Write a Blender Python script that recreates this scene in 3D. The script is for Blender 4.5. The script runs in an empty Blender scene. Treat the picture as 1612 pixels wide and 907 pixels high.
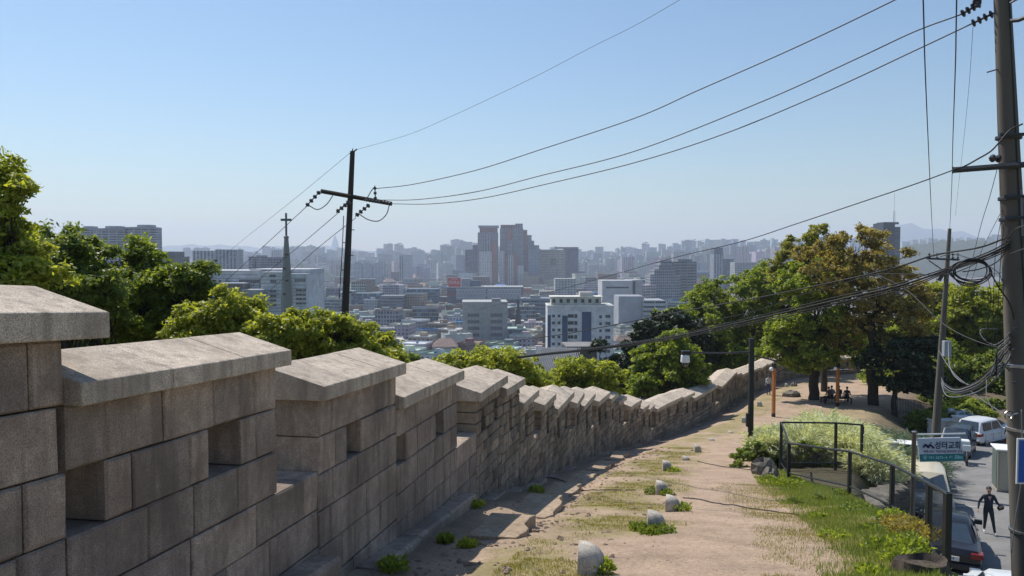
import bpy, math, random
import numpy as np
from mathutils import Vector, Matrix
random.seed(7); RNG = np.random.default_rng(7)
SC = bpy.context.scene
COL = SC.collection
R = math.radians
# ------------------------------------------------------------------ camera
F = 1241.0; CX, CY = 806.0, 453.5; PITCH = math.atan(48.5/1241.0)
cp, sp = math.cos(PITCH), math.sin(PITCH)
def at(px, py, Y):
    """world point at depth Y whose place in the photograph is px, py"""
    u = CY-py; dy = F*cp+u*sp; dz = u*cp-F*sp; k = Y/dy
    return Vector(((px-CX)*k, Y, dz*k))
def proj(p):
    fz = p[1]*cp-p[2]*sp; up = p[1]*sp+p[2]*cp
    return CX+F*p[0]/fz, CY-F*up/fz
cam = bpy.data.cameras.new('camera'); co = bpy.data.objects.new('camera', cam); COL.objects.link(co)
cam.sensor_width = 36; cam.lens = 36*F/1612; cam.clip_start = .1; cam.clip_end = 40000
co.location = (0, 0, 0); co.rotation_euler = (R(90)-PITCH, 0, 0); SC.camera = co
# ------------------------------------------------------------------ light
SUN_EL, SUN_AZ = 54.0, -42.0          # azimuth measured from the view direction, negative = to its left
sun = bpy.data.lights.new('sun', 'SUN'); so = bpy.data.objects.new('sun', sun); COL.objects.link(so)
sun.energy = 4.2; sun.angle = R(.53); sun.color = (1, .95, .87)
sd = Vector((math.sin(R(SUN_AZ))*math.cos(R(SUN_EL)), math.cos(R(SUN_AZ))*math.cos(R(SUN_EL)), math.sin(R(SUN_EL))))
so.rotation_euler = (-sd).to_track_quat('-Z', 'Y').to_euler(); so.location = (0, 0, 60)
w = bpy.data.worlds.new('World'); SC.world = w; w.use_nodes = True
nt = w.node_tree; bg = nt.nodes['Background']; sky = nt.nodes.new('ShaderNodeTexSky')
sky.sky_type = 'NISHITA'; sky.sun_disc = False; sky.sun_elevation = R(SUN_EL); sky.sun_rotation = R(SUN_AZ)
sky.air_density = 1.4; sky.dust_density = .4; sky.ozone_density = 6.5; sky.altitude = 100
nt.links.new(sky.outputs[0], bg.inputs[0]); bg.inputs[1].default_value = .09
SC.view_settings.view_transform = 'Standard'; SC.view_settings.look = 'None'
SC.view_settings.gamma = 1; SC.view_settings.use_curve_mapping = False; SC.view_settings.exposure = EXPO = .36
cy = SC.cycles
cy.max_bounces = 6; cy.diffuse_bounces = 3; cy.glossy_bounces = 2; cy.transmission_bounces = 3; cy.volume_bounces = 1; cy.transparent_max_bounces = 12
cy.use_denoising = True; cy.use_adaptive_sampling = True; cy.adaptive_threshold = .015
# ------------------------------------------------------------------ tags
def tag(o, label=None, cat=None, group=None, kind=None):
    if label: o['label'] = label
    if cat: o['category'] = cat
    if group: o['group'] = group
    if kind: o['kind'] = kind
    return o
def empty(name, loc=(0, 0, 0), rz=0, label=None, cat=None, group=None):
    o = bpy.data.objects.new(name, None); COL.objects.link(o); o.location = loc; o.rotation_euler = (0, 0, rz)
    o.empty_display_size = .3
    return tag(o, label, cat, group)
def copy_tree(o, parent=None):
    c = o.copy(); COL.objects.link(c); c.parent = parent
    for ch in list(o.children): copy_tree(ch, c)
    return c
# ------------------------------------------------------------------ mesh builder
class MB:
    def __init__(s): s.v = []; s.f = []; s.m = []; s.c = []; s.uv = []; s.usecol = False; s.useuv = False
    def add(s, vs, fs, mi=0, col=None, uvs=None):
        b = len(s.v); s.v.extend([tuple(p) for p in vs])
        for i, f in enumerate(fs):
            s.f.append(tuple(b+k for k in f)); s.m.append(mi); s.c.append(col or (1, 1, 1))
            s.uv.append(uvs[i] if uvs else None)
        if col: s.usecol = True
        if uvs: s.useuv = True
        return s
    def box(s, x0, x1, y0, y1, z0, z1, mi=0, M=None, col=None, bev=0):
        if bev:
            vs = []; b = bev
            ring = lambda z, i: [(x0+i, y0+i+(b-i)*0, z), (x1-i, y0+i, z), (x1-i, y1-i, z), (x0+i, y1-i, z)]
            vs = ring(z0, b)+ring(z0+b, 0)+ring(z1-b, 0)+ring(z1, b)
            fs = [(3, 2, 1, 0), (12, 13, 14, 15)]
            for r in range(3):
                for k in range(4): a = r*4+k; d = r*4+(k+1) % 4; fs.append((a, d, d+4, a+4))
        else:
            vs = [(x0, y0, z0), (x1, y0, z0), (x1, y1, z0), (x0, y1, z0), (x0, y0, z1), (x1, y0, z1), (x1, y1, z1), (x0, y1, z1)]
            fs = [(3, 2, 1, 0), (4, 5, 6, 7), (0, 1, 5, 4), (1, 2, 6, 5), (2, 3, 7, 6), (3, 0, 4, 7)]
        if M is not None: vs = [M @ Vector(p) for p in vs]
        return s.add(vs, fs, mi, col)
    def tube(s, pts, r, n=6, mi=0, caps=True, col=None):
        pts = [Vector(p) for p in pts]; N = len(pts)
        rs = r if isinstance(r, (list, tuple)) else [r]*N
        vs = []; up = Vector((0, 0, 1)); prev = None
        for i, p in enumerate(pts):
            t = (pts[min(i+1, N-1)]-pts[max(i-1, 0)])
            t = t.normalized() if t.length > 1e-9 else Vector((0, 0, 1))
            if prev is None:
                a = t.cross(up) if abs(t.z) < .95 else t.cross(Vector((1, 0, 0)))
            else: a = prev-t*prev.dot(t)
            a.normalize(); prev = a; b = t.cross(a)
            for k in range(n):
                q = 2*math.pi*k/n; vs.append(p+(a*math.cos(q)+b*math.sin(q))*rs[i])
        fs = [(i*n+k, i*n+(k+1) % n, (i+1)*n+(k+1) % n, (i+1)*n+k) for i in range(N-1) for k in range(n)]
        if caps: fs += [tuple(range(n))[::-1], tuple((N-1)*n+k for k in range(n))]
        return s.add(vs, fs, mi, col)
    def lathe(s, prof, n=16, mi=0, M=None, col=None):
        vs = [(r*math.cos(2*math.pi*k/n), r*math.sin(2*math.pi*k/n), z) for r, z in prof for k in range(n)]
        if M is not None: vs = [M @ Vector(p) for p in vs]
        fs = [(i*n+k, i*n+(k+1) % n, (i+1)*n+(k+1) % n, (i+1)*n+k) for i in range(len(prof)-1) for k in range(n)]
        fs += [tuple(range(n))[::-1], tuple((len(prof)-1)*n+k for k in range(n))]
        return s.add(vs, fs, mi, col)
    def prism(s, poly, axis, a, b, mi=0, M=None):
        n = len(poly)
        def P(u, v, t): return {'x': (t, u, v), 'y': (u, t, v), 'z': (u, v, t)}[axis]
        vs = [P(u, v, a) for u, v in poly]+[P(u, v, b) for u, v in poly]
        if M is not None: vs = [M @ Vector(p) for p in vs]
        fs = [tuple(range(n))[::-1], tuple(range(n, 2*n))]+[(i, (i+1) % n, n+(i+1) % n, n+i) for i in range(n)]
        return s.add(vs, fs, mi)
    def build(s, name, mats, parent=None, smooth=False, loc=None, bevel=0, recalc=False):
        me = bpy.data.meshes.new(name); me.from_pydata(s.v, [], s.f)
        for m in (mats if isinstance(mats, (list, tuple)) else [mats]): me.materials.append(m)
        me.polygons.foreach_set('material_index', s.m)
        if s.usecol:
            a = me.attributes.new('Col', 'FLOAT_COLOR', 'FACE')
            a.data.foreach_set('color', np.array([(c[0], c[1], c[2], 1) for c in s.c], dtype=np.float32).ravel())
        if s.useuv:
            l = me.uv_layers.new(name='UVMap'); out = []
            for f, u in zip(s.f, s.uv): out.extend(u if u else [(0, 0)]*len(f))
            l.data.foreach_set('uv', np.array(out, dtype=np.float32).ravel())
        if recalc:
            import bmesh
            b = bmesh.new(); b.from_mesh(me); bmesh.ops.recalc_face_normals(b, faces=b.faces); b.to_mesh(me); b.free()
        if smooth is True: me.polygons.foreach_set('use_smooth', [True]*len(me.polygons))
        me.update()
        o = bpy.data.objects.new(name, me); COL.objects.link(o)
        if smooth == 'auto':
            me.polygons.foreach_set('use_smooth', [True]*len(me.polygons)); me.set_sharp_from_angle(angle=R(35))
        if parent: o.parent = parent
        if loc is not None: o.location = loc
        if bevel:
            b = o.modifiers.new('bevel', 'BEVEL'); b.width = bevel; b.segments = 2; b.limit_method = 'ANGLE'
        return o
def np_mesh(name, verts, faces, mats, parent=None, col=None, smooth=False, normals=None):
    """verts (N,3) and faces (M,k) arrays"""
    me = bpy.data.meshes.new(name); k = faces.shape[1]
    me.vertices.add(len(verts)); me.vertices.foreach_set('co', verts.astype(np.float32).ravel())
    me.loops.add(faces.size); me.loops.foreach_set('vertex_index', faces.astype(np.int32).ravel())
    me.polygons.add(len(faces)); me.polygons.foreach_set('loop_start', np.arange(0, faces.size, k, dtype=np.int32))
    me.polygons.foreach_set('loop_total', np.full(len(faces), k, dtype=np.int32))
    if smooth: me.polygons.foreach_set('use_smooth', np.ones(len(faces), dtype=bool))
    me.update(calc_edges=True)
    for m in (mats if isinstance(mats, (list, tuple)) else [mats]): me.materials.append(m)
    if col is not None:
        a = me.attributes.new('Col', 'FLOAT_COLOR', 'POINT' if len(col) == len(verts) else 'FACE')
        a.data.foreach_set('color', np.concatenate([col, np.ones((len(col), 1))], 1).astype(np.float32).ravel())
    o = bpy.data.objects.new(name, me); COL.objects.link(o)
    if parent: o.parent = parent
    return o
# ------------------------------------------------------------------ materials
class NT:
    def __init__(s, name):
        s.mat = bpy.data.materials.new(name); s.mat.use_nodes = True; s.t = s.mat.node_tree; s.bs = s.t.nodes['Principled BSDF']
        s.out = s.t.nodes['Material Output']
    def n(s, typ, **kw):
        nd = s.t.nodes.new(typ)
        for k, v in kw.items(): setattr(nd, k, v)
        return nd
    def l(s, a, b): s.t.links.new(a, b)
    def math(s, op, a, b=None, c=None):
        nd = s.n('ShaderNodeMath', operation=op)
        for i, x in enumerate((a, b, c)):
            if x is None: continue
            if isinstance(x, (int, float)): nd.inputs[i].default_value = x
            else: s.l(x, nd.inputs[i])
        return nd.outputs[0]
    def noise(s, scale, detail=4, rough=.55, vec=None, lac=2):
        nd = s.n('ShaderNodeTexNoise'); nd.inputs['Scale'].default_value = scale; nd.inputs['Detail'].default_value = detail
        nd.inputs['Roughness'].default_value = rough
        if vec is not None: s.l(vec, nd.inputs['Vector'])
        return nd.outputs['Fac']
    def ramp(s, fac, stops):
        nd = s.n('ShaderNodeValToRGB'); e = nd.color_ramp.elements
        while len(e) < len(stops): e.new(.5)
        for i, (p, c) in enumerate(stops):
            e[i].position = p; e[i].color = (c[0], c[1], c[2], 1) if isinstance(c, (tuple, list)) else (c, c, c, 1)
        s.l(fac, nd.inputs[0]); return nd.outputs[0]
    def mix(s, fac, a, b, mode='MIX'):
        nd = s.n('ShaderNodeMix', data_type='RGBA', blend_type=mode)
        for sock, x in ((nd.inputs[0], fac), (nd.inputs[6], a), (nd.inputs[7], b)):
            if isinstance(x, (int, float)): sock.default_value = x
            elif isinstance(x, (tuple, list)): sock.default_value = (x[0], x[1], x[2], 1)
            else: s.l(x, sock)
        return nd.outputs[2]
    def coord(s, which='Object'): return s.n('ShaderNodeTexCoord').outputs[which]
    def pos(s): return s.n('ShaderNodeNewGeometry').outputs['Position']
    def base(s, c):
        if isinstance(c, (tuple, list)): s.bs.inputs['Base Color'].default_value = (c[0], c[1], c[2], 1)
        else: s.l(c, s.bs.inputs['Base Color'])
    def bump(s, h, strength=.4, dist=.02):
        b = s.n('ShaderNodeBump'); b.inputs['Strength'].default_value = strength; b.inputs['Distance'].default_value = dist
        s.l(h, b.inputs['Height']); s.l(b.outputs[0], s.bs.inputs['Normal'])
    def rough(s, r):
        if isinstance(r, (int, float)): s.bs.inputs['Roughness'].default_value = r
        else: s.l(r, s.bs.inputs['Roughness'])
MATS = {}
def simple(name, col, rough=.7, metal=0, var=.12, scale=6, bump=0, coat=0, spec=.5):
    if name in MATS: return MATS[name]
    t = NT(name); nz = t.noise(scale, 5)
    lo = tuple(c*(1-var) for c in col); hi = tuple(min(1, c*(1+var)) for c in col)
    t.base(t.ramp(nz, [(.3, lo), (.7, hi)])); t.rough(rough); t.bs.inputs['Metallic'].default_value = metal
    t.bs.inputs['Specular IOR Level'].default_value = spec
    if coat: t.bs.inputs['Coat Weight'].default_value = coat; t.bs.inputs['Coat Roughness'].default_value = .05
    if bump: t.bump(t.noise(scale*6, 6), bump, .01)
    MATS[name] = t.mat; return t.mat
def granite(name, base, stain, fine=90, tint=.12, stain_amt=.55, grass=0):
    t = NT(name); g = t.n('ShaderNodeNewGeometry'); P = g.outputs['Position']
    rnd = g.outputs['Random Per Island']
    sp_ = t.noise(fine, 3, .8, P); med = t.noise(9, 5, .6, P); big = t.noise(.9, 5, .6, P)
    c = t.ramp(sp_, [(.36, tuple(x*.5 for x in base)), (.5, base), (.64, tuple(min(1, x*1.45) for x in base))])
    m = t.ramp(med, [(.3, .78), (.7, 1.12)]); c = t.mix(1, c, m, 'MULTIPLY')
    st = t.ramp(big, [(.4, 0.), (.62, 1.)]); c = t.mix(t.math('MULTIPLY', st, stain_amt), c, stain)
    # rain streaks running down the stone, a stain of the stone itself
    mp = t.n('ShaderNodeMapping'); mp.inputs['Scale'].default_value = (5, 5, .5); t.l(P, mp.inputs[0])
    stv = t.ramp(t.noise(1.2, 4, .6, mp.outputs[0]), [(.48, 0.), (.64, 1.)])
    c = t.mix(t.math('MULTIPLY', stv, .5), c, tuple(x*.36 for x in base))
    tn = t.ramp(rnd, [(0, (1-tint, 1-tint, 1-tint*.9)), (.5, (1, 1, 1)), (1, (1+tint, 1+tint*.86, 1+tint*.68))]); c = t.mix(1, c, tn, 'MULTIPLY')
    t.base(c); t.rough(.9); t.bs.inputs['Specular IOR Level'].default_value = .25
    h = t.math('ADD', t.math('MULTIPLY', t.noise(30, 4, .75, P), 1.1), t.math('MULTIPLY', t.noise(6, 4, .6, P), .9)); t.bump(h, .8, .015)
    return t.mat
M_gran = granite('granite_block', (.375, .305, .25), (.15, .115, .095), tint=.2, stain_amt=.7)
M_grans = granite('small_granite_stone', (.345, .28, .215), (.13, .1, .075), tint=.34, stain_amt=.65)
M_cop = granite('granite_coping', (.55, .465, .375), (.33, .27, .21), stain_amt=.45, tint=.14)
M_slab = granite('soil_stained_slab', (.42, .32, .225), (.3, .22, .15), stain_amt=.6, tint=.08)
M_dome = granite('pale_granite', (.52, .47, .4), (.4, .36, .3), stain_amt=.3)
M_rock = granite('rough_rock', (.2, .18, .15), (.1, .09, .07))
M_conc = simple('concrete', (.33, .31, .28), .85, var=.18, scale=2.5, bump=.4)
M_concw = simple('pale_concrete', (.55, .53, .5), .85, var=.1, scale=2, bump=.3)
M_pole = simple('weathered_pole_concrete', (.115, .1, .083), .85, var=.28, scale=2.2, bump=.5)
M_blackm = simple('black_painted_metal', (.012, .013, .015), .45, var=.2, scale=3)
M_cable = simple('black_cable_rubber', (.012, .012, .014), .6)
M_cableg = simple('grey_cable_sheath', (.16, .16, .17), .55)
M_steel = simple('galvanised_steel', (.45, .45, .46), .35, metal=.9)
M_arm = simple('dark_steel_arm', (.05, .052, .06), .5, metal=.3)
M_orange = simple('orange_timber', (.42, .15, .04), .7, var=.2, scale=4)
M_white = simple('white_paint', (.78, .78, .76), .4, var=.04)
# ground: colour comes from the soil map stored on the mesh
def ground_mat():
    t = NT('soil_and_turf'); a = t.n('ShaderNodeVertexColor'); a.layer_name = 'Col'; P = t.pos()
    n1 = t.noise(1.1, 7, .68, P); n2 = t.noise(14, 5, .7, P); n3 = t.noise(60, 3, .7, P)
    c = t.mix(1, a.outputs[0], t.ramp(n1, [(.28, .72), (.5, 1.), (.74, 1.22)]), 'MULTIPLY')
    c = t.mix(1, c, t.ramp(n2, [(.3, .74), (.5, 1.), (.7, 1.2)]), 'MULTIPLY')
    c = t.mix(1, c, t.ramp(n3, [(.34, .7), (.5, 1.), (.68, 1.18)]), 'MULTIPLY')
    t.base(c); t.rough(.95); t.bs.inputs['Specular IOR Level'].default_value = .15
    h = t.math('ADD', t.math('MULTIPLY', n2, .8), t.math('ADD', t.math('MULTIPLY', n3, .35), n1)); t.bump(h, .9, .05)
    return t.mat
M_ground = ground_mat()
def asphalt():
    t = NT('asphalt'); P = t.pos(); c = t.ramp(t.noise(.7, 6, .65, P), [(.3, (.15, .145, .14)), (.7, (.24, .232, .222))])
    c = t.mix(1, c, t.ramp(t.noise(80, 2, .6, P), [(.35, .75), (.65, 1.2)]), 'MULTIPLY'); t.base(c); t.rough(.9)
    t.bump(t.noise(60, 3, .6, P), .4, .01); return t.mat
M_asph = asphalt()
def leaf_mat(name, c0, c1, trans=.48, rough=.5):
    t = NT(name); a = t.n('ShaderNodeNewGeometry').outputs['Random Per Island']; nz = t.noise(.55, 3, .5, t.pos())
    f = t.math('ADD', t.math('MULTIPLY', a, .55), t.math('MULTIPLY', nz, .5))
    c = t.ramp(f, [(.15, c0), (.85, c1)]); t.base(c); t.rough(rough); t.bs.inputs['Specular IOR Level'].default_value = .3
    tr = t.n('ShaderNodeBsdfTranslucent'); br = t.mix(1, c, (2.0, 1.9, .8), 'MULTIPLY'); t.l(br, tr.inputs[0])
    mx = t.n('ShaderNodeMixShader'); mx.inputs[0].default_value = trans; t.l(t.bs.outputs[0], mx.inputs[1]); t.l(tr.outputs[0], mx.inputs[2])
    t.l(mx.outputs[0], t.out.inputs[0]); return t.mat
M_leafG = leaf_mat('fresh_green_leaf', (.085, .135, .02), (.3, .35, .06))
M_leafY = leaf_mat('yellow_green_leaf', (.14, .18, .022), (.4, .42, .08))
M_leafD = leaf_mat('deep_green_leaf', (.06, .1, .02), (.23, .28, .055), .4)
M_leafB = leaf_mat('olive_bronze_leaf', (.13, .115, .035), (.38, .31, .11), .42)
M_leafO = leaf_mat('olive_leaf', (.1, .115, .025), (.36, .35, .09), .42)
M_leafP = leaf_mat('dark_pine_needle', (.02, .034, .018), (.05, .07, .03), .1)
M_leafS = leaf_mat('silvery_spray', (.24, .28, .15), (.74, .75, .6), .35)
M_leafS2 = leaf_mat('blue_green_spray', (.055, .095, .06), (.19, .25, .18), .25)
M_grass = leaf_mat('turf_blade', (.085, .13, .028), (.235, .285, .085), .35)
M_grassd = leaf_mat('dry_blade', (.17, .17, .05), (.33, .3, .12), .3)
def bark(name, c0, c1):
    t = NT(name); P = t.pos(); mp = t.n('ShaderNodeMapping'); mp.inputs['Scale'].default_value = (9, 9, 1.6); t.l(P, mp.inputs[0])
    nz = t.noise(1.5, 6, .7, mp.outputs[0]); t.base(t.ramp(nz, [(.3, c0), (.7, c1)])); t.rough(.95); t.bump(nz, .8, .03); return t.mat
M_bark = bark('dark_bark', (.022, .017, .013), (.07, .055, .043))
def facade(name, cw, ch, wf, hf, glass=(.05, .065, .09), u0=.5, bands=0, rough=.75):
    """wall with a window grid; u and v of the map are metres along the wall"""
    t = NT(name); a = t.n('ShaderNodeVertexColor'); a.layer_name = 'Col'
    s = t.n('ShaderNodeSeparateXYZ'); t.l(t.coord('UV'), s.inputs[0])
    u = t.math('DIVIDE', s.outputs[0], cw); v = t.math('DIVIDE', s.outputs[1], ch)
    fu = t.math('ABSOLUTE', t.math('SUBTRACT', t.math('FRACT', u), .5)); fv = t.math('ABSOLUTE', t.math('SUBTRACT', t.math('FRACT', v), .5))
    m = t.math('MULTIPLY', t.math('LESS_THAN', fu, wf/2), t.math('LESS_THAN', fv, hf/2))
    cb = t.n('ShaderNodeCombineXYZ'); t.l(t.math('FLOOR', u), cb.inputs[0]); t.l(t.math('FLOOR', v), cb.inputs[1])
    wn = t.n('ShaderNodeTexWhiteNoise', noise_dimensions='2D'); t.l(cb.outputs[0], wn.inputs[0])
    g = t.ramp(wn.outputs[0], [(0, tuple(x*.5 for x in glass)), (.7, glass), (1, tuple(min(1, x*3.2) for x in glass))])
    wall = a.outputs[0]
    if bands:
        bm = t.math('LESS_THAN', t.math('FRACT', v), .18); wall = t.mix(t.math('MULTIPLY', bm, bands), wall, (.12, .13, .15))
    P = t.pos(); wall = t.mix(1, wall, t.ramp(t.noise(.12, 4, .6, P), [(.3, .8), (.7, 1.1)]), 'MULTIPLY')
    t.base(t.mix(m, wall, g)); t.l(t.math('SUBTRACT', rough, t.math('MULTIPLY', m, rough-.25)), t.bs.inputs['Roughness'])
    b = t.n('ShaderNodeBump'); b.inputs['Strength'].default_value = .6; b.inputs['Distance'].default_value = .25; b.invert = True
    t.l(m, b.inputs['Height']); t.l(b.outputs[0], t.bs.inputs['Normal'])
    return t.mat
FAC = {'house': facade('house_wall', 3.1, 3.0, .42, .42), 'apt': facade('apartment_wall', 3.4, 2.9, .6, .46), 'apt2': facade('apartment_wall_wide', 4.6, 2.9, .74, .5, bands=.3),
       'dots': facade('tower_wall_square_windows', 3.6, 3.1, .42, .45), 'strip': facade('office_wall_ribbon_windows', 9, 3.6, .93, .42), 'grid': facade('office_wall_grid', 2.6, 3.5, .66, .62),
       'glass': facade('office_glass_wall', 2.0, 3.6, .92, .8, glass=(.04, .08, .12)), 'plain': facade('plain_wall', 50, 50, .0, .0),
       'slab': facade('slab_apartment_wall', 8, 2.8, .86, .55), 'vert': facade('tower_wall_vertical_bays', 5.2, 2.9, .5, .82, bands=.2)}
def colmat(name, rough=.8):
    t = NT(name); a = t.n('ShaderNodeVertexColor'); a.layer_name = 'Col'
    t.base(t.mix(1, a.outputs[0], t.ramp(t.noise(.35, 5, .6, t.pos()), [(.3, .7), (.7, 1.15)]), 'MULTIPLY')); t.rough(rough); return t.mat
M_roof = colmat('roof_surface'); M_colour = colmat('painted_surface', .5)
def car_paint(name, c): return simple(name, c, .4, metal=0, var=.03, coat=.3, spec=.4)
M_glass = simple('tinted_glass', (.035, .05, .07), .06, var=.1, spec=.9)
M_tyre = simple('tyre_rubber', (.018, .018, .018), .8)
M_red = simple('red_lamp', (.2, .015, .012), .25, var=.1)
M_skin = simple('skin', (.42, .25, .17), .55, var=.05)
M_hair = simple('dark_hair', (.012, .01, .009), .5)
# ------------------------------------------------------------------ the lie of the land
WALL = np.array([(-4.5, -2), (-3.22, 5), (-2.5, 9), (-1.03, 17), (.75, 25), (3.1, 33), (4.0, 36), (6.17, 42), (8.73, 47.8), (11.4, 52.4), (15.8, 60), (19.6, 68), (24, 75), (29.4, 84), (38, 93), (52, 98), (75, 101), (100, 104)], dtype=float)
def smooth_poly(P, it=2):
    for _ in range(it):
        q = [P[0]]
        for a, b in zip(P[:-1], P[1:]): q += [a*.75+b*.25, a*.25+b*.75]
        q.append(P[-1]); P = np.array(q)
    return P
WALL = smooth_poly(WALL, 1)
PZ = ([-40, 0, 5, 10, 14.6, 20, 25, 30, 35, 40, 45, 50, 60, 70, 80, 95, 110, 400], [7.9, -1.7, -2.9, -4.1, -5.1, -6.3, -7.15, -8.0, -8.8, -9.6, -10.4, -11.1, -11.6, -12.0, -12.9, -14.2, -15, -22])
BZ = ([-40, 0, 5, 10, 17, 24, 34, 39, 42, 47.5, 55, 64.5, 74, 84, 93, 400], [7.7, -1.8, -3.0, -4.2, -5.35, -7.0, -8.7, -9.65, -10.2, -11.1, -11.75, -12.25, -12.45, -13.0, -13.8, -22])
def zp(Y): return np.interp(Y, *PZ)
def zb(Y): return np.interp(Y, *BZ)
def edge(Y): return np.where(Y < 35, 8.6+.42*(Y-13.7), 17.55+.6*(Y-35))     # near edge of the road
def zr(Y): return np.interp(Y, [-40, 29, 58, 70, 400], [-3.6, -10.3, -13.1, -13.6, -20])
FX = ([-10, 5, 10.6, 14, 17.6, 21.6, 25, 28, 31], [0, 4.3, 5.95, 7.5, 8.65, 9.9, 12.0, 14.2, 15.6])
def bank(Y): return np.where(Y < 31, np.interp(Y, FX[0], FX[1])+.25, edge(Y)-.2)
def sstep(a, b, x): t = np.clip((x-a)/(b-a), 0, 1); return t*t*(3-2*t)
def wall_dist(X, Y):
    """signed distance to the wall's inner face, positive on the path side, and the Y of the foot"""
    best = np.full(X.shape, 1e9); sg = np.ones(X.shape); fy = np.zeros(X.shape)
    for (ax, ay), (bx, by) in zip(WALL[:-1], WALL[1:]):
        dx, dy = bx-ax, by-ay; t = np.clip(((X-ax)*dx+(Y-ay)*dy)/(dx*dx+dy*dy), 0, 1)
        qx, qy = ax+t*dx, ay+t*dy; d = np.hypot(X-qx, Y-qy); m = d < best
        best = np.where(m, d, best); sg = np.where(m, np.sign((X-ax)*dy-(Y-ay)*dx), sg); fy = np.where(m, qy, fy)
    return best*np.where(sg == 0, 1, sg), fy
def vnoise(X, Y, f, seed=0):
    """cheap smooth noise in -1..1"""
    out = 0
    for k in range(4):
        a = seed*1.7+k*2.4; out = out+np.sin(X*f*(1+.37*k)*math.cos(a)+Y*f*(1+.37*k)*math.sin(a)+a*3.1+1.3*np.sin(Y*f*.6+a))
    return out/4
def city_z(X, Y):
    h = 62*sstep(2500, 4300, Y)*(.86+.14*np.sin(X*.0021+1)+.08*np.sin(X*.006))
    return -62+h
def height(X, Y):
    X = np.asarray(X, float); Y = np.asarray(Y, float)
    d, fy = wall_dist(X, Y)
    ins = zb(fy)*(1-sstep(.3, 2.6, d))+zp(Y)*sstep(.3, 2.6, d)
    ins = np.where(Y > 85, np.maximum(ins, zb(fy)), ins)
    e = X-edge(Y)
    eb = X-bank(Y); bw = np.interp(Y, [22, 30, 50, 60], [.5, 3.0, 4.5, 5])
    road = zr(Y)-.05
    k = sstep(-1, 0, eb/bw)
    inn = ins*(1-k)+road*k
    bk_ = sstep(59, 72, Y)*(1.6)*sstep(-6, 2, e)
    inn = inn+bk_

    o = np.clip(-d-.8, 0, None)
    out = np.maximum(zb(fy)-3.4-.36*o-.0004*o*o, city_z(X, Y))
    z = np.where(d > -.4, inn, out)
    far = sstep(125, 170, Y); z = z*(1-far)+np.where(far > 0, np.maximum(city_z(X, Y), -22-(Y-125)*.45), 0)*far
    near = (d > .2) & (Y < 110)
    rut = .035*vnoise(X, Y, 1.3, 1)+.02*vnoise(X, Y, 4.1, 2)+(.05*vnoise(X, Y, 2.7, 11)+.035*vnoise(X, Y, 7.3, 12))*np.exp(-((d-1.9)/1.3)**2)*(Y < 42)
    gully = -.10*np.exp(-((X-pathx(Y)+2.6)/.5)**2)*(.5+.5*vnoise(X, Y, .8, 5))
    z = z+np.where(near & (eb < -.6), rut+gully*(Y > 4)*(Y < 40), 0)
    return z
def pathx(Y): return np.interp(Y, [-40, 5, 10.3, 14.6, 18, 22, 28, 36, 43, 48.5, 61.5, 75, 100], [-1.5, .3, 1.0, 2.6, 3.3, 4.2, 5.6, 8.4, 11, 13.6, 19.6, 27, 50])     # line of the stone lamps
def H(x, y): return float(height(np.array([x]), np.array([y]))[0])
def axis(segs):
    out = []
    for a, b, n in segs: out += list(np.linspace(a, b, n, endpoint=False))
    return out
xs = axis([(-11000, -2000, 10), (-2000, -300, 18), (-300, -60, 24), (-60, -12, 32), (-12, 20, 150), (20, 50, 62), (50, 110, 40), (110, 500, 26), (500, 2500, 20), (2500, 11000, 10)])+[11000]
ys = axis([(-30, 2, 20), (2, 45, 200), (45, 100, 110), (100, 200, 40), (200, 600, 20), (600, 2400, 18), (2400, 4600, 24), (4600, 11500, 12)])+[11500]
xs = np.array(xs); ys = np.array(ys)
GX, GY = np.meshgrid(xs, ys); GZ = height(GX, GY)
nx, ny = len(xs), len(ys)
verts = np.stack([GX.ravel(), GY.ravel(), GZ.ravel()], 1)
# what lies on the ground: soil, dry turf, green turf, leaf litter, city floor
D, FY = wall_dist(verts[:, 0], verts[:, 1]); X_, Y_ = verts[:, 0], verts[:, 1]
PX = pathx(Y_); rel = X_-PX; E = X_-edge(Y_)
n1 = vnoise(X_, Y_, 1.1, 3); n2 = vnoise(X_, Y_, 3.3, 4)
def lerp(a, b, t): return a*(1-t[:, None])+np.array(b)*t[:, None]
soil = np.tile(np.array((.415, .305, .22)), (len(verts), 1))
c = soil.copy()
dry = sstep(.2, .7, .5+.55*n1+.3*n2-.25*np.abs(rel+.9)+.2)*(rel < .9)*(D > 1.6)
c = lerp(c, (.29, .245, .115), dry*.85)
tr = (1-.6*(Y_ > 32))*sstep(.15, .45, (X_-(PX+np.interp(Y_, [5, 12, 18, 26, 32], [2.6, 2.6, 2.8, 2.6, 2.7]))) *.35+.1*n1)*(Y_ < 60)
c = lerp(c, (.23, .21, .075), tr*.95)
tg = sstep(.5, 1.1, (X_-(PX+np.interp(Y_, [5, 12, 18, 26, 32], [3.5, 3.3, 3.3, 3.0, 3.1])))*.6+.3*n1)*(Y_ < 30)
c = lerp(c, (.085, .13, .03), tg*.9)
pl = sstep(.45, 1.1, .2+.6*n1+.35*vnoise(X_, Y_, .35, 8))*(Y_ > 46)*(D > 2.5)*(rel > .5)
c = lerp(c, (.16, .17, .055), pl*.75)
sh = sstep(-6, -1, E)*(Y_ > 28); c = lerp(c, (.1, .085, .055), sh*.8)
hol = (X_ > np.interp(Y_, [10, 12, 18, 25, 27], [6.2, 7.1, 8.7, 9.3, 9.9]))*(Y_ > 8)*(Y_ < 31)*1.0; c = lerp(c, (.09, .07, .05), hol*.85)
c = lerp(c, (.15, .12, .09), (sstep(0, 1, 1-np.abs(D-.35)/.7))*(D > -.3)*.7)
out_ = (D < -.5)*1.0; c = lerp(c, (.05, .06, .025), out_)
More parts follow.
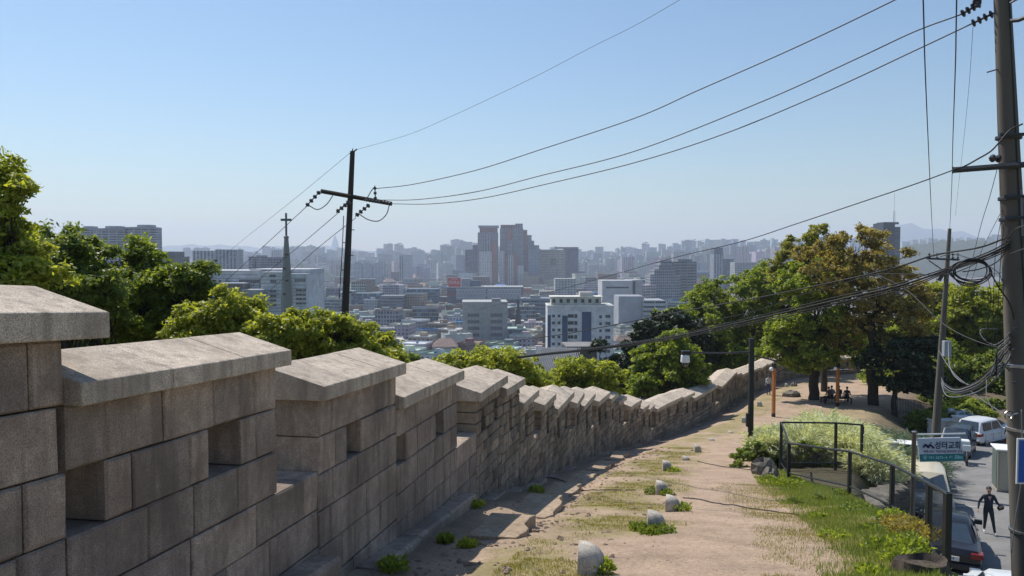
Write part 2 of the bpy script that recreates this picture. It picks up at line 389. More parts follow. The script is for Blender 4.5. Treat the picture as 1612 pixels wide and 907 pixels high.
cityf = sstep(190, 330, Y_)+sstep(-120, -200, X_)*0; c = lerp(c, (.17, .165, .16), np.clip(cityf, 0, 1))
hillf = sstep(2450, 2900, Y_)*(.5+.5*(vnoise(X_, Y_, .004, 2) > -.3)); c = lerp(c, (.05, .065, .035), np.clip(hillf, 0, 1))
# faces, split into the path and the rest
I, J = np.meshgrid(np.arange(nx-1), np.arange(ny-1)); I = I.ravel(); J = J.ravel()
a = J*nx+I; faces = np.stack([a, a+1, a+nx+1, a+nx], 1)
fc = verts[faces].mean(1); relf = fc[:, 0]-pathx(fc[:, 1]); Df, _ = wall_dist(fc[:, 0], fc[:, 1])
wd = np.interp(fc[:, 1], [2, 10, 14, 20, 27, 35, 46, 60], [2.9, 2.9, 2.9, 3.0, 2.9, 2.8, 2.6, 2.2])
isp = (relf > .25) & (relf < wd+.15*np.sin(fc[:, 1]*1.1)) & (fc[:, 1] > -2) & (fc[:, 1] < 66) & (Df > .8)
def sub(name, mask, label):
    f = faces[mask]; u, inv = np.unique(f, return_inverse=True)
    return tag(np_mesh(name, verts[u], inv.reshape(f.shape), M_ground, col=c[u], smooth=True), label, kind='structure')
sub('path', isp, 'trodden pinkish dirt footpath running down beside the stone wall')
sub('ground', ~isp, 'bare soil, turf and city floor')
# road as a sheet over the terrain, with a pale joint line across it
mb = MB(); YS = np.linspace(-6, 62, 90); nv = 9
vs = [(float(edge(y))+7.6*k/(nv-1)-.1, y, float(zr(y))) for y in YS for k in range(nv)]
mb.add(vs, [(j*nv+i, j*nv+i+1, (j+1)*nv+i+1, (j+1)*nv+i) for j in range(len(YS)-1) for i in range(nv-1)])
tag(mb.build('road', M_asph, smooth=True), 'grey asphalt lane below the path', kind='structure')
mb = MB(); yy = np.linspace(0, 1, 22)
for r0 in (33.3, ):
    pts = [(float(edge(r0))+.1+7.2*t, r0+.9-1.6*t+.05*math.sin(t*40), float(zr(r0+.9-1.6*t))+.004) for t in yy]
    mb.add([(x, y-.09, z) for x, y, z in pts]+[(x, y+.09, z) for x, y, z in pts], [(i, i+1, 23+i, 22+i) for i in range(21)])
tag(mb.build('road_joint', M_conc), 'worn concrete joint across the asphalt lane', kind='structure')
# kerb along the near edge of the road
mb = MB()
for y0, y1 in zip(YS[:-1], YS[1:]):
    x0, x1 = float(edge(y0)), float(edge(y1)); z0, z1 = float(zr(y0)), float(zr(y1))
    mb.add([(x0-.3, y0, z0-.2), (x0-.12, y0, z0-.2), (x0-.12, y0, z0+.12), (x0-.3, y0, z0+.12), (x1-.3, y1, z1-.2), (x1-.12, y1, z1-.2), (x1-.12, y1, z1+.12), (x1-.3, y1, z1+.12)],
           [(0, 1, 2, 3), (7, 6, 5, 4), (1, 5, 6, 2), (2, 6, 7, 3), (3, 7, 4, 0)])
tag(mb.build('kerb', M_conc), 'concrete kerb at the foot of the bank', kind='structure')
# ------------------------------------------------------------------ the fortress wall
SEG = np.hypot(*(WALL[1:]-WALL[:-1]).T); CUM = np.concatenate([[0], np.cumsum(SEG)])
def wp(s, n=0.):
    """plan point at length s along the inner face, n metres towards the path"""
    k = int(np.clip(np.searchsorted(CUM, s)-1, 0, len(SEG)-1)); t = (s-CUM[k])/SEG[k]
    p = WALL[k]*(1-t)+WALL[k+1]*t
    def dr(i): d = WALL[i+1]-WALL[i]; return d/np.hypot(*d)
    d0 = dr(k); m = dr(max(k-1, 0))+d0 if t < .5 else d0+dr(min(k+1, len(SEG)-1)); m /= np.hypot(*m); tt = abs(t-.5)*2; d = d0*(1-tt)+m*tt; d /= np.hypot(*d)
    return p[0]+d[1]*n, p[1]-d[0]*n
def s_of_px(px, n=.13):
    lo, hi = 0., CUM[-1]
    f = lambda s: (lambda q: CX+F*q[0]/(q[1]*cp+.0))(wp(s, n))
    for _ in range(50):
        m = (lo+hi)/2
        p = wp(m, n)
        # Y behind the camera at the very start
        v = f(m) if p[1] > .5 else -1e9
        if v < px: lo = m
        else: hi = m
    return lo
# coping edge, top of its near side, read at both ends: px0, y0, px1, y1, thickness, ridge half width
COP = [(-420, 536, 172, 491, .19, .62), (124, 603, 458, 551, .165, .62), (509, 609, 639, 571, .18, .80), (635, 626, 731, 583, .19, .82),
       (757, 619.5, 800, 591, .2, .85), (798, 613, 827.6, 595.4, .2, .85), (825, 635.4, 849.5, 613.6, .2, .85), (858, 638, 876.5, 619.5, .2, .85), (879.5, 644, 905, 617, .2, .85),
       (910, 635.6, 921, 618.4, .2, .85), (920.8, 639.6, 938.7, 619, .2, .85), (944, 632.6, 962, 617, .2, .85), (963.8, 628, 974.8, 618.4, .2, .85), (975.7, 633, 988.3, 623.7, .2, .85),
       (995, 640.5, 1012, 629, .2, .85), (1014, 644, 1024, 636.3, .2, .85), (1024.7, 644.5, 1032.6, 637.2, .2, .85), (1037, 644, 1076, 624.7, .2, .85), (1078.5, 626, 1096, 617.6, .2, .85),
       (1095, 627.3, 1133, 605, .2, .85), (1138.5, 608.8, 1163, 585, .2, .85), (1163, 589.4, 1170, 586.7, .2, .85), (1172, 589.4, 1201, 578, .2, .85), (1201, 580, 1211, 572.5, .2, .85),
       (1213, 574, 1241, 559, .2, .85), (1243, 563, 1275, 560, .2, .85), (1277, 563, 1310, 561.5, .2, .85), (1312, 565, 1345, 563.5, .2, .85), (1347, 566, 1385, 565, .2, .85), (1387, 568, 1420, 566, .2, .85)]
RUNEND = {1, 3, 6, 8, 10, 13, 16, 18, 19, 20, 23, 25, 27}      # after these the parapet opens
wall = tag(empty('fortress_wall', (WALL[1][0], WALL[1][1], 0)), 'long stepped granite fortress wall with gabled coping stones beside the dirt path', 'wall')
WOFF = Vector((-WALL[1][0], -WALL[1][1], 0))
rw = random.Random(3)
info = []
for i, (p0, y0, p1, y1, th, hw) in enumerate(COP):
    s0, s1 = s_of_px(p0), s_of_px(p1)
    if i == 0: s0 = .4
    a0, a1 = wp(s0, .13), wp(s1, .13)
    if i == 0: z1 = at(p1, y1, a1[1]).z; z0 = z1+(a1[1]-a0[1])*.0635
    else: z0, z1 = at(p0, y0, a0[1]).z, at(p1, y1, a1[1]).z
    info.append([s0, s1, z0, z1, th, hw])
def stone(mb, s0, s1, zA0, zA1, zB0, zB1, n0, n1, bev=.012, jit=0.):
    """a block from s0 to s1, bottom zA, top zB (start, end), thickness n1..n0 with worn front edges"""
    L = s1-s0; g = .008 if bev < .016 else .012; s0 += g; s1 -= g; zA0 += g*.9; zA1 += g*.9; zB0 -= g*.9; zB1 -= g*.9
    f = n0+rw.uniform(-jit, jit)
    def P(s, n, z): x, y = wp(s, n); return (x+WOFF.x, y+WOFF.y, z)
    b = min(bev*rw.uniform(.7, 1.6), L*.2)
    ts = lambda s: (s-s0)/(s1-s0)
    zl = lambda s: zA0+(zA1-zA0)*ts(s); zh = lambda s: zB0+(zB1-zB0)*ts(s)
    e0, e1 = s0+b, s1-b
    vs = [P(s0, n1, zl(s0)), P(s1, n1, zl(s1)), P(s1, n1, zh(s1)), P(s0, n1, zh(s0)),
          P(s0, f-b, zl(s0)), P(s1, f-b, zl(s1)), P(s1, f-b, zh(s1)), P(s0, f-b, zh(s0)),
          P(e0, f, zl(e0)+b), P(e1, f, zl(e1)+b), P(e1, f, zh(e1)-b), P(e0, f, zh(e0)-b)]
    j_ = .35*b; vs[8:] = [(x+rw.uniform(-j_, j_), y+rw.uniform(-j_, j_), z+rw.uniform(-j_, j_)) for x, y, z in vs[8:]]
    if rw.random() < .22: k_ = rw.randrange(8, 12); x, y, z = vs[k_]; cx0, cy0, cz0 = [sum(v[i] for v in vs[8:])/4 for i in range(3)]; t_ = min(.1, .02/max(.05, L)); vs[k_] = (x+(cx0-x)*t_, y+(cy0-y)*t_, z+(cz0-z)*t_*1.6)
    mb.add(vs, [(3, 2, 1, 0), (8, 9, 10, 11), (4, 5, 9, 8), (5, 6, 10, 9), (6, 7, 11, 10), (7, 4, 8, 11), (0, 1, 5, 4), (1, 2, 6, 5), (2, 3, 7, 6), (3, 0, 4, 7)])
def courses(mb, s0, s1, ztop0, ztop1, zbot, ch, bl, small, holes=(), hole_course=1, thick=.8, off=0.):
    """courses of stone hung from a sloping top line down to zbot"""
    k = 0; ztop = lambda s: ztop0+(ztop1-ztop0)*(s-s0)/max(1e-6, s1-s0); depth = 0
    while min(ztop0, ztop1)-depth > zbot-ch and k < 40:
        h = ch*(rw.uniform(.85, 1.15) if small else 1); s = s0
        first = True
        while s < s1-1e-3:
            L = bl*rw.uniform(.6, 1.4)*(1 if not first else rw.uniform(.45, 1)); first = False
            e = min(s+L, s1)
            if s1-e < bl*.3: e = s1
            hit = None
            if holes and (depth < hole_course*.47+.02 < depth+h+.001 or (small and .42 < depth+h*.5 < .95)):
                for ha, hb in holes:
                    if s < hb and e > ha: hit = (ha, hb); break
            spans = [(s, e)]
            if hit: spans = [x for x in ((s, min(e, hit[0])), (max(s, hit[1]), e)) if x[1]-x[0] > .04]
            for a_, b_ in spans:
                stone(mb, a_, b_, ztop(a_)-depth-h, ztop(b_)-depth-h, ztop(a_)-depth, ztop(b_)-depth, off, -thick+rw.uniform(-.03, .03), .015 if not small else .02, .006 if not small else .012)
            s = e
        depth += h; k += 1
nM = len(info)
for i, (s0, s1, z0, z1, th, hw) in enumerate(info):
    small = i >= 4; ov = .13 if i not in (1,) else .1
    sub_s0 = s0+ov*.9 if (i == 0 or (i-1) in RUNEND) else s0
    sub_s1 = s1-ov*1.1 if i in RUNEND else (info[i+1][0] if i+1 < nM else s1)
    zt = lambda s: z0-th+(z1-z0)*(s-s0)/(s1-s0)
    Y = wp((s0+s1)/2)[1]; zg = float(zb(Y))
    ch = .47 if i < 4 else (.27 if i < 17 else .36); bl = .95 if i < 4 else (.36 if i < 17 else .62)
    L = sub_s1-sub_s0
    if i == 0: holes = [(s1-.62-.42*0+.22, s1+.5)]
    elif i == 1: holes = [(sub_s0-.2, s_of_px(160, 0)), (s_of_px(327, 0), s_of_px(327, 0)+.55)]
    elif i == 2: holes = [(s_of_px(544, 0), s_of_px(544, 0)+.5)]
    elif i == 3: holes = [(s_of_px(622, 0), s_of_px(622, 0)+.5), (s_of_px(686, 0), s_of_px(686, 0)+.5)]
    else:
        nh = max(1, min(3, int(L/1.2))); holes = [(sub_s0+L*(k+.5)/nh-.2, sub_s0+L*(k+.5)/nh+.2) for k in range(nh)]
    if i == 0: holes = [(s_of_px(87, 0), s1+1)]
    # the open part of the wall above its sill
    m = MB(); mh = 1.41 if i < 4 else 1.3
    courses(m, sub_s0, sub_s1, zt(sub_s0), zt(sub_s1), zt(sub_s0)-mh+ch*1.01, ch if not small else mh/5, bl, small, holes)
    par = m.build('merlon', M_gran if i < 4 else M_grans, wall)
    # body below, reaching on to the next merlon
    nxt = info[i+1][0] if i+1 < nM else s1
    en = nxt+(ov*.9 if i in RUNEND else 0)
    m2 = MB(); sl = (z1-z0)/(s1-s0); b0 = zt(sub_s0)-mh; b1 = b0+sl*(en-sub_s0)
    courses(m2, sub_s0, en, b0, b1, zg-.5, ch if i < 4 else .27, bl*1.15, small, (), off=-.004)
    m2.build('wall_body', M_gran if i < 4 else M_grans, wall)
    # gabled coping stones
    nst = max(1, int(round((s1-s0)/1.15))) if i < 4 else max(1, int(round((s1-s0)/1.0)))
    cuts = [s0]+[s0+(s1-s0)*(k+rw.uniform(-.12, .12))/nst for k in range(1, nst)]+[s1]
    m3 = MB()
    for a_, b_ in zip(cuts[:-1], cuts[1:]):
        a2, b2 = a_+.003, b_-.003; dz = rw.uniform(-.006, .006)
        zc = lambda s: z0+(z1-z0)*(s-s0)/(s1-s0)+dz
        def Pc(s, n, z): x, y = wp(s, n); return (x+WOFF.x, y+WOFF.y, z)
        rh = .24*hw+.04; ring = []
        for s in (a2, b2):
            z = zc(s); ring += [Pc(s, .13, z-th), Pc(s, .13, z), Pc(s, .13-hw, z+rh), Pc(s, .13-2*hw, z), Pc(s, .13-2*hw, z-th)]
        m3.add(ring, [(4, 3, 2, 1, 0), (5, 6, 7, 8, 9), (0, 1, 6, 5), (1, 2, 7, 6), (2, 3, 8, 7), (3, 4, 9, 8), (4, 0, 5, 9)])
    o = m3.build('coping', M_cop, par, bevel=.012 if i < 10 else 0)
    if i < 3 or i in RUNEND: pass
# stone footing: one long block at the foot of each step of the wall
runs = [(9.2, 10.75, -.30), (10.8, 16.7, -.34), (16.75, 19.6, -.27), (19.65, 22.4, -.25), (22.5, 25.5, -.26), (25.6, 29, -.25), (29.1, 33, -.22), (33.1, 37, -.2), (37.1, 41.5, -.2), (41.6, 47, -.2), (47.1, 53, -.2), (53.1, 60, -.2)]
runs = [(4.5, 9.55)]; ya = 10.8
while ya < 78:
    ln = rw.uniform(1.9, 3.1) if ya > 16 else 5.9; runs.append((ya, ya+ln-.06)); ya += ln
def s_of_Y(y):
    lo, hi = 0, CUM[-1]
    for _ in range(40):
        m = (lo+hi)/2
        if wp(m)[1] < y: lo = m
        else: hi = m
    return lo
for ya, yb in runs:
    m = MB(); sa, sb = s_of_Y(ya), s_of_Y(yb); zA, zB = float(zb(ya)), float(zb(yb)); tilt = -.12*(sb-sa)
    zc_ = (zA+zB)/2+.16-.17*(ya > 16); zs0, zs1 = zc_-tilt/2, zc_+tilt/2
    k = max(1, int((sb-sa)/1.6)); cs = np.linspace(sa, sb, k+1)
    for a_, b_ in zip(cs[:-1], cs[1:]):
        ta, tb = (a_-sa)/(sb-sa), (b_-sa)/(sb-sa)
        q = .34+rw.uniform(-.02, .02)
        stone(m, a_, b_, zs0+(zs1-zs0)*ta-.75, zs0+(zs1-zs0)*tb-.75, zs0+(zs1-zs0)*ta, zs0+(zs1-zs0)*tb, q, -.0, .03, .01)
    m.build('footing', M_gran, wall)
# flat slabs stepping down beside the wall
slabs = [(13.3, 15.1, 1.0, 1.85), (16.8, 19.3, .95, 1.85), (21.0, 23.3, .95, 1.7), (25.0, 27.2, .9, 1.6), (29.0, 31.2, .9, 1.5), (33.2, 36.0, .85, 1.45)]
slab_lab = ['broken granite slab nearest the viewer at the wall foot, soil spilling over it', 'broad granite slab, second step down along the wall foot', 'worn granite slab, third step down beside the wall shadow',
            'granite slab crossed by a cable, fourth step down by the wall', 'narrow granite slab, fifth step down by the wall', 'farthest granite slab of the steps, where the dry turf ends']
for (ya, yb, n0, n1), lab in zip(slabs, slab_lab):
    sa, sb = s_of_Y(ya), s_of_Y(yb); m = MB(); xm, ym = wp((sa+sb)/2, (n0+n1)/2)
    zt0 = H(*wp(sa, n1))+.015; zt1 = zt0-.11*(sb-sa); zlo = min(H(*wp(sb, n1)), H(*wp(sb, n0)))-.3
    zt1 = max(zt1, H(*wp(sb, n1))+.07)
    N = 8; vs = []
    ring = [(sa+(sb-sa)*t, n0+rw.uniform(-.05, .05)) for t in np.linspace(0, 1, N)]+[(sb-(sb-sa)*t+rw.uniform(-.04, .04), n1+rw.uniform(-.1, .06)) for t in np.linspace(0, 1, N)]
    for zf in (0, 1):
        for s, n in ring:
            x, y = wp(s, n); t = (s-sa)/(sb-sa); vs.append((x-xm, y-ym, (zt0+(zt1-zt0)*t+rw.uniform(-.008, .008)) if zf else zlo))
    n_ = len(ring); m.add(vs, [tuple(range(n_, 2*n_))[::-1]]+[(i, (i+1) % n_, n_+(i+1) % n_, n_+i) for i in range(n_)])
    tag(m.build('stone_slab', M_slab, loc=(xm, ym, 0), recalc=True, bevel=.02), lab, 'stone slab', 'stone slabs stepping down beside the wall')
# ------------------------------------------------------------------ the domed stone lamps beside the path
def stone_lamp():
    m = MB(); n = 20; vs = []; fs = []; rows = 9
    # a quarter-dome cut off by a flat, slightly leaning face
    for j in range(rows+1):
        ph = j/rows*math.pi/2
        for i in range(n+1):
            th = -math.pi/2+math.pi*i/n; r = .3*math.cos(ph)**.55; z = .37*math.sin(ph)
            x = r*math.cos(th)*1.25; vs.append((x-.12, r*math.sin(th), z))
    W = n+1
    fs = [(j*W+i, j*W+i+1, (j+1)*W+i+1, (j+1)*W+i) for j in range(rows) for i in range(n)]
    b = len(vs)
    for i in range(n+1): th = -math.pi/2+math.pi*i/n; vs.append((.3*math.cos(th)*1.25-.12, .3*math.sin(th), -.25))
    fs += [(b+i, b+i+1, i+1, i) for i in range(n)]
    fs.append(tuple([j*W for j in range(rows+1)]+[j*W+n for j in range(rows, -1, -1)]+[b+n, b])[::-1])
    m.add(vs, fs); return m.build('stone_lamp', M_dome, smooth='auto', recalc=True)
lamp0 = stone_lamp()
spots = [(926, 890, 10.3, 1.0), (1031, 836, 14.6, .95), (1058, 803, 18, .9), (1041, 779, 21.8, .95), (1050, 742, 28, .95), (1081, 724, 32, .9), (1099, 715, 36, .9), (1122, 696, 43, 1.0), (1152, 684, 48.5, 1.0), (1173, 664, 53.5, 1.0), (1197, 638, 61.5, 1.1),
         (1240, 606, 76, .9), (1260, 591, 88, 1), (1290, 588, 93, 1), (1322, 587, 96, 1), (1352, 586, 98, 1)]
lamp_lab = ['largest domed stone lamp, cut by the lower edge of the picture', 'domed stone lamp in a ring of dark green weeds', 'domed stone lamp with a grass tuft behind it on the path side', 'domed stone lamp half sunk in weeds, just behind two nearer ones',
            'domed stone lamp with a small green tuft on its path side, fifth down the path', 'low domed stone lamp where a thin cable crosses the path', 'domed stone lamp standing clear of grass, seventh down the path', 'small flat domed stone lamp on bare soil, eighth down the path',
            'flattest domed stone lamp on bare soil, last before the lamp post', 'domed stone lamp half hidden behind the black lamp post', 'domed stone lamp just beyond the black lamp post', 'domed stone lamp by the rocks under the plaza tree',
            'distant stone lamp under the far wall, just before the thick tree trunk', 'distant stone lamp under the far wall, just past the thick tree trunk', 'distant stone lamp under the far wall, behind the orange post', 'most distant stone lamp under the far wall, by the forked tree']
for i, ((px, py, Y, sc), lab) in enumerate(zip(spots, lamp_lab)):
    o = lamp0 if i == 0 else lamp0.copy()
    if i: COL.objects.link(o)
    X = (px-CX)*Y/F*1.0; o.location = (X, Y, H(X, Y)+(.02 if i not in (5, 7, 8) else -.16)); o.rotation_euler = (0, R(2), R(-11+rw.uniform(-5, 4))); o.scale = (sc, sc, sc*(.95 if i not in (7, 8) else .8))
    tag(o, lab, 'stone lamp', 'domed stone lamps beside the path')
# loose stones in the gully
def rock(name, r, seed, flat=.6, mat=M_rock, label=None, cat='rock', group=None, loc=(0, 0, 0), rz=0):
    q = random.Random(seed); m = MB(); n = 9; rows = 6; vs = []; ph0 = [q.uniform(0, 6) for _ in range(6)]
    for j in range(rows+1):
        ph = -math.pi/2+math.pi*j/rows
        for i in range(n):
            th = 2*math.pi*i/n
            k = 1+.22*math.sin(2*th+ph0[0]+ph)+.16*math.sin(3*th+ph0[1])*math.cos(ph+ph0[2])+q.uniform(-.09, .09)
            vs.append((r*k*math.cos(ph)*math.cos(th), r*k*math.cos(ph)*math.sin(th)*.75, r*k*math.sin(ph)*flat))
    m.add(vs, [(j*n+i, j*n+(i+1) % n, (j+1)*n+(i+1) % n, (j+1)*n+i) for j in range(rows) for i in range(n)])
    o = m.build(name, mat, loc=loc); o.rotation_euler = (0, 0, rz); return tag(o, label, cat, group)
M_peb = simple('soil_pebble', (.27, .2, .14), .95, var=.3, scale=20, bump=.5)
protos = [rock('pebble', .055, 40+k, .5, M_peb) for k in range(5)]
pm = MB()
for k in range(760):
    Y = 8.5+30*rw.random()**1.3; X = float(pathx(Y))-2.3+rw.gauss(0, .45) if k % 4 else float(pathx(Y))+rw.uniform(-2.2, .2)
    r = rw.uniform(.012, .05)*(1.9 if k % 8 == 0 else 1); pr = protos[k % 5].data
    Mx = Matrix.Translation((X, Y, H(X, Y)+r*.1)) @ Matrix.Rotation(rw.uniform(0, 6), 4, 'Z') @ Matrix.Scale(r/.055, 4)
    pm.add([Mx @ v.co for v in pr.vertices], [tuple(p.vertices) for p in pr.polygons])
for k in range(900):
    Y = 8.5+26*rw.random()**1.3; X = float(pathx(Y))+rw.uniform(.2, 3.6); r = rw.uniform(.004, .016); pr = protos[k % 5].data
    Mx = Matrix.Translation((X, Y, H(X, Y)+r*.1)) @ Matrix.Rotation(rw.uniform(0, 6), 4, 'Z') @ Matrix.Scale(r/.055, 4)
    pm.add([Mx @ v.co for v in pr.vertices], [tuple(p.vertices) for p in pr.polygons])
for p in protos: bpy.data.objects.remove(p)
tag(pm.build('gravel', M_peb), 'loose stones washed out along the eroded gully', 'gravel', kind='stuff')
rock('rock', .42, 3, .9, M_rock, 'pointed dark rock at the fence corner beside the lamp post', 'rock', None, (at(1202, 740, 27).x, 27, H(at(1202, 740, 27).x, 27)+.15), .4)
rock('rock', .36, 9, .8, M_rock, 'rounder dark rock in front of the pointed one at the fence corner', 'rock', None, (at(1214, 752, 25.6).x, 25.6, H(at(1214, 752, 25.6).x, 25.6)+.12), 1.2)
rock('rock', .75, 12, .5, M_rock, 'low grey rock in the tree shade near the white-shirted walker', 'rock', None, (at(1246, 624, 67).x, 67, H(at(1246, 624, 67).x, 67)+.1), .3)
rock('rock', .5, 14, .6, M_rock, 'pointed grey rock on the sunlit soil below the far wall', 'rock', None, (at(1250, 606, 77).x, 77, H(at(1250, 606, 77).x, 77)+.1), .9)
# tree stump by the fence
m = MB(); vs = []; n = 22
prof = [(.34, -.35), (.29, -.05), (.26, .06), (.25, .12)]
for r, z in prof:
    for i in range(n): th = 2*math.pi*i/n; k = 1+.1*math.sin(3*th+1)+.05*math.sin(7*th); vs.append((r*k*math.cos(th)*1.35, r*k*math.sin(th), z+.03*math.sin(2*th)*(z > 0)))
for i in range(n): th = 2*math.pi*i/n; vs.append((.2*math.cos(th)*1.35, .2*math.sin(th), .05))
m.add(vs, [(j*n+i, j*n+(i+1) % n, (j+1)*n+(i+1) % n, (j+1)*n+i) for j in range(4) for i in range(n)]+[tuple(range(4*n, 5*n))])
sx = at(1449, 880, 10.4).x
tag(m.build('tree_stump', bark('stump_bark', (.03, .022, .016), (.11, .085, .065)), loc=(sx, 10.4, H(sx, 10.4)+.02), smooth='auto'), 'old hollow tree stump at the foot of the nearest fence post', 'tree stump')
# stone retaining wall between the turf and the road
m = MB(); q = random.Random(5); y = 4.
while y < 27:
    L = q.uniform(.5, 1.1); z = float(zr(y))-.2; top = float(zp(y))-.5
    while z < top:
        h = q.uniform(.3, .55); h = min(h, top-z+.05); x0 = float(bank(y))-.12+.25*(1-(z-float(zr(y)))/4)+q.uniform(-.03, .05)
        m.box(x0-.6, x0+.1, y+.015, y+L-.015, z+.012, z+h-.012, bev=.04); z += h
    y += L
tag(m.build('retaining_wall', M_rock), 'rough stone retaining wall between the fenced turf and the parked cars', 'wall')
# ------------------------------------------------------------------ the city
def facade_box(mb, x0, x1, y0, y1, z0, z1, col, mi=0, M=None, roofmi=None, roofcol=None):
    """four walls whose map is in metres, no roof"""
    M = M or Matrix.Identity(4); h = z1-z0
    for (ax, ay), (bx, by) in (((x0, y0), (x1, y0)), ((x1, y0), (x1, y1)), ((x1, y1), (x0, y1)), ((x0, y1), (x0, y0))):
        L = math.hypot(bx-ax, by-ay); n = max(1, round(L/.5)); o = random.random()*0
        mb.add([M @ Vector((ax, ay, z0)), M @ Vector((bx, by, z0)), M @ Vector((bx, by, z1)), M @ Vector((ax, ay, z1))], [(0, 1, 2, 3)], mi, col, [[(0, 0), (L, 0), (L, h), (0, h)]])
    if roofmi is not None: mb.add([M @ Vector(p) for p in ((x0, y0, z1), (x1, y0, z1), (x1, y1, z1), (x0, y1, z1))], [(0, 1, 2, 3)], roofmi, roofcol or col)
def roof_part(parent, w_, d_, h, col, kind='flat', seed=0):
    q = random.Random(seed); m = MB(); hw, hd = w_/2, d_/2
    if kind == 'flat':
        m.add([(-hw, -hd, h), (hw, -hd, h), (hw, hd, h), (-hw, hd, h)], [(0, 1, 2, 3)], 0, col)
        pc = tuple(min(1, x*1.15+.04) for x in col); t = .25; ph = q.uniform(.6, 1.1)
        for b in ((-hw-.03, hw+.03, -hd-.03, -hd+t), (-hw-.03, hw+.03, hd-t, hd+.03), (-hw-.03, -hw+t, -hd+t, hd-t), (hw-t, hw+.03, -hd+t, hd-t)): m.box(*b, h-.3, h+ph, 0, col=pc)
    else:
        o = .5; rz = h+min(w_, d_)*.28
        m.add([(-hw-o, -hd-o, h), (hw+o, -hd-o, h), (hw+o, hd+o, h), (-hw-o, hd+o, h), (-hw*.5, 0, rz), (hw*.5, 0, rz)], [(0, 1, 5, 4), (1, 2, 5), (2, 3, 4, 5), (3, 0, 4), (3, 2, 1, 0)], 0, col)
    return m.build('roof', M_roof, parent)
def stair_head(parent, x, y, h, w_, d_, hh, col):
    m = MB(); m.box(x-w_/2, x+w_/2, y-d_/2, y+d_/2, h+.01, h+hh, 0, col=col); m.box(x-w_/2-.15, x+w_/2+.15, y-d_/2-.15, y+d_/2+.15, h+hh, h+hh+.18, 0, col=tuple(c*.8 for c in col))
    return m.build('stair_head', M_roof, parent)
def water_tank(parent, x, y, h, r, col):
    m = MB(); m.lathe([(r*.9, h+.4), (r, h+.5), (r, h+.4+r*1.3), (r*.7, h+.4+r*1.7), (.05, h+.4+r*1.75)], 10, 0, Matrix.Translation((x, y, 0)), col)
    for a, b in ((-1, -1), (1, -1), (1, 1), (-1, 1)): m.box(x+a*r*.55-.05, x+a*r*.55+.05, y+b*r*.55-.05, y+b*r*.55+.05, h, h+.45, 0, col=(.1, .1, .1))
    return m.build('water_tank', M_roof, parent)
ORD = 'zeroth first second third fourth fifth sixth seventh eighth ninth tenth eleventh twelfth thirteenth fourteenth fifteenth sixteenth seventeenth eighteenth nineteenth twentieth'.split()
TENS = {2: 'twenty', 3: 'thirty', 4: 'forty', 5: 'fifty', 6: 'sixty', 7: 'seventy', 8: 'eighty', 9: 'ninety'}
def ordn(n):
    if n > 99: return 'hundred-and-'+ordn(n-100) if n > 100 else 'hundredth'
    if n <= 20: return ORD[n]
    t, u = divmod(n, 10); return (TENS[t]+'-'+ORD[u]) if u else TENS[t][:-1]+'ieth'
# --- landmark buildings, measured in the photograph
def win_part(parent, x, z, w_, h_, y, name='window', mat=None, rec=.12):
    """a recessed-looking window: pane with a frame standing proud of the wall"""
    m = MB(); m.box(x-w_/2, x+w_/2, y-.04, y+.02, z-h_/2, z+h_/2, 0)
    t = .09
    for b in ((x-w_/2-t, x+w_/2+t, z+h_/2, z+h_/2+t), (x-w_/2-t, x+w_/2+t, z-h_/2-t, z-h_/2), (x-w_/2-t, x-w_/2, z-h_/2, z+h_/2), (x+w_/2, x+w_/2+t, z-h_/2, z+h_/2), (x-.04, x+.04, z-h_/2, z+h_/2)):
        m.box(b[0], b[1], y-.13, y, b[2], b[3], 1)
    return m.build(name, [M_glassb, M_frame], parent)
M_glassb = simple('building_window_glass', (.035, .045, .06), .15, var=.5, scale=.3, spec=.8)
M_frame = simple('window_frame', (.3, .32, .34), .5)
def hero(name, px0, px1, ytop, Y, depth, label, cat, rz=0, zbase=None, group=None):
    """an Empty at the middle of the front foot; returns it, width, height and metres per pixel"""
    a = at(px0, ytop, Y); b = at(px1, ytop, Y); X = (a.x+b.x)/2; zb_ = (float(city_z(X, Y)) if zbase is None else zbase)-.5
    e = empty(name, (X, Y, zb_), rz, label, cat, group)
    return e, b.x-a.x, a.z-zb_, Y/F
# blue-striped white block
e, W, Hh, k = hero('office_building', 862, 966, 484, 372, 20, 'white eight-storey block with navy blue vertical stripes and a cream rooftop storey', 'building', R(0))
D1 = 22; fl = 11*k
m = MB(); m.box(-W/2, W/2, 0, D1, 0, Hh, 0, col=(.6, .62, .63)); m.build('wall', M_roof, e)
m = MB(); m.box(-W/2-.2, W/2+.2, -.3, D1+.2, Hh, Hh+.9, 0, col=(.62, .62, .62)); m.box(-W/2+.5, W/2-.5, .5, D1-.5, Hh+.6, Hh+.93, 0, col=(.4, .4, .36)); rf = m.build('roof', M_roof, e)
m = MB(); m.box(-W*.44, W*.32, 3, 14, Hh+.95, Hh+4.6, 0, col=(.6, .58, .5)); m.box(-W*.46, W*.35, 2.2, 15, Hh+4.6, Hh+5.0, 0, col=(.68, .66, .6)); pent = m.build('penthouse', M_roof, e)
for q in range(7): win_part(pent, -W*.4+q*W*.11, Hh+2.9, W*.045, 1.7, 3)
m = MB(); m.box(W*.0, W*.2, 4, 11, Hh+5.1, Hh+7, 0, col=(.55, .53, .48)); m.build('stair_head', M_roof, e)
def X_(px): return (px-914)*k
navy = (.035, .07, .15)
for p0, p1, up in ((857.5, 867, 496), (885, 893.5, 497), (916, 931, 491)):
    m = MB(); m.box(X_(p0) if p0 > 860 else -W/2-.02, X_(p1), -.12, .5, 0, (CY*0+at(900, up, 372).z)-e.location.z, 0, col=navy); m.build('stripe_panel', M_colour, e)
zf = lambda py: at(900, py, 372).z-e.location.z
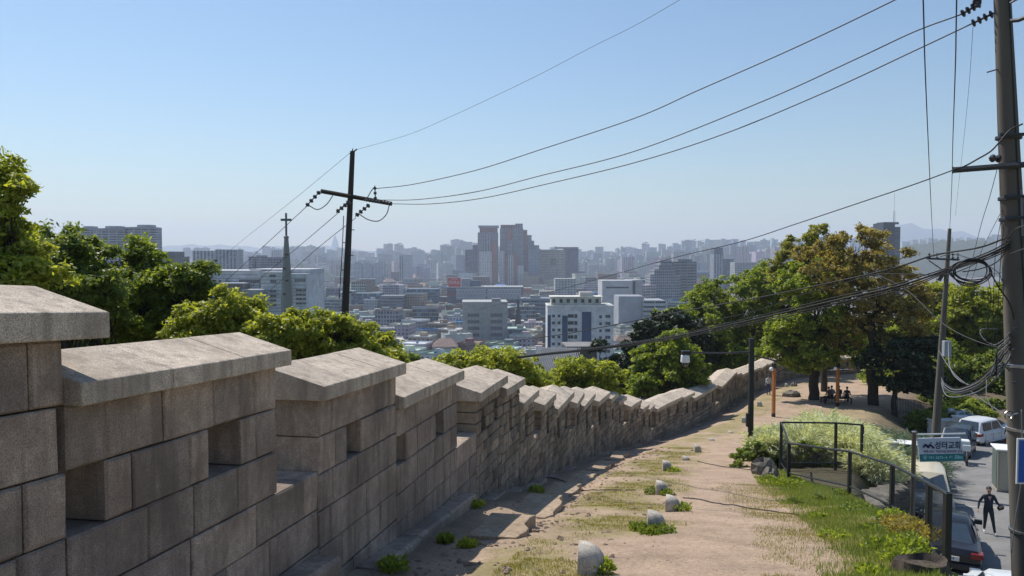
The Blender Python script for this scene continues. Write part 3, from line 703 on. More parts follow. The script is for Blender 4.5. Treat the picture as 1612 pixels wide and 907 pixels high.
for r in range(8):
    z = zf(497.5+r*11)
    if z < 3: continue
    for px in (871.3, 880): win_part(e, X_(px), z, 1.15, 1.25, 0)
    win_part(e, X_(898.5), z, 2.6, 1.5, 0); win_part(e, X_(906.5), z, 1.3, 1.7, 0)
    win_part(e, X_(945.5), z-.4, 1.1, 1.3, 0); win_part(e, X_(955), z-.2, 1.0, 1.3, 0); win_part(e, X_(959), z-.2, 1.0, 1.3, 0)
    m = MB(); m.box(X_(895), X_(903.5), -.7, 0, z-1.55, z-.9, 0, col=(.62, .63, .64)); m.build('balcony', M_roof, e)
# long grey block with four rows of narrow windows
e, W, Hh, k = hero('institute_building', 728, 799, 477.5, 560, 30, 'plain grey four-row office block with two groups of narrow upright windows', 'building', R(3))
m = MB(); m.box(-W/2, W/2, 0, 30, 0, Hh, 0, col=(.33, .335, .33)); m.build('wall', M_roof, e)
m = MB(); m.box(-W/2-.2, W/2+.2, -.2, 30, Hh, Hh+1, 0, col=(.37, .37, .36)); m.box(W*.15, W*.35, 1, 6, Hh+1, Hh+3.2, 0, col=(.3, .29, .28)); m.build('roof', M_roof, e)
for r in range(4):
    for g0 in (-.37, .14):
        for c_ in range(8):
            win_part(e, W*(g0+c_*.0325), Hh-8.5-r*4.7, .8, 2.4, 0)
# white hospital, terraced
e, W, Hh, k = hero('hospital_building', 292, 479, 432, 300, 25, 'wide white hospital with thin dark floor lines and window strips behind the church spire', 'building', R(0))
X2 = lambda px: (px-385.5)*k
zh = lambda py: at(385, py, 300).z-e.location.z
white = (.56, .58, .6)
for nm, p0, p1, yt, y0, cc in (('wall', 300, 400, 428, 6, white), ('wall', 380, 478, 426, 10, (.5, .52, .55)), ('wall', 409, 448, 430, 1, white), ('wall', 449, 479, 433, 3, white), ('wall', 349, 385, 447, -2, (.17, .16, .16)), ('wall', 385, 418, 457, -3, (.32, .33, .34)), ('wall', 292, 349, 441, 4, (.5, .52, .54))):
    m = MB(); m.box(X2(p0), X2(p1), y0, 30+y0*.3, 0, zh(yt), 0, col=cc); wl = m.build(nm, M_roof, e)
    m = MB()
    if cc[0] > .4:
        for q in range(1, 12):
            z = zh(yt)-q*1.35
            if z > 1: m.box(X2(p0)+.02, X2(p1)-.02, y0-.03, y0, z, z+.16, 0, col=(.12, .14, .17))
    m.box(X2(p0)-.15, X2(p1)+.15, y0-.15, 30+y0*.3, zh(yt), zh(yt)+.4, 0, col=(.52, .53, .55)); m.build('roof', M_roof, wl)
m = MB(); m.box(X2(372), X2(392), -4, 4, 0, zh(461), 0, col=(.5, .25, .09)); m.build('annex', M_roof, e)
for q in range(12): win_part(e, X2(369+q*3.1), zh(443.5), .55, 1.3, 6)
for px in (425.5, 428.5, 432): win_part(e, X2(px), zh(443), .5, 1.1, 1)
for r in range(4):
    win_part(e, X2(428.5), zh(458.7+r*7.3), 2.3, .75, 1); win_part(e, X2(467), zh(457.5+r*7.0), 2.3, .75, 3); win_part(e, X2(475.5), zh(457.5+r*7.0), 1.2, .7, 3)
win_part(e, X2(428), zh(434.5), 2.3, .8, 1)
for q in range(6): win_part(e, X2(461.5+q*3), zh(441.7), .4, 1.0, 3)
for r in range(3):
    for px in (410, 414): win_part(e, X2(px), zh(470.5+r*8.5), .5, .8, -3)
m = MB(); m.box(X2(338), X2(342), 3.9, 4.1, zh(459), zh(441.5), 0); m.build('window', M_glassb, e)
# tower pair in grey and brick red, with lower white blocks before it
def tower(name, parts, Y, label, cat='apartment tower', group=None):
    px0 = min(p[0] for p in parts); px1 = max(p[1] for p in parts); yt = min(p[2] for p in parts)
    e, W, Hh, k = hero(name, px0, px1, yt, Y, 40, label, cat, 0, None, group); mid = (px0+px1)/2
    for p in parts:
        a, b, y, dy, dep, col, pat = p[:7]; z1 = at(mid, y, Y).z-e.location.z; z0 = (at(mid, p[7], Y).z-e.location.z) if len(p) > 7 else 0
        m = MB(); facade_box(m, (a-mid)*k, (b-mid)*k, dy, dy+dep, z0, z1, col); m.add([((a-mid)*k, dy, z1), ((b-mid)*k, dy, z1), ((b-mid)*k, dy+dep, z1), ((a-mid)*k, dy+dep, z1)], [(0, 1, 2, 3)], 1, tuple(c*.8 for c in col))
        m.build('wall' if p is parts[0] else ('crown_storey' if len(p) > 7 else 'wing'), [FAC[pat], M_roof], e)
    return e
gb, rd, wh, tn = (.27, .28, .31), (.33, .15, .12), (.6, .59, .58), (.46, .4, .32)
tower('apartment_tower', [(752, 784, 366, 0, 30, gb, 'apt'), (755, 783, 359, 2, 26, rd, 'apt', 368), (753, 785, 355, 0, 30, (.3, .31, .33), 'plain', 358.5), (774, 782, 380, -3, 10, rd, 'plain'), (763, 772, 369, -2.5, 8, (.33, .34, .36), 'vert'), (755, 774, 396, -6, 12, wh, 'dots'), (757, 763, 440, -9, 12, wh, 'dots')], 1650, 'tall twin tower with a flat crown and a white window-dotted lower block')
tower('apartment_tower', [(787, 824, 360, 0, 30, gb, 'apt'), (788, 811, 354, 1, 26, rd, 'vert', 366), (811, 823, 352, 1, 26, (.3, .3, .33), 'vert', 362), (824, 830, 362, 2, 26, rd, 'apt'), (830, 837, 370, 4, 26, gb, 'apt'), (837, 841, 379, 6, 26, gb, 'apt'), (841, 849, 386, 8, 26, gb, 'dots'), (798, 806, 362, -3, 10, rd, 'plain'), (799, 806, 378, -6, 10, (.33, .34, .36), 'slab'), (786, 794, 395, -6, 14, wh, 'dots'), (794, 800, 405, -8, 14, rd, 'dots'), (800, 808, 402, -9, 14, wh, 'vert'), (808, 816, 400, -7, 10, rd, 'plain'), (815, 824, 418, -12, 12, wh, 'dots'), (824, 832, 428, -12, 12, tn, 'dots'), (831, 850, 392, -5, 12, (.25, .28, .34), 'dots')], 1660, 'tallest twin tower, brick red and grey, stepping down in terraces')
tower('apartment_tower', [(850, 890, 393, 0, 40, tn, 'grid'), (889, 911, 391, 6, 40, (.12, .14, .19), 'apt'), (874, 911, 389, 4, 40, (.2, .2, .22), 'plain', 391.5), (866, 875, 407, -.6, 4, (.2, .17, .15), 'apt', 418)], 1700, 'broad tan gridded tower with a dark curved side next to the twin towers')
tower('apartment_tower', [(744, 752, 386, 0, 30, (.12, .13, .17), 'apt'), (732, 745, 393, 4, 30, (.14, .15, .19), 'slab')], 1750, 'narrow dark tower pressed against the side of the twin towers')
tower('office_tower', [(1124, 1139, 400, 0, 30, (.3, .33, .38), 'vert'), (1124.5, 1138.5, 390, 1, 26, (.08, .1, .14), 'plain', 400.5), (1139, 1156, 408, 4, 30, (.14, .17, .22), 'glass')], 1500, 'slim office tower with a dark top and glass wing, behind the round tree', 'office tower')
tower('office_building', [(1157, 1194, 413, 0, 30, (.42, .43, .43), 'grid')], 1350, 'square white office with a regular grid of windows beside the slim tower', 'building')
tower('office_building', [(1024, 1072, 432, 0, 40, (.3, .31, .33), 'grid'), (1031, 1064, 424, 3, 34, (.28, .29, .31), 'grid'), (1039, 1062, 417, 6, 30, (.25, .26, .28), 'grid'), (1042, 1060, 410, 9, 26, (.25, .26, .29), 'strip'), (1062, 1099, 412, 8, 40, (.22, .22, .22), 'strip'), (1070, 1092, 408, 10, 30, (.17, .18, .2), 'plain')], 1000, 'dark stepped office block with a curved roof', 'building')
tower('warehouse_building', [(948, 996, 442, 0, 40, (.48, .49, .5), 'plain'), (996, 1012, 441, 1, 40, (.4, .41, .42), 'plain')], 800, 'blank white hall with one long dark window slit', 'building')
m = MB(); ww = bpy.data.objects['warehouse_building']; k = 800/F; m.box((954-980)*k, (990-980)*k, -.15, 0, at(980, 454, 800).z-ww.location.z, at(980, 451.5, 800).z-ww.location.z); m.build('window', M_glassb, ww)
m = MB(); m.box((996-980)*k, (1000-980)*k, -.15, 1, at(980, 470, 800).z-ww.location.z, at(980, 443, 800).z-ww.location.z); m.build('window', M_glassb, ww)
tower('apartment_tower', [(1391, 1409, 351, 0, 26, (.03, .04, .06), 'plain'), (1409, 1421, 357, 5, 22, (.06, .08, .11), 'strip'), (1393, 1417, 349.5, 3, 18, (.1, .11, .13), 'plain', 353)], 900, 'dark glass tower with a lattice mast rising behind the bronze tree', 'tower')
tw = bpy.data.objects['apartment_tower.004'] if 'apartment_tower.004' in bpy.data.objects else None
if tw:
    k = 900/F; m = MB(); zt = at(1406, 349, 900).z-tw.location.z; xx = (1413-1406)*k
    for a_, b_ in ((-1, 0), (1, 0), (0, 1.6)): m.tube([(xx+a_, 8+b_, zt), (xx+a_*.6, 8+b_*.6, zt+13)], .16, 4)
    for q in range(6): m.tube([(xx-1+q*.05, 8, zt+q*2.1), (xx+1-q*.05, 8, zt+q*2.1+1.6)], .12, 4)
    m.tube([(xx, 8.5, zt+13), (xx, 8.5, zt+33)], .14, 4); m.build('mast', M_arm, tw)
# far left: curved tower blocks, gridded block, striped slab
def curved(px0, px1, yt, Y, label):
    e, W, Hh, k = hero('apartment_tower', px0, px1, yt, Y, 30, label, 'apartment tower'); n = 12; d = 16
    m = MB(); pts = [(-W/2+W*t/n, -math.sin(math.pi*t/n)*8) for t in range(n+1)]; zf_ = 0; u = 0
    for (ax, ay), (bx, by) in zip(pts[:-1], pts[1:]):
        L = math.hypot(bx-ax, by-ay); m.add([(ax, ay, 0), (bx, by, 0), (bx, by, Hh), (ax, ay, Hh)], [(0, 1, 2, 3)], 0, (.3, .32, .36), [[(u, 0), (u+L, 0), (u+L, Hh), (u, Hh)]]); u += L
    facade_box(m, -W/2, W/2, .01, d, 0, Hh, (.3, .32, .36))
    m.build('wall', FAC['slab'], e)
    m = MB(); m.prism([(x*1.04, y*1.1-1) for x, y in pts]+[(W/2, d), (-W/2, d)], 'z', Hh, Hh+1.6); m.v = [tuple(p) for p in m.v]
    for i in range(len(m.c)): m.c[i] = (.28, .3, .34)
    m.usecol = True; m.prism([(x*.5+W*.1, y*.5+3) for x, y in pts]+[(W*.35, d-3), (-W*.15, d-3)], 'z', Hh+1.62, Hh+4.4)
    for i in range(len(m.c)): m.c[i] = (.28, .3, .34)
    m.build('roof', M_roof, e); return e
curved(146, 196, 362, 900, 'curved pale balcony block with a notched roof, rising behind the dark green trees')
curved(197, 245, 360, 905, 'curved pale balcony block with an oval roof cap above the trees')
curved(118, 150, 362, 930, 'curved block mostly hidden behind leaves, only its roof line showing')
tower('office_building', [(247, 277, 404, 0, 20, (.2, .2, .2), 'dots'), (250, 271, 396, 2, 16, (.22, .22, .22), 'plain')], 480, 'small dark grey block with square windows between two tree crowns', 'building')
tower('apartment_tower', [(303, 349, 395, 0, 30, (.36, .39, .44), 'vert'), (340, 373, 393, -4, 30, (.3, .33, .38), 'vert')], 1150, 'wide striped slab tower with an open frame on its roof corner, behind the hospital')
tower('apartment_tower', [(391, 399, 404, 0, 20, (.25, .26, .3), 'apt'), (403, 412, 402, 1, 20, (.26, .27, .31), 'apt'), (410, 445, 405, 2, 20, (.2, .2, .24), 'apt')], 900, 'cluster of dark grey flats behind the hospital roof')
tower('apartment_tower', [(427, 441, 394, 0, 20, (.45, .48, .52), 'vert')], 2100, 'single pale tower peeping over the dark flats beside the spire')
# office with red sign
e, W, Hh, k = hero('shop_building', 704, 823, 453, 1050, 30, 'long low building faced with white zigzag trusses, a red sign standing on its roof', 'building', 0)
m = MB(); m.box(-W/2, W/2, 0, 30, 0, Hh, 0, col=(.09, .12, .17)); m.build('wall', M_roof, e)
m = MB(); m.box(-W/2-.5, W/2+.5, -1.6, 30, Hh, Hh+1.6, 0, col=(.5, .5, .49)); m.build('roof', M_roof, e)
m = MB(); n = 44; zz = [Hh-.2, Hh-5.3, Hh-10.4, Hh-15.3]
x0 = -W/2+12
for r in range(3):
    for q in range(n):
        a = x0+(W-14)*q/n; b = x0+(W-14)*(q+.5)/n; c2 = x0+(W-14)*(q+1)/n
        if q == 20: continue
        u, v = (zz[r], zz[r+1]) if r % 2 == 0 else (zz[r+1], zz[r])
        for A, B in (((a, u), (b, v)), ((b, v), (c2, u))): m.add([(A[0]-.42, -.9, A[1]), (A[0]+.42, -.9, A[1]), (B[0]+.42, -.9, B[1]), (B[0]-.42, -.9, B[1])], [(0, 1, 2, 3)])
    m.box(x0, W/2, -1.1, -.3, zz[r+1]-.25, zz[r+1]+.25)
m.build('facade_truss', simple('white_facade_truss', (.55, .57, .6), .6), e)
def text(name, body, size, mat, parent=None, loc=(0, 0, 0), ext=.01, align='CENTER', rot=(R(90), 0, 0), sx=1, off=0):
    cu = bpy.data.curves.new(name, 'FONT'); cu.body = body; cu.size = size; cu.extrude = ext; cu.align_x = align; cu.align_y = 'CENTER'; cu.resolution_u = 3; cu.offset = off
    o = bpy.data.objects.new(name, cu); COL.objects.link(o); bpy.context.view_layer.update()
    me = bpy.data.meshes.new_from_object(o.evaluated_get(bpy.context.evaluated_depsgraph_get())); bpy.data.objects.remove(o)
    me.materials.clear(); me.materials.append(mat); o = bpy.data.objects.new(name, me); COL.objects.link(o)
    o.location = loc; o.rotation_euler = rot; o.scale = (sx, 1, 1)
    if parent: o.parent = parent
    return o
M_signred = simple('red_sign_face', (.55, .035, .03), .5, var=.04); M_letter = simple('white_letter', (.8, .8, .8), .5, var=.02); M_redlet = simple('red_letter', (.5, .05, .05), .5, var=.04)
sg = empty('roof_sign', at(715.5, 452, 1048), 0, 'square red rooftop sign with white Korean lettering on the zigzag building', 'sign')
m = MB(); m.box(-8.3, 8.3, 0, 1, .3, 12.5); m.build('board', M_signred, sg)
m = MB(); m.box(-8.8, 8.8, .2, 1.2, -.2, .3); m.box(-8.8, 8.8, .2, 1.2, 12.5, 12.9); m.box(8.3, 9.2, .2, 6, 0, 12.6); m.build('frame', M_white, sg)
text('lettering', '다이소', 5.6, M_letter, sg, (0, -.1, 5.6), .05, sx=.9, off=.03); text('lettering', 'NATIONAL', 1.9, M_letter, sg, (0, -.1, 10.6), .05)
text('sign_letters', '다이소', 9, M_redlet, e, (-W/2+6, -1.2, Hh-9), .1, sx=.45, off=.05)
text('sign_letters', '니다', 7, M_redlet, e, (W/2+5.5, -1.5, Hh-4), .1, off=.05)
m = MB(); m.box(W/2, W/2+12, 0, 20, 0, Hh-.5, 0, col=(.4, .36, .3)); m.build('wing', M_roof, e)
m = MB(); m.box(-W*.33, -W*.2, 3, 16, Hh+1.6, Hh+12, 0, col=(.33, .35, .37)); m.box(-W*.2, -W*.06, 5, 16, Hh+1.6, Hh+9.5, 0, col=(.1, .13, .18)); m.build('plant_room', M_roof, e)
# round logo building
tower('office_building', [(602, 634, 449, 0, 25, (.36, .38, .4), 'plain'), (607, 650, 456, 3, 25, (.26, .28, .33), 'apt')], 1200, 'pale office with a blank round-marked sign wall high on its front', 'building')
tower('office_building', [(553, 598, 462, 0, 30, (.09, .13, .16), 'glass'), (548, 556, 458, 2, 20, (.3, .3, .3), 'plain')], 900, 'dark teal glass office just beyond the timber power pole', 'building')
tower('office_building', [(598, 634, 466, 0, 30, (.17, .19, .22), 'strip')], 880, 'grey ribbon-window office next to the dark teal one', 'building')
tower('office_building', [(640, 690, 455, 0, 30, (.13, .17, .24), 'glass')], 1000, 'long blue glass office before the ridge of flats', 'building')
tower('office_building', [(820, 876, 470, 0, 30, (.22, .25, .3), 'strip'), (835, 850, 466, 4, 20, (.3, .3, .31), 'plain')], 760, 'low blue-grey offices behind the blue-striped block', 'building')
tower('office_building', [(874, 907, 439, 0, 30, (.4, .41, .42), 'dots'), (850, 880, 459, 4, 30, (.3, .3, .28), 'plain')], 950, 'pale block with a column of square windows below the tan tower', 'building')
tower('office_building', [(1013, 1048, 473, 0, 30, (.38, .4, .43), 'strip'), (975, 1015, 467, 4, 30, (.35, .37, .4), 'plain')], 620, 'long pale factory-like block with thin roof lines beside the trees', 'building')
tower('apartment_tower', [(635, 648, 401, 0, 24, (.42, .45, .5), 'dots'), (628, 637, 402, 4, 24, (.3, .33, .38), 'vert')], 1900, 'slender white tower standing alone in front of the ridge flats')
for a_, b_, yt, lab in ((556, 570, 415, 'first white gridded slab beyond the power pole'), (571, 585, 416, 'middle white gridded slab of three beyond the power pole'), (587, 601, 417, 'last white gridded slab of three beyond the power pole')):
    tower('apartment_tower', [(a_, b_, yt, 0, 18, (.38, .41, .47), 'apt'), (a_+2, b_-3, yt-3, 3, 10, (.3, .33, .38), 'plain')], 1800, lab, group='three white gridded slabs')
# church spire
M_spire = simple('spire_stone', (.27, .26, .245), .8, var=.15, scale=.8)
e = empty('church_steeple', (at(451, 400, 150).x, 150, -46), 0, 'grey stone church spire carrying a plain cross', 'church spire'); k = 150/F
zs = lambda py: at(451, py, 150).z+46
m = MB(); n = 8
m.lathe([(9.3*k, 0), (9.0*k, zs(470)), (7.3*k, zs(440)), (5.3*k, zs(405)), (3.4*k, zs(378)), (3.2*k, zs(375))], 8, 0, Matrix.Rotation(R(22.5), 4, 'Z')); m.build('spire', M_spire, e)
m = MB(); m.lathe([(2.8*k, zs(376)), (4.2*k, zs(374.5)), (4.2*k, zs(372.5)), (1.2*k, zs(371))], 10); m.build('finial', M_spire, e)
m = MB(); t = 1.3*k; m.box(-t, t, -t, t, zs(371.5), zs(335.5)); m.box(-8.3*k, 8.3*k, -t*.9, t*.9, zs(348), zs(344.4)); m.build('cross', simple('cross_metal', (.12, .12, .125), .6), e)
for q, (px_, py_) in enumerate(((452, 400), (449, 422), (453, 441), (449, 462))):
    m = MB(); m.box((px_-451)*k-.25, (px_-451)*k+.25, -8.6*k-.05+((462-py_)*.05*k), -2*k, zs(py_)-.25, zs(py_)+.1); m.build('louvre_opening', M_glassb, e)
m = MB(); m.box(-3, 9, 0, 24, 0, 30, 0); m.prism([(-4, 30), (10, 30), (3, 34)], 'y', -.5, 25); m.build('nave', M_spire, e)
# dark small steeple in the middle of the roofs
e = empty('church_steeple', at(815.5, 505, 640)+Vector((0, 0, -8)), 0, 'small dark pointed steeple among the roofs, left of the blue-striped block', 'church spire')
m = MB(); m.lathe([(3.4, 0), (3.3, 10), (2.5, 14), (.15, 28)], 4, 0, Matrix.Rotation(R(45), 4, 'Z')); m.build('spire', simple('slate_spire', (.05, .055, .065), .6), e)
m = MB(); m.box(-5, 5, .5, 10, -14, 8, 0); m.build('tower', M_concw, e)
# the supertall far away
e, W, Hh, k = hero('skyscraper', 519, 536, 371, 9000, 60, 'very distant tapering skyscraper fading into the haze', 'skyscraper')
m = MB(); m.lathe([(W*.5, 0), (W*.42, Hh*.4), (W*.25, Hh*.75), (W*.1, Hh*.95), (W*.05, Hh)], 8); m.build('shaft', simple('pale_glass_tower', (.35, .4, .45), .4), e)
# --- flats along the ridges
pal = [(.5, .52, .54), (.6, .6, .6), (.42, .44, .47), (.28, .3, .34), (.52, .48, .43), (.64, .63, .62), (.38, .41, .46), (.45, .42, .4)]
prof_x = [280, 380, 450, 480, 520, 560, 600, 645, 665, 700, 745, 850, 915, 960, 1000, 1050, 1100, 1150, 1235, 1300, 1420, 1500, 1620]
prof_y = [402, 406, 402, 398, 402, 408, 397, 402, 406, 391, 396, 404, 404, 404, 398, 398, 391, 388, 389, 390, 392, 384, 384]
words = ['pale slab', 'white slab', 'grey tower', 'dark tower', 'beige tower', 'white tower', 'blue-grey tower', 'brown-grey slab']
q = random.Random(21)
for L, (Y0, dy, pitch, lab) in enumerate(((4300, -3, 15, 'on the far skyline ridge'), (3500, 7, 20, 'in the ridge row just below the skyline'), (2750, 15, 24, 'in the nearer ridge row'), (2250, 24, 28, 'at the foot of the ridge'))):
    px = 372 if L else 288; cnt = 0
    while px < (1625 if L < 3 else 1130):
        wpx = pitch*q.uniform(.55, 1.25)
        if not (L == 3 and 735 < px < 905):
            cnt += 1; Y = Y0*q.uniform(.93, 1.07); yt = float(np.interp(px, prof_x, prof_y))-7+dy*q.uniform(.6, 1.4)+q.uniform(-6, 3); ci = q.randrange(len(pal)); col = tuple(c*q.uniform(.85, 1.1) for c in pal[ci])
            X = (px+wpx/2-CX)*Y/F; z0 = float(city_z(X, Y))-3; zt = at(px, yt, Y).z; w_ = wpx*Y/F*.93; d_ = q.uniform(16, 30); h = max(18, zt-z0)
            m = MB(); pat = q.choice(['apt', 'vert', 'dots', 'slab', 'apt2', 'apt'])
            nb = q.choice([1, 2, 2, 3])
            for b in range(nb):
                a0 = -w_/2+w_*b/nb; a1 = -w_/2+w_*(b+1)/nb; hh = h-q.choice([0, 0, 3, 6])*(b > 0); facade_box(m, a0+.3, a1-.3, (b % 2)*4, d_+(b % 2)*4, 0, hh, tuple(c*(1, .88, 1.06)[b] for c in col), 0, None, 1, tuple(c*.8 for c in col))
            o = m.build('apartment_tower', [FAC[pat], M_roof], None, loc=(X, Y, z0)); o.rotation_euler = (0, 0, q.uniform(-.5, .5))
            tag(o, f'{words[ci]} {lab}, {ordn(cnt)} counting from the hospital side', 'apartment tower', 'flats crowded along the far ridges')
            if L > 1 or q.random() < .6:
                m = MB(); s_ = w_*q.uniform(.15, .3); xo = w_*q.uniform(-.3, .3); m.box(xo-s_, xo+s_, 3, d_*.6, h+.02, h+q.uniform(3, 7), 0, col=tuple(c*.9 for c in col)); m.build('lift_house', M_roof, o)
        px += wpx*q.uniform(.72, 1.1)
# --- roofs of the lower town
roofs = [((.36, .36, .35), 'grey flat roof'), ((.14, .2, .17), 'green-painted roof'), ((.3, .29, .27), 'brown-grey roof'), ((.55, .55, .53), 'white roof'), ((.08, .2, .36), 'blue roof'), ((.2, .13, .11), 'red-brown roof'), ((.24, .3, .28), 'pale green roof'), ((.42, .4, .36), 'cream roof')]
walls = [((.42, .41, .39), 'grey'), ((.52, .5, .46), 'cream'), ((.24, .15, .12), 'brick'), ((.55, .56, .57), 'white'), ((.32, .33, .35), 'slate grey'), ((.4, .33, .25), 'tan'), ((.22, .23, .26), 'dark grey'), ((.27, .2, .17), 'rust brown')]
Y = 300.; row = 0; hid = []
skip = [(850, 975, 300, 430), (720, 805, 500, 620)]
while Y < 2100:
    row += 1; pitch = 15+Y*.014; X = (560-CX)*Y/F+q.uniform(0, 8) if Y < 480 else ((300 if Y < 900 and Y > 600 else 470)-CX)*Y/F+q.uniform(0, 10); cnt = 0
    xend = (1085-CX)*Y/F if Y < 1000 else (1110-CX)*Y/F
    while X < xend:
        w_ = pitch*q.uniform(.55, .95); d_ = pitch*q.uniform(.5, .85); px = CX+F*(X+w_/2)/Y; yj = Y*q.uniform(.975, 1.025)
        if any(a < px < b and c_ < Y < d2 for a, b, c_, d2 in skip): X += pitch; continue
        cnt += 1
        big = q.random() < (.12 if Y < 700 else .3)
        h = q.uniform(6, 11) if not big else q.uniform(13, 22 if Y < 900 else 32)
        if Y < 400: h = q.uniform(5, 8)
        for a_, b_, ylim, yc in ((685, 850, 1045, 478), (850, 1012, 795, 474), (715, 808, 560, 518), (845, 980, 372, 556), (1012, 1100, 990, 466), (545, 640, 870, 486)):
            if a_-12 < px < b_+12 and Y < ylim: h = max(4, min(h, at(px, yc, Y).z+61))
        ri = q.choice([0, 0, 0, 1, 2, 3, 3, 4, 5, 6, 7]); wi = q.randrange(len(walls)); wc = tuple(c_*q.uniform(.85, 1.1) for c_ in walls[wi][0]); rc = tuple(c_*q.uniform(.85, 1.1) for c_ in roofs[ri][0])
        z0 = float(height(np.array([X+w_/2]), np.array([yj]))[0])-1; rot = q.choice([-.35, -.2, .1, .3, .45])+q.uniform(-.08, .08)
        m = MB(); facade_box(m, -w_/2, w_/2, -d_/2, d_/2, 0, h, wc, 0)
        if big and q.random() < .6: facade_box(m, w_*.5, w_*.8, -d_*.3, d_/2, 0, h*.6, wc, 0, None, 1, rc)
        pat = q.choice(['house', 'house', 'house', 'plain']) if not big else q.choice(['house', 'strip', 'grid', 'dots', 'glass'])
        o = m.build('town_house' if not big else 'town_block', [FAC[pat], M_roof], None, loc=(X+w_/2, yj, z0)); o.rotation_euler = (0, 0, rot)
        tag(o, f'{walls[wi][1]} {"block" if big else "house"}, {roofs[ri][1]}, {ordn(cnt)} along town roof row {ordn(row)}', 'house' if not big else 'building', 'town roofs below the wall')
        roof_part(o, w_, d_, h, rc, 'hip' if (ri in (4, 5) and not big and q.random() < .5) else 'flat', cnt+row*50)
        if Y < 1100:
            if q.random() < .75: stair_head(o, w_*q.uniform(-.25, .25), d_*q.uniform(-.1, .25), h, w_*.28, d_*.3, 2.4, tuple(min(1, c_*1.1) for c_ in wc))
            if q.random() < .45 and Y < 700: water_tank(o, w_*q.uniform(-.35, .35), -d_*.2, h, .8, q.choice([(.45, .42, .3), (.08, .2, .35), (.5, .5, .5)]))
        X += w_+pitch*q.uniform(.08, .3)
    Y *= 1.105
print('ROWS', row, len([o for o in bpy.data.objects if o.name.startswith('town_')]))
# wooded hills and far mountains
M_wood = simple('distant_woods', (.035, .05, .028), .9, var=.4, scale=.02)
def ridge(name, Y, x0, x1, f, mat, label, depth=400):
    m = MB(); n = 140; vs = []
    for r, (dy, s) in enumerate(((0, 0), (depth*.35, .62), (depth, 1), (depth*2, .5))):
        for i in range(n+1):
            x = x0+(x1-x0)*i/n; hgt = f(x); vs.append((x, Y+dy+30*math.sin(i*1.7+r), -70+(hgt+70)*s*(1+.05*math.sin(i*2.3+r*2)+.03*math.sin(i*5.1))))
    W_ = n+1; m.add(vs, [(j*W_+i, j*W_+i+1, (j+1)*W_+i+1, (j+1)*W_+i) for j in range(3) for i in range(n)])
    return tag(m.build(name, mat, smooth=True), label, kind='structure')
pk = lambda x, c_, w_, h: h*math.exp(-((x-c_)/w_)**2)
ridge('mountain', 9500, -9000, 9000, lambda x: 30+pk(x, 5000, 600, 330)+pk(x, 5900, 700, 260)+pk(x, 3600, 900, 120)+pk(x, -2600, 900, 110)+pk(x, -4200, 900, 130), M_wood, 'pale blue far mountain line', 900)
ridge('hills', 2500, 1150, 2600, lambda x: -30+pk(x, 1500, 260, 45)+pk(x, 1900, 500, 70), M_wood, 'wooded rise with flats at the side of the view', 300)
# haze
m = MB(); m.box(-11200, 11200, -60, 11600, -90, 420)
hz = m.build('haze', None); hz.data.materials.clear()
hm = bpy.data.materials.new('air'); hm.use_nodes = True; t_ = hm.node_tree
for nd in list(t_.nodes):
    if nd.type != 'OUTPUT_MATERIAL': t_.nodes.remove(nd)
pv = t_.nodes.new('ShaderNodeVolumePrincipled'); pv.inputs['Color'].default_value = (.75, .84, 1, 1); pv.inputs['Density'].default_value = HAZE = 1.35e-4; pv.inputs['Anisotropy'].default_value = .15
t_.links.new(pv.outputs[0], [n for n in t_.nodes if n.type == 'OUTPUT_MATERIAL'][0].inputs['Volume'])
hz.data.materials.append(hm); tag(hz, 'pale blue air haze over the city', kind='stuff')
# ------------------------------------------------------------------ cables
def cat_rom(P, n=10):
    out = []; P = [2*P[0]-P[1]]+P+[2*P[-1]-P[-2]]
    for i in range(1, len(P)-2):
        for k in range(n):
            t = k/n; a, b, c_, d = P[i-1], P[i], P[i+1], P[i+2]
            out.append(.5*((2*b)+(c_-a)*t+(2*a-5*b+4*c_-d)*t*t+(3*b-a-3*c_+d)*t**3))
    out.append(P[-2]); return out
def cable(pts, Y0, Y1, r, label, group=None, name='power_cable', mat=None, n=5, cat='cable'):
    """a cable hung through points read off the photograph, its distance going evenly from Y0 to Y1"""
    L = [0]
    for a, b in zip(pts[:-1], pts[1:]): L.append(L[-1]+math.hypot(b[0]-a[0], b[1]-a[1]))
    P = [at(p[0], p[1], 1/((1-l/L[-1])/Y0+(l/L[-1])/Y1)) for p, l in zip(pts, L)]
    if pts[0][1] < 0 and pts[0][0] < 1510 and pts[0][0] > 1400: d = P[0]-P[1]; P = [P[0]+d*(32/abs(d.y)), P[0]+d*(14/abs(d.y))]+P
    m = MB(); m.tube(cat_rom(P), r, n); o = m.build(name, mat or M_cable, smooth=True); return tag(o, label, cat, group)
G1 = 'overhead line from the timber-coloured pole to the big concrete pole'
cable([(592, 297), (652, 290), (750, 268), (850, 236), (1000, 186), (1100, 142), (1250, 76), (1409, 0), (1530, -62), (1600, -100)], 28, 13.9, .014, 'uppermost thick power line sweeping up to the top edge of the picture')
cable([(560, 236), (640, 213), (700, 188), (780, 151), (850, 117), (930, 75), (1000, 40), (1070, 0), (1200, -75), (1570, -290)], 28, 13.9, .006, 'hair-thin earth wire from the tip of the distant pole to the sky')
cable([(600, 315), (660, 314), (750, 302), (850, 277), (1000, 238), (1200, 160), (1350, 92), (1440, 50), (1513, 23)], 28, 14.2, .013, 'middle power line ending in the upper insulator at the concrete pole')
cable([(617, 321), (680, 321), (760, 312), (860, 290), (1000, 256), (1140, 211), (1300, 145), (1440, 80), (1529, 38)], 28.4, 14.2, .013, 'lower power line ending in the lower insulator at the concrete pole')
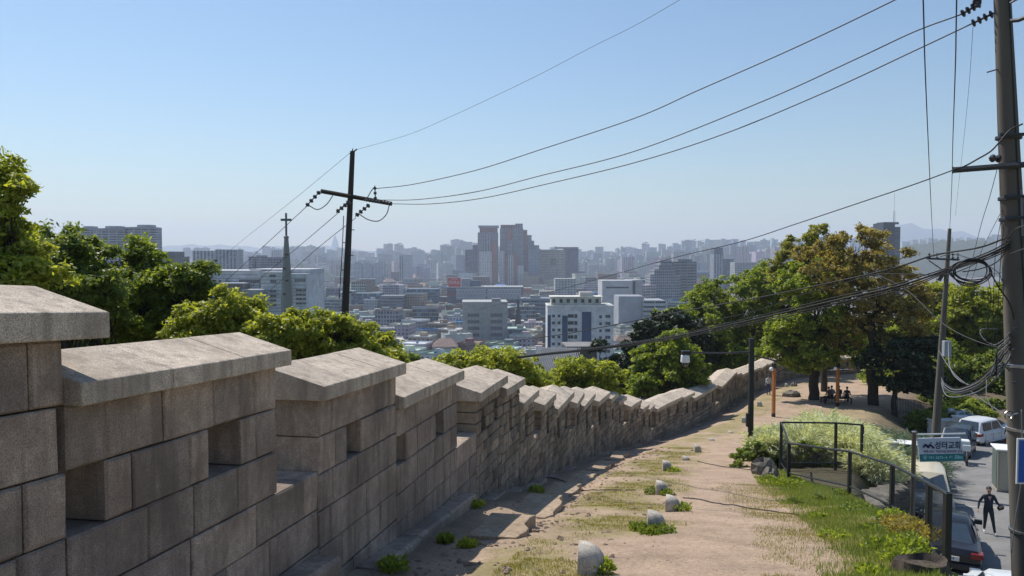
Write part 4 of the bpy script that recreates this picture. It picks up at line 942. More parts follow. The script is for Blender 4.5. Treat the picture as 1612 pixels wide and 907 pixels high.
for (a, lab, r) in (([(552, 240), (480, 300), (420, 348), (365, 392), (300, 446), (230, 510)], 'thin wire running from the pole tip down to the trees behind the wall', .007),
                    ([(486, 322), (440, 365), (380, 420), (330, 466), (270, 525)], 'power line crossing the spire just below its cross', .012),
                    ([(535, 333), (480, 380), (420, 430), (370, 473), (310, 525)], 'power line crossing the middle of the church spire', .012),
                    ([(560, 343), (500, 391), (440, 444), (395, 484), (330, 545)], 'power line crossing the lower part of the church spire', .012)):
    cable(a, 28, 75, r, lab)
cable([(1500, 268), (1440, 290), (1360, 317), (1255, 352), (1165, 381), (1060, 406), (960, 434), (880, 456), (800, 476), (700, 500), (600, 520)], 13.6, 130, .011, 'thin line falling from the crossarm end across the skyline of flats')
A = [(1585, 374), (1540, 390), (1470, 402), (1400, 424), (1290, 449), (1182, 471), (1076, 490), (932, 518), (860, 530), (745, 544), (653, 553), (560, 560)]
cable(A, 13.5, 60, .016, 'single black cable, uppermost of those crossing in front of the green trees')
for k, (dy, r) in enumerate(((0, .022), (4, .014), (-4, .012), (7, .01))):
    Bp = [(1590, 383+dy*1.2), (1560, 399+dy), (1500, 421+dy*.6), (1450, 439+dy), (1400, 454+dy), (1323, 471+dy*1.2), (1217, 496+dy), (1076, 527+dy*.6), (980, 543+dy*.4), (900, 553+dy*.3), (860, 557+dy*.3), (741, 571+dy*.2), (692, 574+dy*.2), (600, 577)]
    cable(Bp, 13.5, 55, r, ['thickest strand of the cable bundle crossing in front of the trees', 'strand hanging just under the thick bundle cable', 'strand riding just over the thick bundle cable', 'loosest lower strand of the cable bundle'][k], 'bundle of cables crossing in front of the trees')
cable([(1575, 395), (1500, 430), (1440, 432), (1380, 432), (1330, 445), (1250, 468), (1180, 492), (1080, 512)], 13.6, 40, .009, 'slack thin cable arching over the bundle by the bronze tree')
cable([(1380, 432), (1425, 455), (1470, 497), (1500, 520), (1545, 540), (1578, 545), (1592, 520)], 20, 13.6, .011, 'cable drooping from the bundle in a long curve back to the concrete pole')
cable([(1453, -10), (1456, 100), (1461, 220), (1466, 330), (1470, 405)], 9, 36, .009, 'near-vertical wire with a splice, first from the bronze tree side')
cable([(1506, -10), (1504, 100), (1500, 220), (1498, 300), (1495, 362)], 9, 36, .009, 'near-vertical wire ending on the tip of the slim pole')
cable([(1532, 38), (1525, 140), (1516, 230), (1508, 300), (1504, 340)], 14, 34, .004, 'faint hair-thin wire beside the near-vertical pair')
for pts, lab, Y0, Y1, r in (([(1571, 262), (1558, 310), (1545, 352), (1531, 408)], 'steep thin wire down from the underside of the crossarm', 13.7, 20, .006),
                   ([(1578, 330), (1560, 365), (1544, 398), (1530, 440)], 'steep thin wire from the lower band of the concrete pole', 13.6, 20, .005),
                   ([(1580, 350), (1574, 430), (1570, 520), (1569, 600)], 'wire hanging beside the concrete pole shaft', 13.3, 13.4, .006),
                   ([(1575, 350), (1567, 400), (1564, 470), (1562, 560)], 'second wire hanging clear of the concrete pole shaft', 13.3, 13.5, .005),
                   ([(1556, 440), (1560, 470), (1554, 520), (1550, 575)], 'short wire dangling under the big coil', 13.3, 13.5, .005),
                   ([(1528, 418), (1520, 440), (1510, 470), (1530, 505), (1560, 545)], 'thin wire looping down inside the coil toward the pole', 14, 13.4, .006),
                   ([(1610, 195), (1590, 205), (1575, 222), (1560, 238), (1540, 250), (1518, 262), (1500, 268)], 'twisted grey cable joining the concrete pole to its crossarm end', 13.3, 13.5, .014),
                   ([(1500, 440), (1540, 436), (1570, 430), (1606, 424)], 'level thin wire through the coil', 20, 13.4, .005),
                   ([(1590, 400), (1612, 392), (1640, 384)], 'cable leaving the concrete pole at the picture edge', 13.3, 10, .012),
                   ([(1585, 378), (1598, 362), (1612, 356), (1640, 350)], 'black cable wrapped round the concrete pole and off the edge', 13.2, 10, .012),
                   ([(1560, 430), (1572, 452), (1590, 480), (1600, 520)], 'cable falling from the coil behind the concrete pole', 13.4, 13.6, .012),
                   ([(1480, 404), (1500, 400), (1520, 405), (1545, 414), (1570, 428), (1580, 450)], 'cable humped over the top of the coil', 20, 13.4, .01),
                   ([(1585, 376), (1580, 400), (1565, 415), (1540, 424), (1515, 428)], 'cable curling from the pole into the coil', 13.3, 13.5, .01)):
    cable(pts, Y0, Y1, r, lab)
# coil hung on the bundle
m = MB()
for k in range(5):
    c0 = at(1531, 424, 13.6); rr = .30+.012*k; ox = .03*math.sin(k*2.1)
    m.tube([c0+Vector((ox+rr*math.cos(t)*(.98+.03*math.sin(k)), .05*math.sin(t*2+k)+.02*k, rr*.62*math.sin(t)-.02*k)) for t in np.linspace(0, 2*math.pi, 36)], .011, 5, caps=False)
tag(m.build('cable_coil', M_cable, smooth=True), 'big black cable coil hanging from the bundle beside the concrete pole', 'cable coil')
# tangle between the two poles
q = random.Random(12)
tl = ['sagging grey cable at the bottom of the tangle between the poles', 'sagging cable second from the bottom of the tangle', 'dark sagging cable in the middle of the tangle', 'dark cable near the top of the sagging tangle', 'pale cable looped under the tangle near the slim pole',
      'slack black cable rising from the tangle to the concrete pole', 'crooked cable crossing the tangle', 'topmost cable of the sagging tangle', 'thin pale line stretched through the tangle']
for k in range(9):
    dy = q.uniform(-9, 11)
    cable([(1482, 597+dy*.5), (1488, 610+dy), (1505, 617+dy*.8), (1535, 608+dy), (1560, 588+dy*1.4), (1578, 560+dy*1.6), (1590, 538+dy*2)], 35, 13.5, q.choice([.014, .018, .012]), tl[k], 'tangle of cables sagging between the two poles', mat=M_cableg if k in (0, 4, 8) else M_cable)
cable([(1493, 540), (1494, 570), (1500, 588), (1512, 600), (1525, 606)], 35, 26, .02, 'pale lead dropping from the grey box on the slim pole', mat=M_cableg)
cable([(1478, 552), (1490, 572), (1504, 590), (1520, 604)], 35, 26, .014, 'thin lead curving from the slim pole into the tangle', mat=M_cableg)
cable([(1527, 615), (1550, 632), (1575, 648), (1590, 655)], 22, 13.4, .008, 'pale thin cable slanting down to the ring on the concrete pole', mat=M_cableg)
cable([(1553, 598), (1553, 620), (1558, 635), (1564, 646)], 15, 14.5, .007, 'loose pale cable end dangling under the tangle', mat=M_cableg)
cable([(1590, 523), (1580, 535), (1565, 543), (1550, 535), (1543, 524), (1548, 518), (1572, 518)], 13.3, 14, .01, 'pale cable loop standing out from the concrete pole', mat=M_cableg)
for k in range(6):
    x0 = 1568+q.uniform(-4, 6)
    cable([(1588, 535+k*3), (x0+6, 548+k*5), (x0+q.uniform(-8, 4), 570+k*3), (x0-6+k*2, 590), (x0+4, 594-k*6), (1590, 560+k*5)], 13.35, 13.5, .009, ['first', 'second', 'third', 'fourth', 'fifth', 'sixth'][k]+' slack loop from the top in the knot of cable on the concrete pole', 'knot of slack loops on the concrete pole', mat=M_cable if k % 2 else M_cableg)
# ------------------------------------------------------------------ poles
def shaft(px0, py0, px1, py1, Y, r0, r1, base, n=20):
    a, b = at(px0, py0, Y), at(px1, py1, Y); d = (b-a)/(b.z-a.z); return base+d*0, a, b, d
def insul(p, q_, r=.05, n=5, mat=None):
    m = MB(); p, q_ = Vector(p), Vector(q_); L = (q_-p).length; d = (q_-p)/L; z = Vector((0, 0, 1)); rot = z.rotation_difference(d).to_matrix().to_4x4(); M_ = Matrix.Translation(p) @ rot
    prof = [(.012, 0)]
    for k in range(n): t0 = L*(k+.1)/n; prof += [(.02, t0), (r, t0+L*.25/n), (r*.85, t0+L*.45/n), (.02, t0+L*.6/n)]
    prof += [(.012, L)]; m.lathe(prof, 10, 0, M_); return m
M_ins = simple('brown_insulator', (.025, .02, .025), .3, spec=.7)
# the big concrete pole
def pole_obj(name, base, top, r0, r1, label, mat, cat='utility pole', n=22):
    e = empty(name, base, 0, label, cat); b = Vector(base); m = MB(); d = Vector(top)-b
    m.tube([d*t for t in np.linspace(0, 1, 8)], [r0+(r1-r0)*t for t in np.linspace(0, 1, 8)], n); m.build('shaft', mat, e, smooth='auto'); return e, b, d
pa, pb = at(1578, 0, 13.7), at(1600.5, 500, 13.7); dd = (pa-pb)/(pa.z-pb.z); zb0 = float(zr(13.7))-.3
base = pb+dd*(zb0-pb.z); top = pb+dd*(5.8-pb.z)
e, b0_, d_ = pole_obj('utility_pole', base, top, .30, .115, 'massive weathered concrete utility pole, hung with cables, at the picture edge', M_pole)
def onp(py, dx=0, dy_=0): z = at(1595, py, 13.7).z; p = pb+dd*(z-pb.z); return p-b0_+Vector((dx, dy_, 0))
for py, wd_ in ((217, .22), (313, .2), (346, .2)):
    m = MB(); p = onp(py, 0, -.02); m.tube([p+Vector((-wd_-.07, -.19, .02)), p+Vector((wd_+.02, -.19, -.02+.05))], .03, 6); m.lathe([(.2, -.03), (.205, -.02), (.205, .02), (.2, .03)], 20, 0, Matrix.Translation(p+Vector((0, .02, 0)))); m.build('band_bracket', M_arm, e)
for py in (575, 675, 835):
    m = MB(); m.lathe([(.222 if py < 600 else .245 if py < 800 else .262, -.03), (.226 if py < 600 else .25 if py < 800 else .268, -.02), (.226 if py < 600 else .25 if py < 800 else .268, .02), (.222, .03)], 20, 0, Matrix.Translation(onp(py))); m.build('strap', M_steel, e)
m = MB(); a = at(1500, 268, 13.55)-b0_; b = at(1630, 258, 13.45)-b0_; m.tube([a, b], .05, 4); m.tube([a+Vector((0, 0, -.06)), a+Vector((0, 0, .06))], .01, 4); m.build('crossarm', M_arm, e)
m = insul(at(1575, 250, 13.45)-b0_, at(1557, 249, 13.4)-b0_, .07, 2); m.build('insulator', M_ins, e)
for (x0, y0), (x1, y1) in (((1513, 23), (1545, 4)), ((1529, 38), (1566, 20)), ((1537, 8), (1540, -8))):
    m = insul(at(x0, y0, 14.2)-b0_, at(x1, y1, 13.9)-b0_, .075, 4); m.build('insulator', M_ins, e)
m = MB(); m.tube([at(1540, -8, 13.9)-b0_, at(1600, -25, 13.6)-b0_], .03, 6); m.tube([at(1566, 20, 13.9)-b0_, at(1590, 8, 13.6)-b0_], .03, 6); m.build('tie_arm', M_arm, e)
m = MB(); m.tube([at(1591, 33, 13.5)-b0_, at(1603, 32, 13.4)-b0_, at(1618, 26, 13.3)-b0_], .035, 6); m.tube([at(1590, 5, 13.5)-b0_, at(1605, -3, 13.4)-b0_], .02, 5); m.build('tie_arm', M_arm, e)
m = MB(); m.tube([at(1571, 109, 13.7)-b0_, at(1554, 114, 13.6)-b0_], .012, 5); m.build('climbing_step', M_arm, e)
m = MB(); m.tube([onp(y, .03+.01*math.sin(y), -.05-r_) for y, r_ in zip((-60, 60, 180, 300, 420, 520), (.08, .09, .11, .13, .145, .15))], .014, 5); m.build('conduit', M_cable, e)
m = MB(); m.tube([onp(y, .035+.006*math.sin(y*.3), -.21) for y in (300, 325, 350, 372)], .02, 5); m.tube([onp(y, .08, -.2) for y in (310, 350, 385)], .012, 5); m.build('conduit', M_cableg, e)
m = MB(); c0 = onp(652, -.28, -.1); m.tube([c0+Vector((.07*math.cos(t), 0, .07*math.sin(t))) for t in np.linspace(0, 2*math.pi*1.6, 24)], .013, 5); m.tube([c0, onp(640, .1, -.25)], .012, 5); m.build('cable_ring', M_steel, e)
cable([(1608, 645), (1609, 700), (1607, 760), (1598, 820), (1592, 870)], 13.3, 13.2, .009, 'pale cable running down the face of the concrete pole', mat=M_cableg)
for py, px in ((517, 1599), (550, 1597), (602, 1595)):
    m = MB(); p = at(px, py, 13.45)-b0_; m.box(p.x-.035, p.x+.035, p.y-.03, p.y+.02, p.z-.012, p.z+.012); m.build('bolt_hole_cover', M_arm, e)
# blue sign on the pole
sg = empty('pole_sign', at(1616, 690, 13.2), 0, 'blue sign with a white border fixed to the concrete pole, cut by the picture edge', 'sign')
m = MB(); m.box(-.16, .5, -.01, .01, -.78, 0, bev=.004); m.build('border', M_white, sg)
m = MB(); m.box(-.13, .47, -.018, -.012, -.75, -.03); m.build('face', simple('blue_sign_face', (.02, .09, .42), .4, var=.05), sg)
# the far pole outside the wall, leaning a little
pb1 = at(543, 495, 28); pt1 = at(555, 238, 28); dd1 = (pt1-pb1)/(pt1.z-pb1.z); bz = H(pb1.x, 28)-.3; b1p = pb1+dd1*(bz-pb1.z)
M_darkp = simple('dark_weathered_pole', (.04, .035, .032), .8, var=.35, scale=3, bump=.4)
e, bb, d1 = pole_obj('utility_pole', b1p, pt1, .23, .085, 'leaning dark utility pole with a tilted crossarm, standing beyond the wall', M_darkp, n=16)
q1 = lambda x, y, Y=28.: at(x, y, Y)-bb
m = MB(); m.tube([q1(505, 300, 27.4), q1(617, 320, 28.5)], .055, 4); m.tube([q1(505, 303, 27.4), q1(617, 323, 28.5)], .03, 4); m.build('crossarm', M_darkp, e)
m = MB(); m.tube([q1(545, 316, 27.8), q1(553, 345)], .02, 4); m.build('brace', M_arm, e)
for (x0, y0), (x1, y1), n_ in (((504, 301), (481, 326), 4), ((551, 317), (529, 335), 4), ((582, 322), (559, 341), 4), ((591, 315), (590, 292), 3), ((505, 302), (535, 305), 6), ((575, 315), (600, 319), 5), ((602, 318), (616, 321), 3)):
    m = insul(q1(x0, y0, 27.6), q1(x1, y1, 27.9), .085 if n_ == 4 else .06, n_); m.build('insulator', M_ins, e)
for pts in ([(487, 324), (500, 330), (514, 322), (524, 308)], [(565, 337), (580, 346), (596, 348), (608, 338), (613, 323)], [(530, 333), (540, 325), (549, 316)], [(578, 312), (585, 300), (590, 294)]):
    m = MB(); m.tube(cat_rom([q1(x, y, 27.7) for x, y in pts], 6), .017, 5); m.build('jumper_wire', M_cable, e)
for k, py in enumerate((362, 382, 402, 425, 460)):
    m = MB(); x = 543+(495-py)*.047; m.tube([q1(x-9 if k % 2 else x, py, 27.9), q1(x+9 if not k % 2 else x, py, 27.9)], .016, 5); m.build('climbing_step', M_arm, e)
m = MB(); m.tube([q1(551, 243), q1(562, 235)], .03, 5); m.tube([q1(555, 240), q1(555, 234)], .02, 5); m.build('tip_clamp', M_arm, e)
m = MB(); m.tube([q1(541, 340, 27.8), q1(538.5, 400, 27.8), q1(534, 470, 27.7)], .015, 4); m.build('down_wire', M_cable, e)
# slim pole by the road
pb2 = at(1473.5, 680, 36); pt2 = at(1495, 360, 36); dd2 = (pt2-pb2)/(pt2.z-pb2.z); b2p = pb2+dd2*(float(zr(36))-.3-pb2.z)
e, bb2, d2 = pole_obj('utility_pole', b2p, pt2, .23, .075, 'slim grey utility pole leaning slightly between the bronze tree and the concrete pole', M_pole, n=14)
q2 = lambda x, y, Y=36.: at(x, y, Y)-bb2
m = MB(); m.tube([q2(1459, 407, 35.9), q2(1510, 409, 35.8)], .045, 4); m.tube([q2(1462, 410), q2(1488, 428)], .025, 4); m.build('crossarm', M_arm, e)
for x in (1463, 1475, 1500, 1508): m = insul(q2(x, 408, 35.9), q2(x, 398, 35.9), .06, 2); m.build('insulator', M_ins, e)
m = MB(); m.tube([q2(1487, 425), q2(1477, 441)], .12, 8); m.build('transformer_bracket', M_arm, e)
m = MB(); a = q2(1490, 549, 35.7); m.box(a.x-.16, a.x+.16, a.y-.12, a.y+.1, a.z-.36, a.z+.36, bev=.02); m.build('junction_box', simple('grey_junction_box', (.3, .32, .35), .5), e)
# ------------------------------------------------------------------ lamp post, timber posts
lx = at(1181, 728, 32).x; lz = H(lx, 32)
e = empty('lamp_post', (lx, 32, lz), 0, 'square black lamp post with a side arm carrying a white camera dome', 'lamp post'); k = 32/F
hz_ = at(1181, 533, 32).z-lz
m = MB(); m.box(-.09, .09, -.09, .09, -.2, hz_, bev=.015); m.box(-.15, .15, -.15, .15, -.1, .12, bev=.01); m.build('post', M_blackm, e)
m = MB(); z1 = at(0, 556, 32).z-lz; m.tube([(-.1, 0, z1+.04), (-1.3, 0, z1), (-2.65, 0, z1+.03)], .035, 8); m.build('arm', M_arm, e)
m = MB(); m.tube([(.1, 0, z1-.12), (.5, 0, z1-.2), (1.05, 0, z1-.32)], .03, 6); m.tube([(.75, 0, z1-.26), (1.25, 0, z1-.45)], .02, 5); m.build('arm', M_arm, e)
m = MB(); m.box(-2.85, -2.5, -.12, .12, z1-.07, z1+.1, bev=.02); m.build('camera_bracket', M_blackm, e)
m = MB(); m.lathe([(.1, -.05), (.17, -.1), (.19, -.3), (.19, -.36), (.15, -.38)], 16, 0, Matrix.Translation((-2.7, 0, z1))); dm = m.build('camera_housing', M_white, e, smooth='auto')
m = MB(); m.lathe([(.14, -.38), (.14, -.44), (.1, -.52), (.02, -.56)], 16, 0, Matrix.Translation((-2.7, 0, z1))); m.build('camera_dome', M_glass, e, smooth=True)
m = MB(); m.box(-.2, -.1, -.16, .02, 1.4, 1.95, bev=.01); m.build('control_box', M_blackm, e)
for (px, yt, yb_, Y, lab) in ((1217.5, 572, 658, 56, 'orange-brown timber post with a dark cap, at the side of the path'), (1318, 572, 642, 61.5, 'orange-brown timber post with a dark cap, in front of the seated people')):
    X = at(px, yb_, Y).x; z = H(X, Y); h = at(px, yt, Y).z-z; e = empty('timber_post', (X, Y, z), .3, lab, 'post', 'orange-brown timber posts')
    m = MB(); m.box(-.095, .095, -.095, .095, .25, h-.35, bev=.01); m.build('post', M_orange, e)
    m = MB(); m.box(-.1, .1, -.1, .1, -.2, .25, bev=.01); m.build('foot', M_blackm, e)
    m = MB(); m.box(-.11, .11, -.11, .11, h-.35, h, bev=.01); m.build('cap', M_blackm, e)
    m = MB(); m.lathe([(.1, -.1), (.16, -.04), (.12, .1), (.02, .16)], 12, 0, Matrix.Translation((-.22, 0, h-.42))); m.build('lamp_globe', M_white, e, smooth=True)
# ------------------------------------------------------------------ railing
def rail_run(pts, h, name, label):
    """posts at plan points with chain link between; h = post height, or one per post"""
    hs = h if isinstance(h, (list, tuple)) else [h]*len(pts)
    x0, y0 = pts[0][:2]; e = empty(name, (x0, y0, H(x0, y0)), 0, label, 'railing'); O = e.location.copy(); P = []
    for (x, y, zt), hh in zip(pts, hs):
        zt_ = zt if zt is not None else H(x, y)+hh; zb_ = zt_-hh; P.append((Vector((x, y, zb_))-O, Vector((x, y, zt_))-O))
        a, b = P[-1]; m = MB(); m.box(a.x-.042, a.x+.042, a.y-.042, a.y+.042, a.z-.5, b.z+.02, bev=.006); m.build('post', M_blackm, e)
    for (a0, a1), (b0, b1) in zip(P[:-1], P[1:]):
        m = MB(); m.tube([a1, b1], .032, 8); m.build('top_rail', M_blackm, e)
        f = .16; l0, l1 = a0+(a1-a0)*f, b0+(b1-b0)*f
        m = MB(); m.tube([l0, l1], .026, 6); m.build('bottom_rail', M_blackm, e)
        L = (b1-a1).length; hh = (a1-l0).length; n = int(L/.085); m = MB()
        def pt(u, v): s = l0.lerp(l1, u); t = a1.lerp(b1, u); return s.lerp(t, v)
        du = hh/L
        for q_ in range(-int(n*du)-1, n+1):
            for sgn in (0, 1):
                u0, u1 = q_/n, q_/n+du; v0, v1 = 0., 1.
                if u1 <= 0 or u0 >= 1: continue
                if u0 < 0: v0 = -u0/du; u0 = 0.
                if u1 > 1: v1 = 1-(u1-1)/du; u1 = 1.
                A_, B_ = (pt(u0, v0), pt(u1, v1)) if not sgn else (pt(u0, 1-v0), pt(u1, 1-v1))
                m.tube([A_, B_], .0013, 3, caps=False)
        m.build('chain_link', simple('dark_wire_mesh', (.03, .032, .035), .5, metal=.5), e)
    return e
def fp(px, py, Y): p = at(px, py, Y); return (p.x, p.y, p.z)
rail_run([fp(1492, 778, 10.6), fp(1463, 762, 14.0), fp(1405, 732, 17.6), fp(1338, 711, 21.6), fp(1242, 698, 25.2)], [1.35, 1.15, 1.1, 1.15, 1.15], 'railing', 'low black railing with chain link along the turf edge')
rail_run([fp(1242.5, 698, 25.25), fp(1230, 665, 28.2), fp(1316, 666, 28.2), fp(1357, 669, 28.4), fp(1358, 672, 30)], [1.2, 1.75, 1.75, 1.75, 1.75], 'railing', 'taller black railing round the back of the fenced hollow')
e = empty('iron_fence', at(1408, 640, 60), 0, 'thin dark iron fence on the green bank behind the slim pole', 'fence'); O = e.location.copy()
m = MB(); fpts = [fp(1408, 628, 58), fp(1440, 630, 60), (at(1470, 640, 60).x, 60, at(1470, 640, 60).z)]
for a, b in zip(fpts[:-1], fpts[1:]):
    a, b = Vector(a)-O, Vector(b)-O
    for t in np.linspace(0, 1, 14): p = a.lerp(b, t); m.tube([p, p-Vector((0, 0, 1.1))], .02, 4)
    m.tube([a, b], .025, 4); m.tube([a-Vector((0, 0, .9)), b-Vector((0, 0, .9))], .025, 4)
m.build('bars', M_blackm, e)
# ------------------------------------------------------------------ church signboard
M_sgw = simple('pale_signboard', (.50, .54, .64), .4, var=.04); M_sgt = simple('teal_band', (.015, .17, .2), .4, var=.05); M_navy = simple('navy_lettering', (.015, .02, .08), .5, var=.02); M_plum = simple('small_plum_lettering', (.12, .06, .14), .5, var=.02); M_cyan = simple('pale_teal_lettering', (.3, .62, .66), .5, var=.02)
M_post = simple('brown_grey_steel_post', (.16, .135, .12), .35, metal=.6)
sx_, sy_ = at(1437.5, 700, 20).x, 20.; zt_ = at(1437, 680.5, 20).z; zb_ = float(height(np.array([sx_]), np.array([sy_]))[0])
sg = empty('church_sign', (sx_, sy_, zb_), 0, 'pale Korean church signboard with a teal lower band on a brown steel post', 'sign'); hh = zt_-zb_
m = MB(); m.tube([(0, 0, -.5), (0.02, 0, hh)], .055, 12); m.build('post', M_post, sg, smooth='auto')
m = MB(); m.lathe([(.065, 0), (.065, .02), (.03, .03)], 12, 0, Matrix.Translation((.02, 0, hh))); m.build('post_cap', M_steel, sg)
m = MB(); m.tube([(.05, 0, hh-.06), (1.32, -.02, hh-.03)], .02, 6); m.build('top_bar', M_white, sg)
k = 20/F; S = lambda px, py: ((px-1437.5)*k, at(px, py, 20).z-zb_)
pl = [S(1443, 690), S(1512.5, 688.5), S(1519, 725.5), S(1448.5, 727)]
def on(u, v, dy=-.03): a = (pl[0][0]*(1-u)+pl[1][0]*u, pl[0][1]*(1-u)+pl[1][1]*u); b = (pl[3][0]*(1-u)+pl[2][0]*u, pl[3][1]*(1-u)+pl[2][1]*u); return (a[0]*(1-v)+b[0]*v, dy, a[1]*(1-v)+b[1]*v)
m = MB(); m.add([on(0, 0, -.02), on(1, 0, -.02), on(1, 1, -.02), on(0, 1, -.02), on(0, 0, .02), on(1, 0, .02), on(1, 1, .02), on(0, 1, .02)], [(0, 3, 2, 1)[::-1], (4, 7, 6, 5), (0, 1, 5, 4), (1, 2, 6, 5), (2, 3, 7, 6), (3, 0, 4, 7)]); m.build('board', M_sgw, sg, recalc=True)
m = MB(); m.add([on(0, .68, -.024), on(1, .68, -.024), on(1, .99, -.024), on(0, .99, -.024)], [(3, 2, 1, 0)]); m.build('teal_band', M_sgt, sg)
for A_, B_ in ((( .02, 0), (.02, 0)),): m = MB(); m.tube([(.5, 0, hh-.05), (.5, 0, on(.4, 0)[2])], .012, 5); m.tube([(1.2, 0, hh-.05), (1.2, 0, on(.95, 0)[2])], .012, 5); m.build('hanger', M_steel, sg)
sh_ = .12
def stext(body, u, v, size, mat, sx=1, off=0.0):
    o = text('lettering', body, size, mat, sg, on(u, v, -.03), .001, sx=sx, off=off); return o
stext('성터교회', .67, .34, .215, M_navy, sx=.86, off=.004)
stext('부흥·선교  어린이집·경로대학 안내', .54, .58, .07, M_plum, sx=1.0, off=.001)
stext('☎ 741-3673~4', .34, .83, .098, M_cyan, off=.002); stext('← 50m', .81, .83, .12, M_cyan, off=.003)
m = MB(); z_ = [on(.11, .38), on(.17, .26), on(.225, .40), on(.27, .27), on(.35, .42)]
for a, b in zip(z_[:-1], z_[1:]): m.tube([a, b], .026, 4)
m.tube([Vector(on(.30, .2, -.026)), Vector(on(.30, .2, -.034))], .016, 10); m.build('emblem', M_navy, sg)
# ------------------------------------------------------------------ utility cabinet beside the lane
X = at(1584, 780, 36.6).x; z = float(zr(36.6)); e = empty('utility_cabinet', (X+.05, 36.6, z), R(-20), 'tall cream metal cabinet with a grey-green side, on the lane behind the concrete pole', 'cabinet')
M_cream = simple('cream_metal', (.4, .36, .28), .5, var=.1, scale=1.5)
m = MB(); m.box(-.42, .75, 0, 1.1, .05, 1.95, bev=.02); m.build('body', M_cream, e)
m = MB(); m.box(-.5, .85, -.1, 1.2, 1.95, 2.03, bev=.02); m.build('roof', M_white, e)
m = MB(); m.box(-.45, -.421, .1, 1.0, .15, 1.85); m.build('side_door', simple('green_metal', (.12, .15, .14), .5), e)
m = MB(); m.box(-.35, .68, -.02, 0, .12, 1.88); d0 = m.build('door', M_cream, e); m = MB(); m.box(.5, .56, -.06, -.02, .8, 1.1); m.build('handle', M_steel, d0)
m = MB(); m.box(-.44, .77, .02, 1.08, 0, .05); m.build('plinth', M_conc, e)
# pale walls at the end of the lane
for (px0, px1, yt, yb_, Y, lab) in ((1468, 1512, 664, 690, 56, 'low grey concrete wall at the lane end, behind the signboard'), (1508, 1529, 659, 689, 55, 'pale boxy concrete pier at the end of the low wall'), (1395, 1412, 700, 730, 33, 'narrow pale concrete pier below the silvery shrubs')):
    a, b = at(px0, yt, Y), at(px1, yb_, Y); m = MB(); m.box(0, b.x-a.x, 0, .7 if Y > 40 else .5, -1.0, a.z-b.z, bev=.03); m.box(-.05, b.x-a.x+.05, -.05, .8 if Y > 40 else .55, a.z-b.z, a.z-b.z+.1, bev=.02)
    tag(m.build('concrete_wall' if px1-px0 > 30 else 'concrete_pier', M_concw, loc=(a.x, Y, b.z)), lab, 'wall')
# cables lying across the path
for pts, Y, lab in (([(861, 752), (880, 756), (905, 768), (925, 773), (1000, 772)], None, 'thin black cable creeping across the slabs from the wall'), ([(1075, 785), (1110, 789), (1160, 797), (1220, 806), (1290, 817)], None, 'thin black cable lying across the path near the second lamp'), ([(1098, 727), (1120, 732), (1170, 739), (1184, 740)], None, 'thin black cable crossing the path to the lamp post')):
    P = []
    for px, py in pts:
        Y = 10.
        for _ in range(60):
            v = at(px, py, Y); g = H(v.x, Y)
            if v.z < g: break
            Y += .5
        for _ in range(12): Y -= .05*(1 if at(px, py, Y).z < H(at(px, py, Y).x, Y) else -1)
        v = at(px, py, Y); P.append(Vector((v.x, Y, H(v.x, Y)+.02)))
    m = MB(); Q = cat_rom(P, 8); m.tube([Vector((p.x, p.y, H(p.x, p.y)+.018)) for p in Q], .014, 5); tag(m.build('ground_cable', M_cable), lab, 'cable')
# ------------------------------------------------------------------ trees and bushes
def leaves_np(centres, radii, n_per, size, seed, flat=.55, droop=.25, aspect=1.7):
    r = np.random.default_rng(seed); N = len(centres)*n_per
    c0 = np.repeat(centres, n_per, 0); rr = np.repeat(radii, n_per)[:, None]
    d = r.normal(size=(N, 3)); d /= np.linalg.norm(d, axis=1)[:, None]; d *= (r.random(N)[:, None])**.45*rr; d[:, 2] *= flat
    d[:, 2] -= droop*(d[:, 0]**2+d[:, 1]**2)/rr[:, 0]
    c = c0+d
    nrm = r.normal(size=(N, 3))*.75+np.array([0, 0, 1.0])+d/rr*.6; nrm /= np.linalg.norm(nrm, axis=1)[:, None]
    t = r.normal(size=(N, 3)); t -= nrm*(t*nrm).sum(1)[:, None]; t /= np.linalg.norm(t, axis=1)[:, None]; b = np.cross(nrm, t)
    s = size*(.6+.8*r.random(N))[:, None]
    v = np.stack([c-t*s*aspect*.5, c+b*s*.42-nrm*s*.1, c+t*s*aspect*.5, c-b*s*.42-nrm*s*.1], 1).reshape(-1, 3)
    f = np.arange(N*4).reshape(-1, 4); return v, f
def limb(mb, a, b, r0, r1, q, wob=.08, n=5, seg=6):
    a, b = Vector(a), Vector(b); L = (b-a).length; P = []
    for k in range(seg+1):
        t = k/seg; p = a.lerp(b, t); w_ = wob*L*math.sin(math.pi*t); P.append(p+Vector((q.uniform(-1, 1)*w_, q.uniform(-1, 1)*w_, q.uniform(-.5, .8)*w_)))
    mb.tube(P, [r0+(r1-r0)*k/seg for k in range(seg+1)], n, caps=False); return P
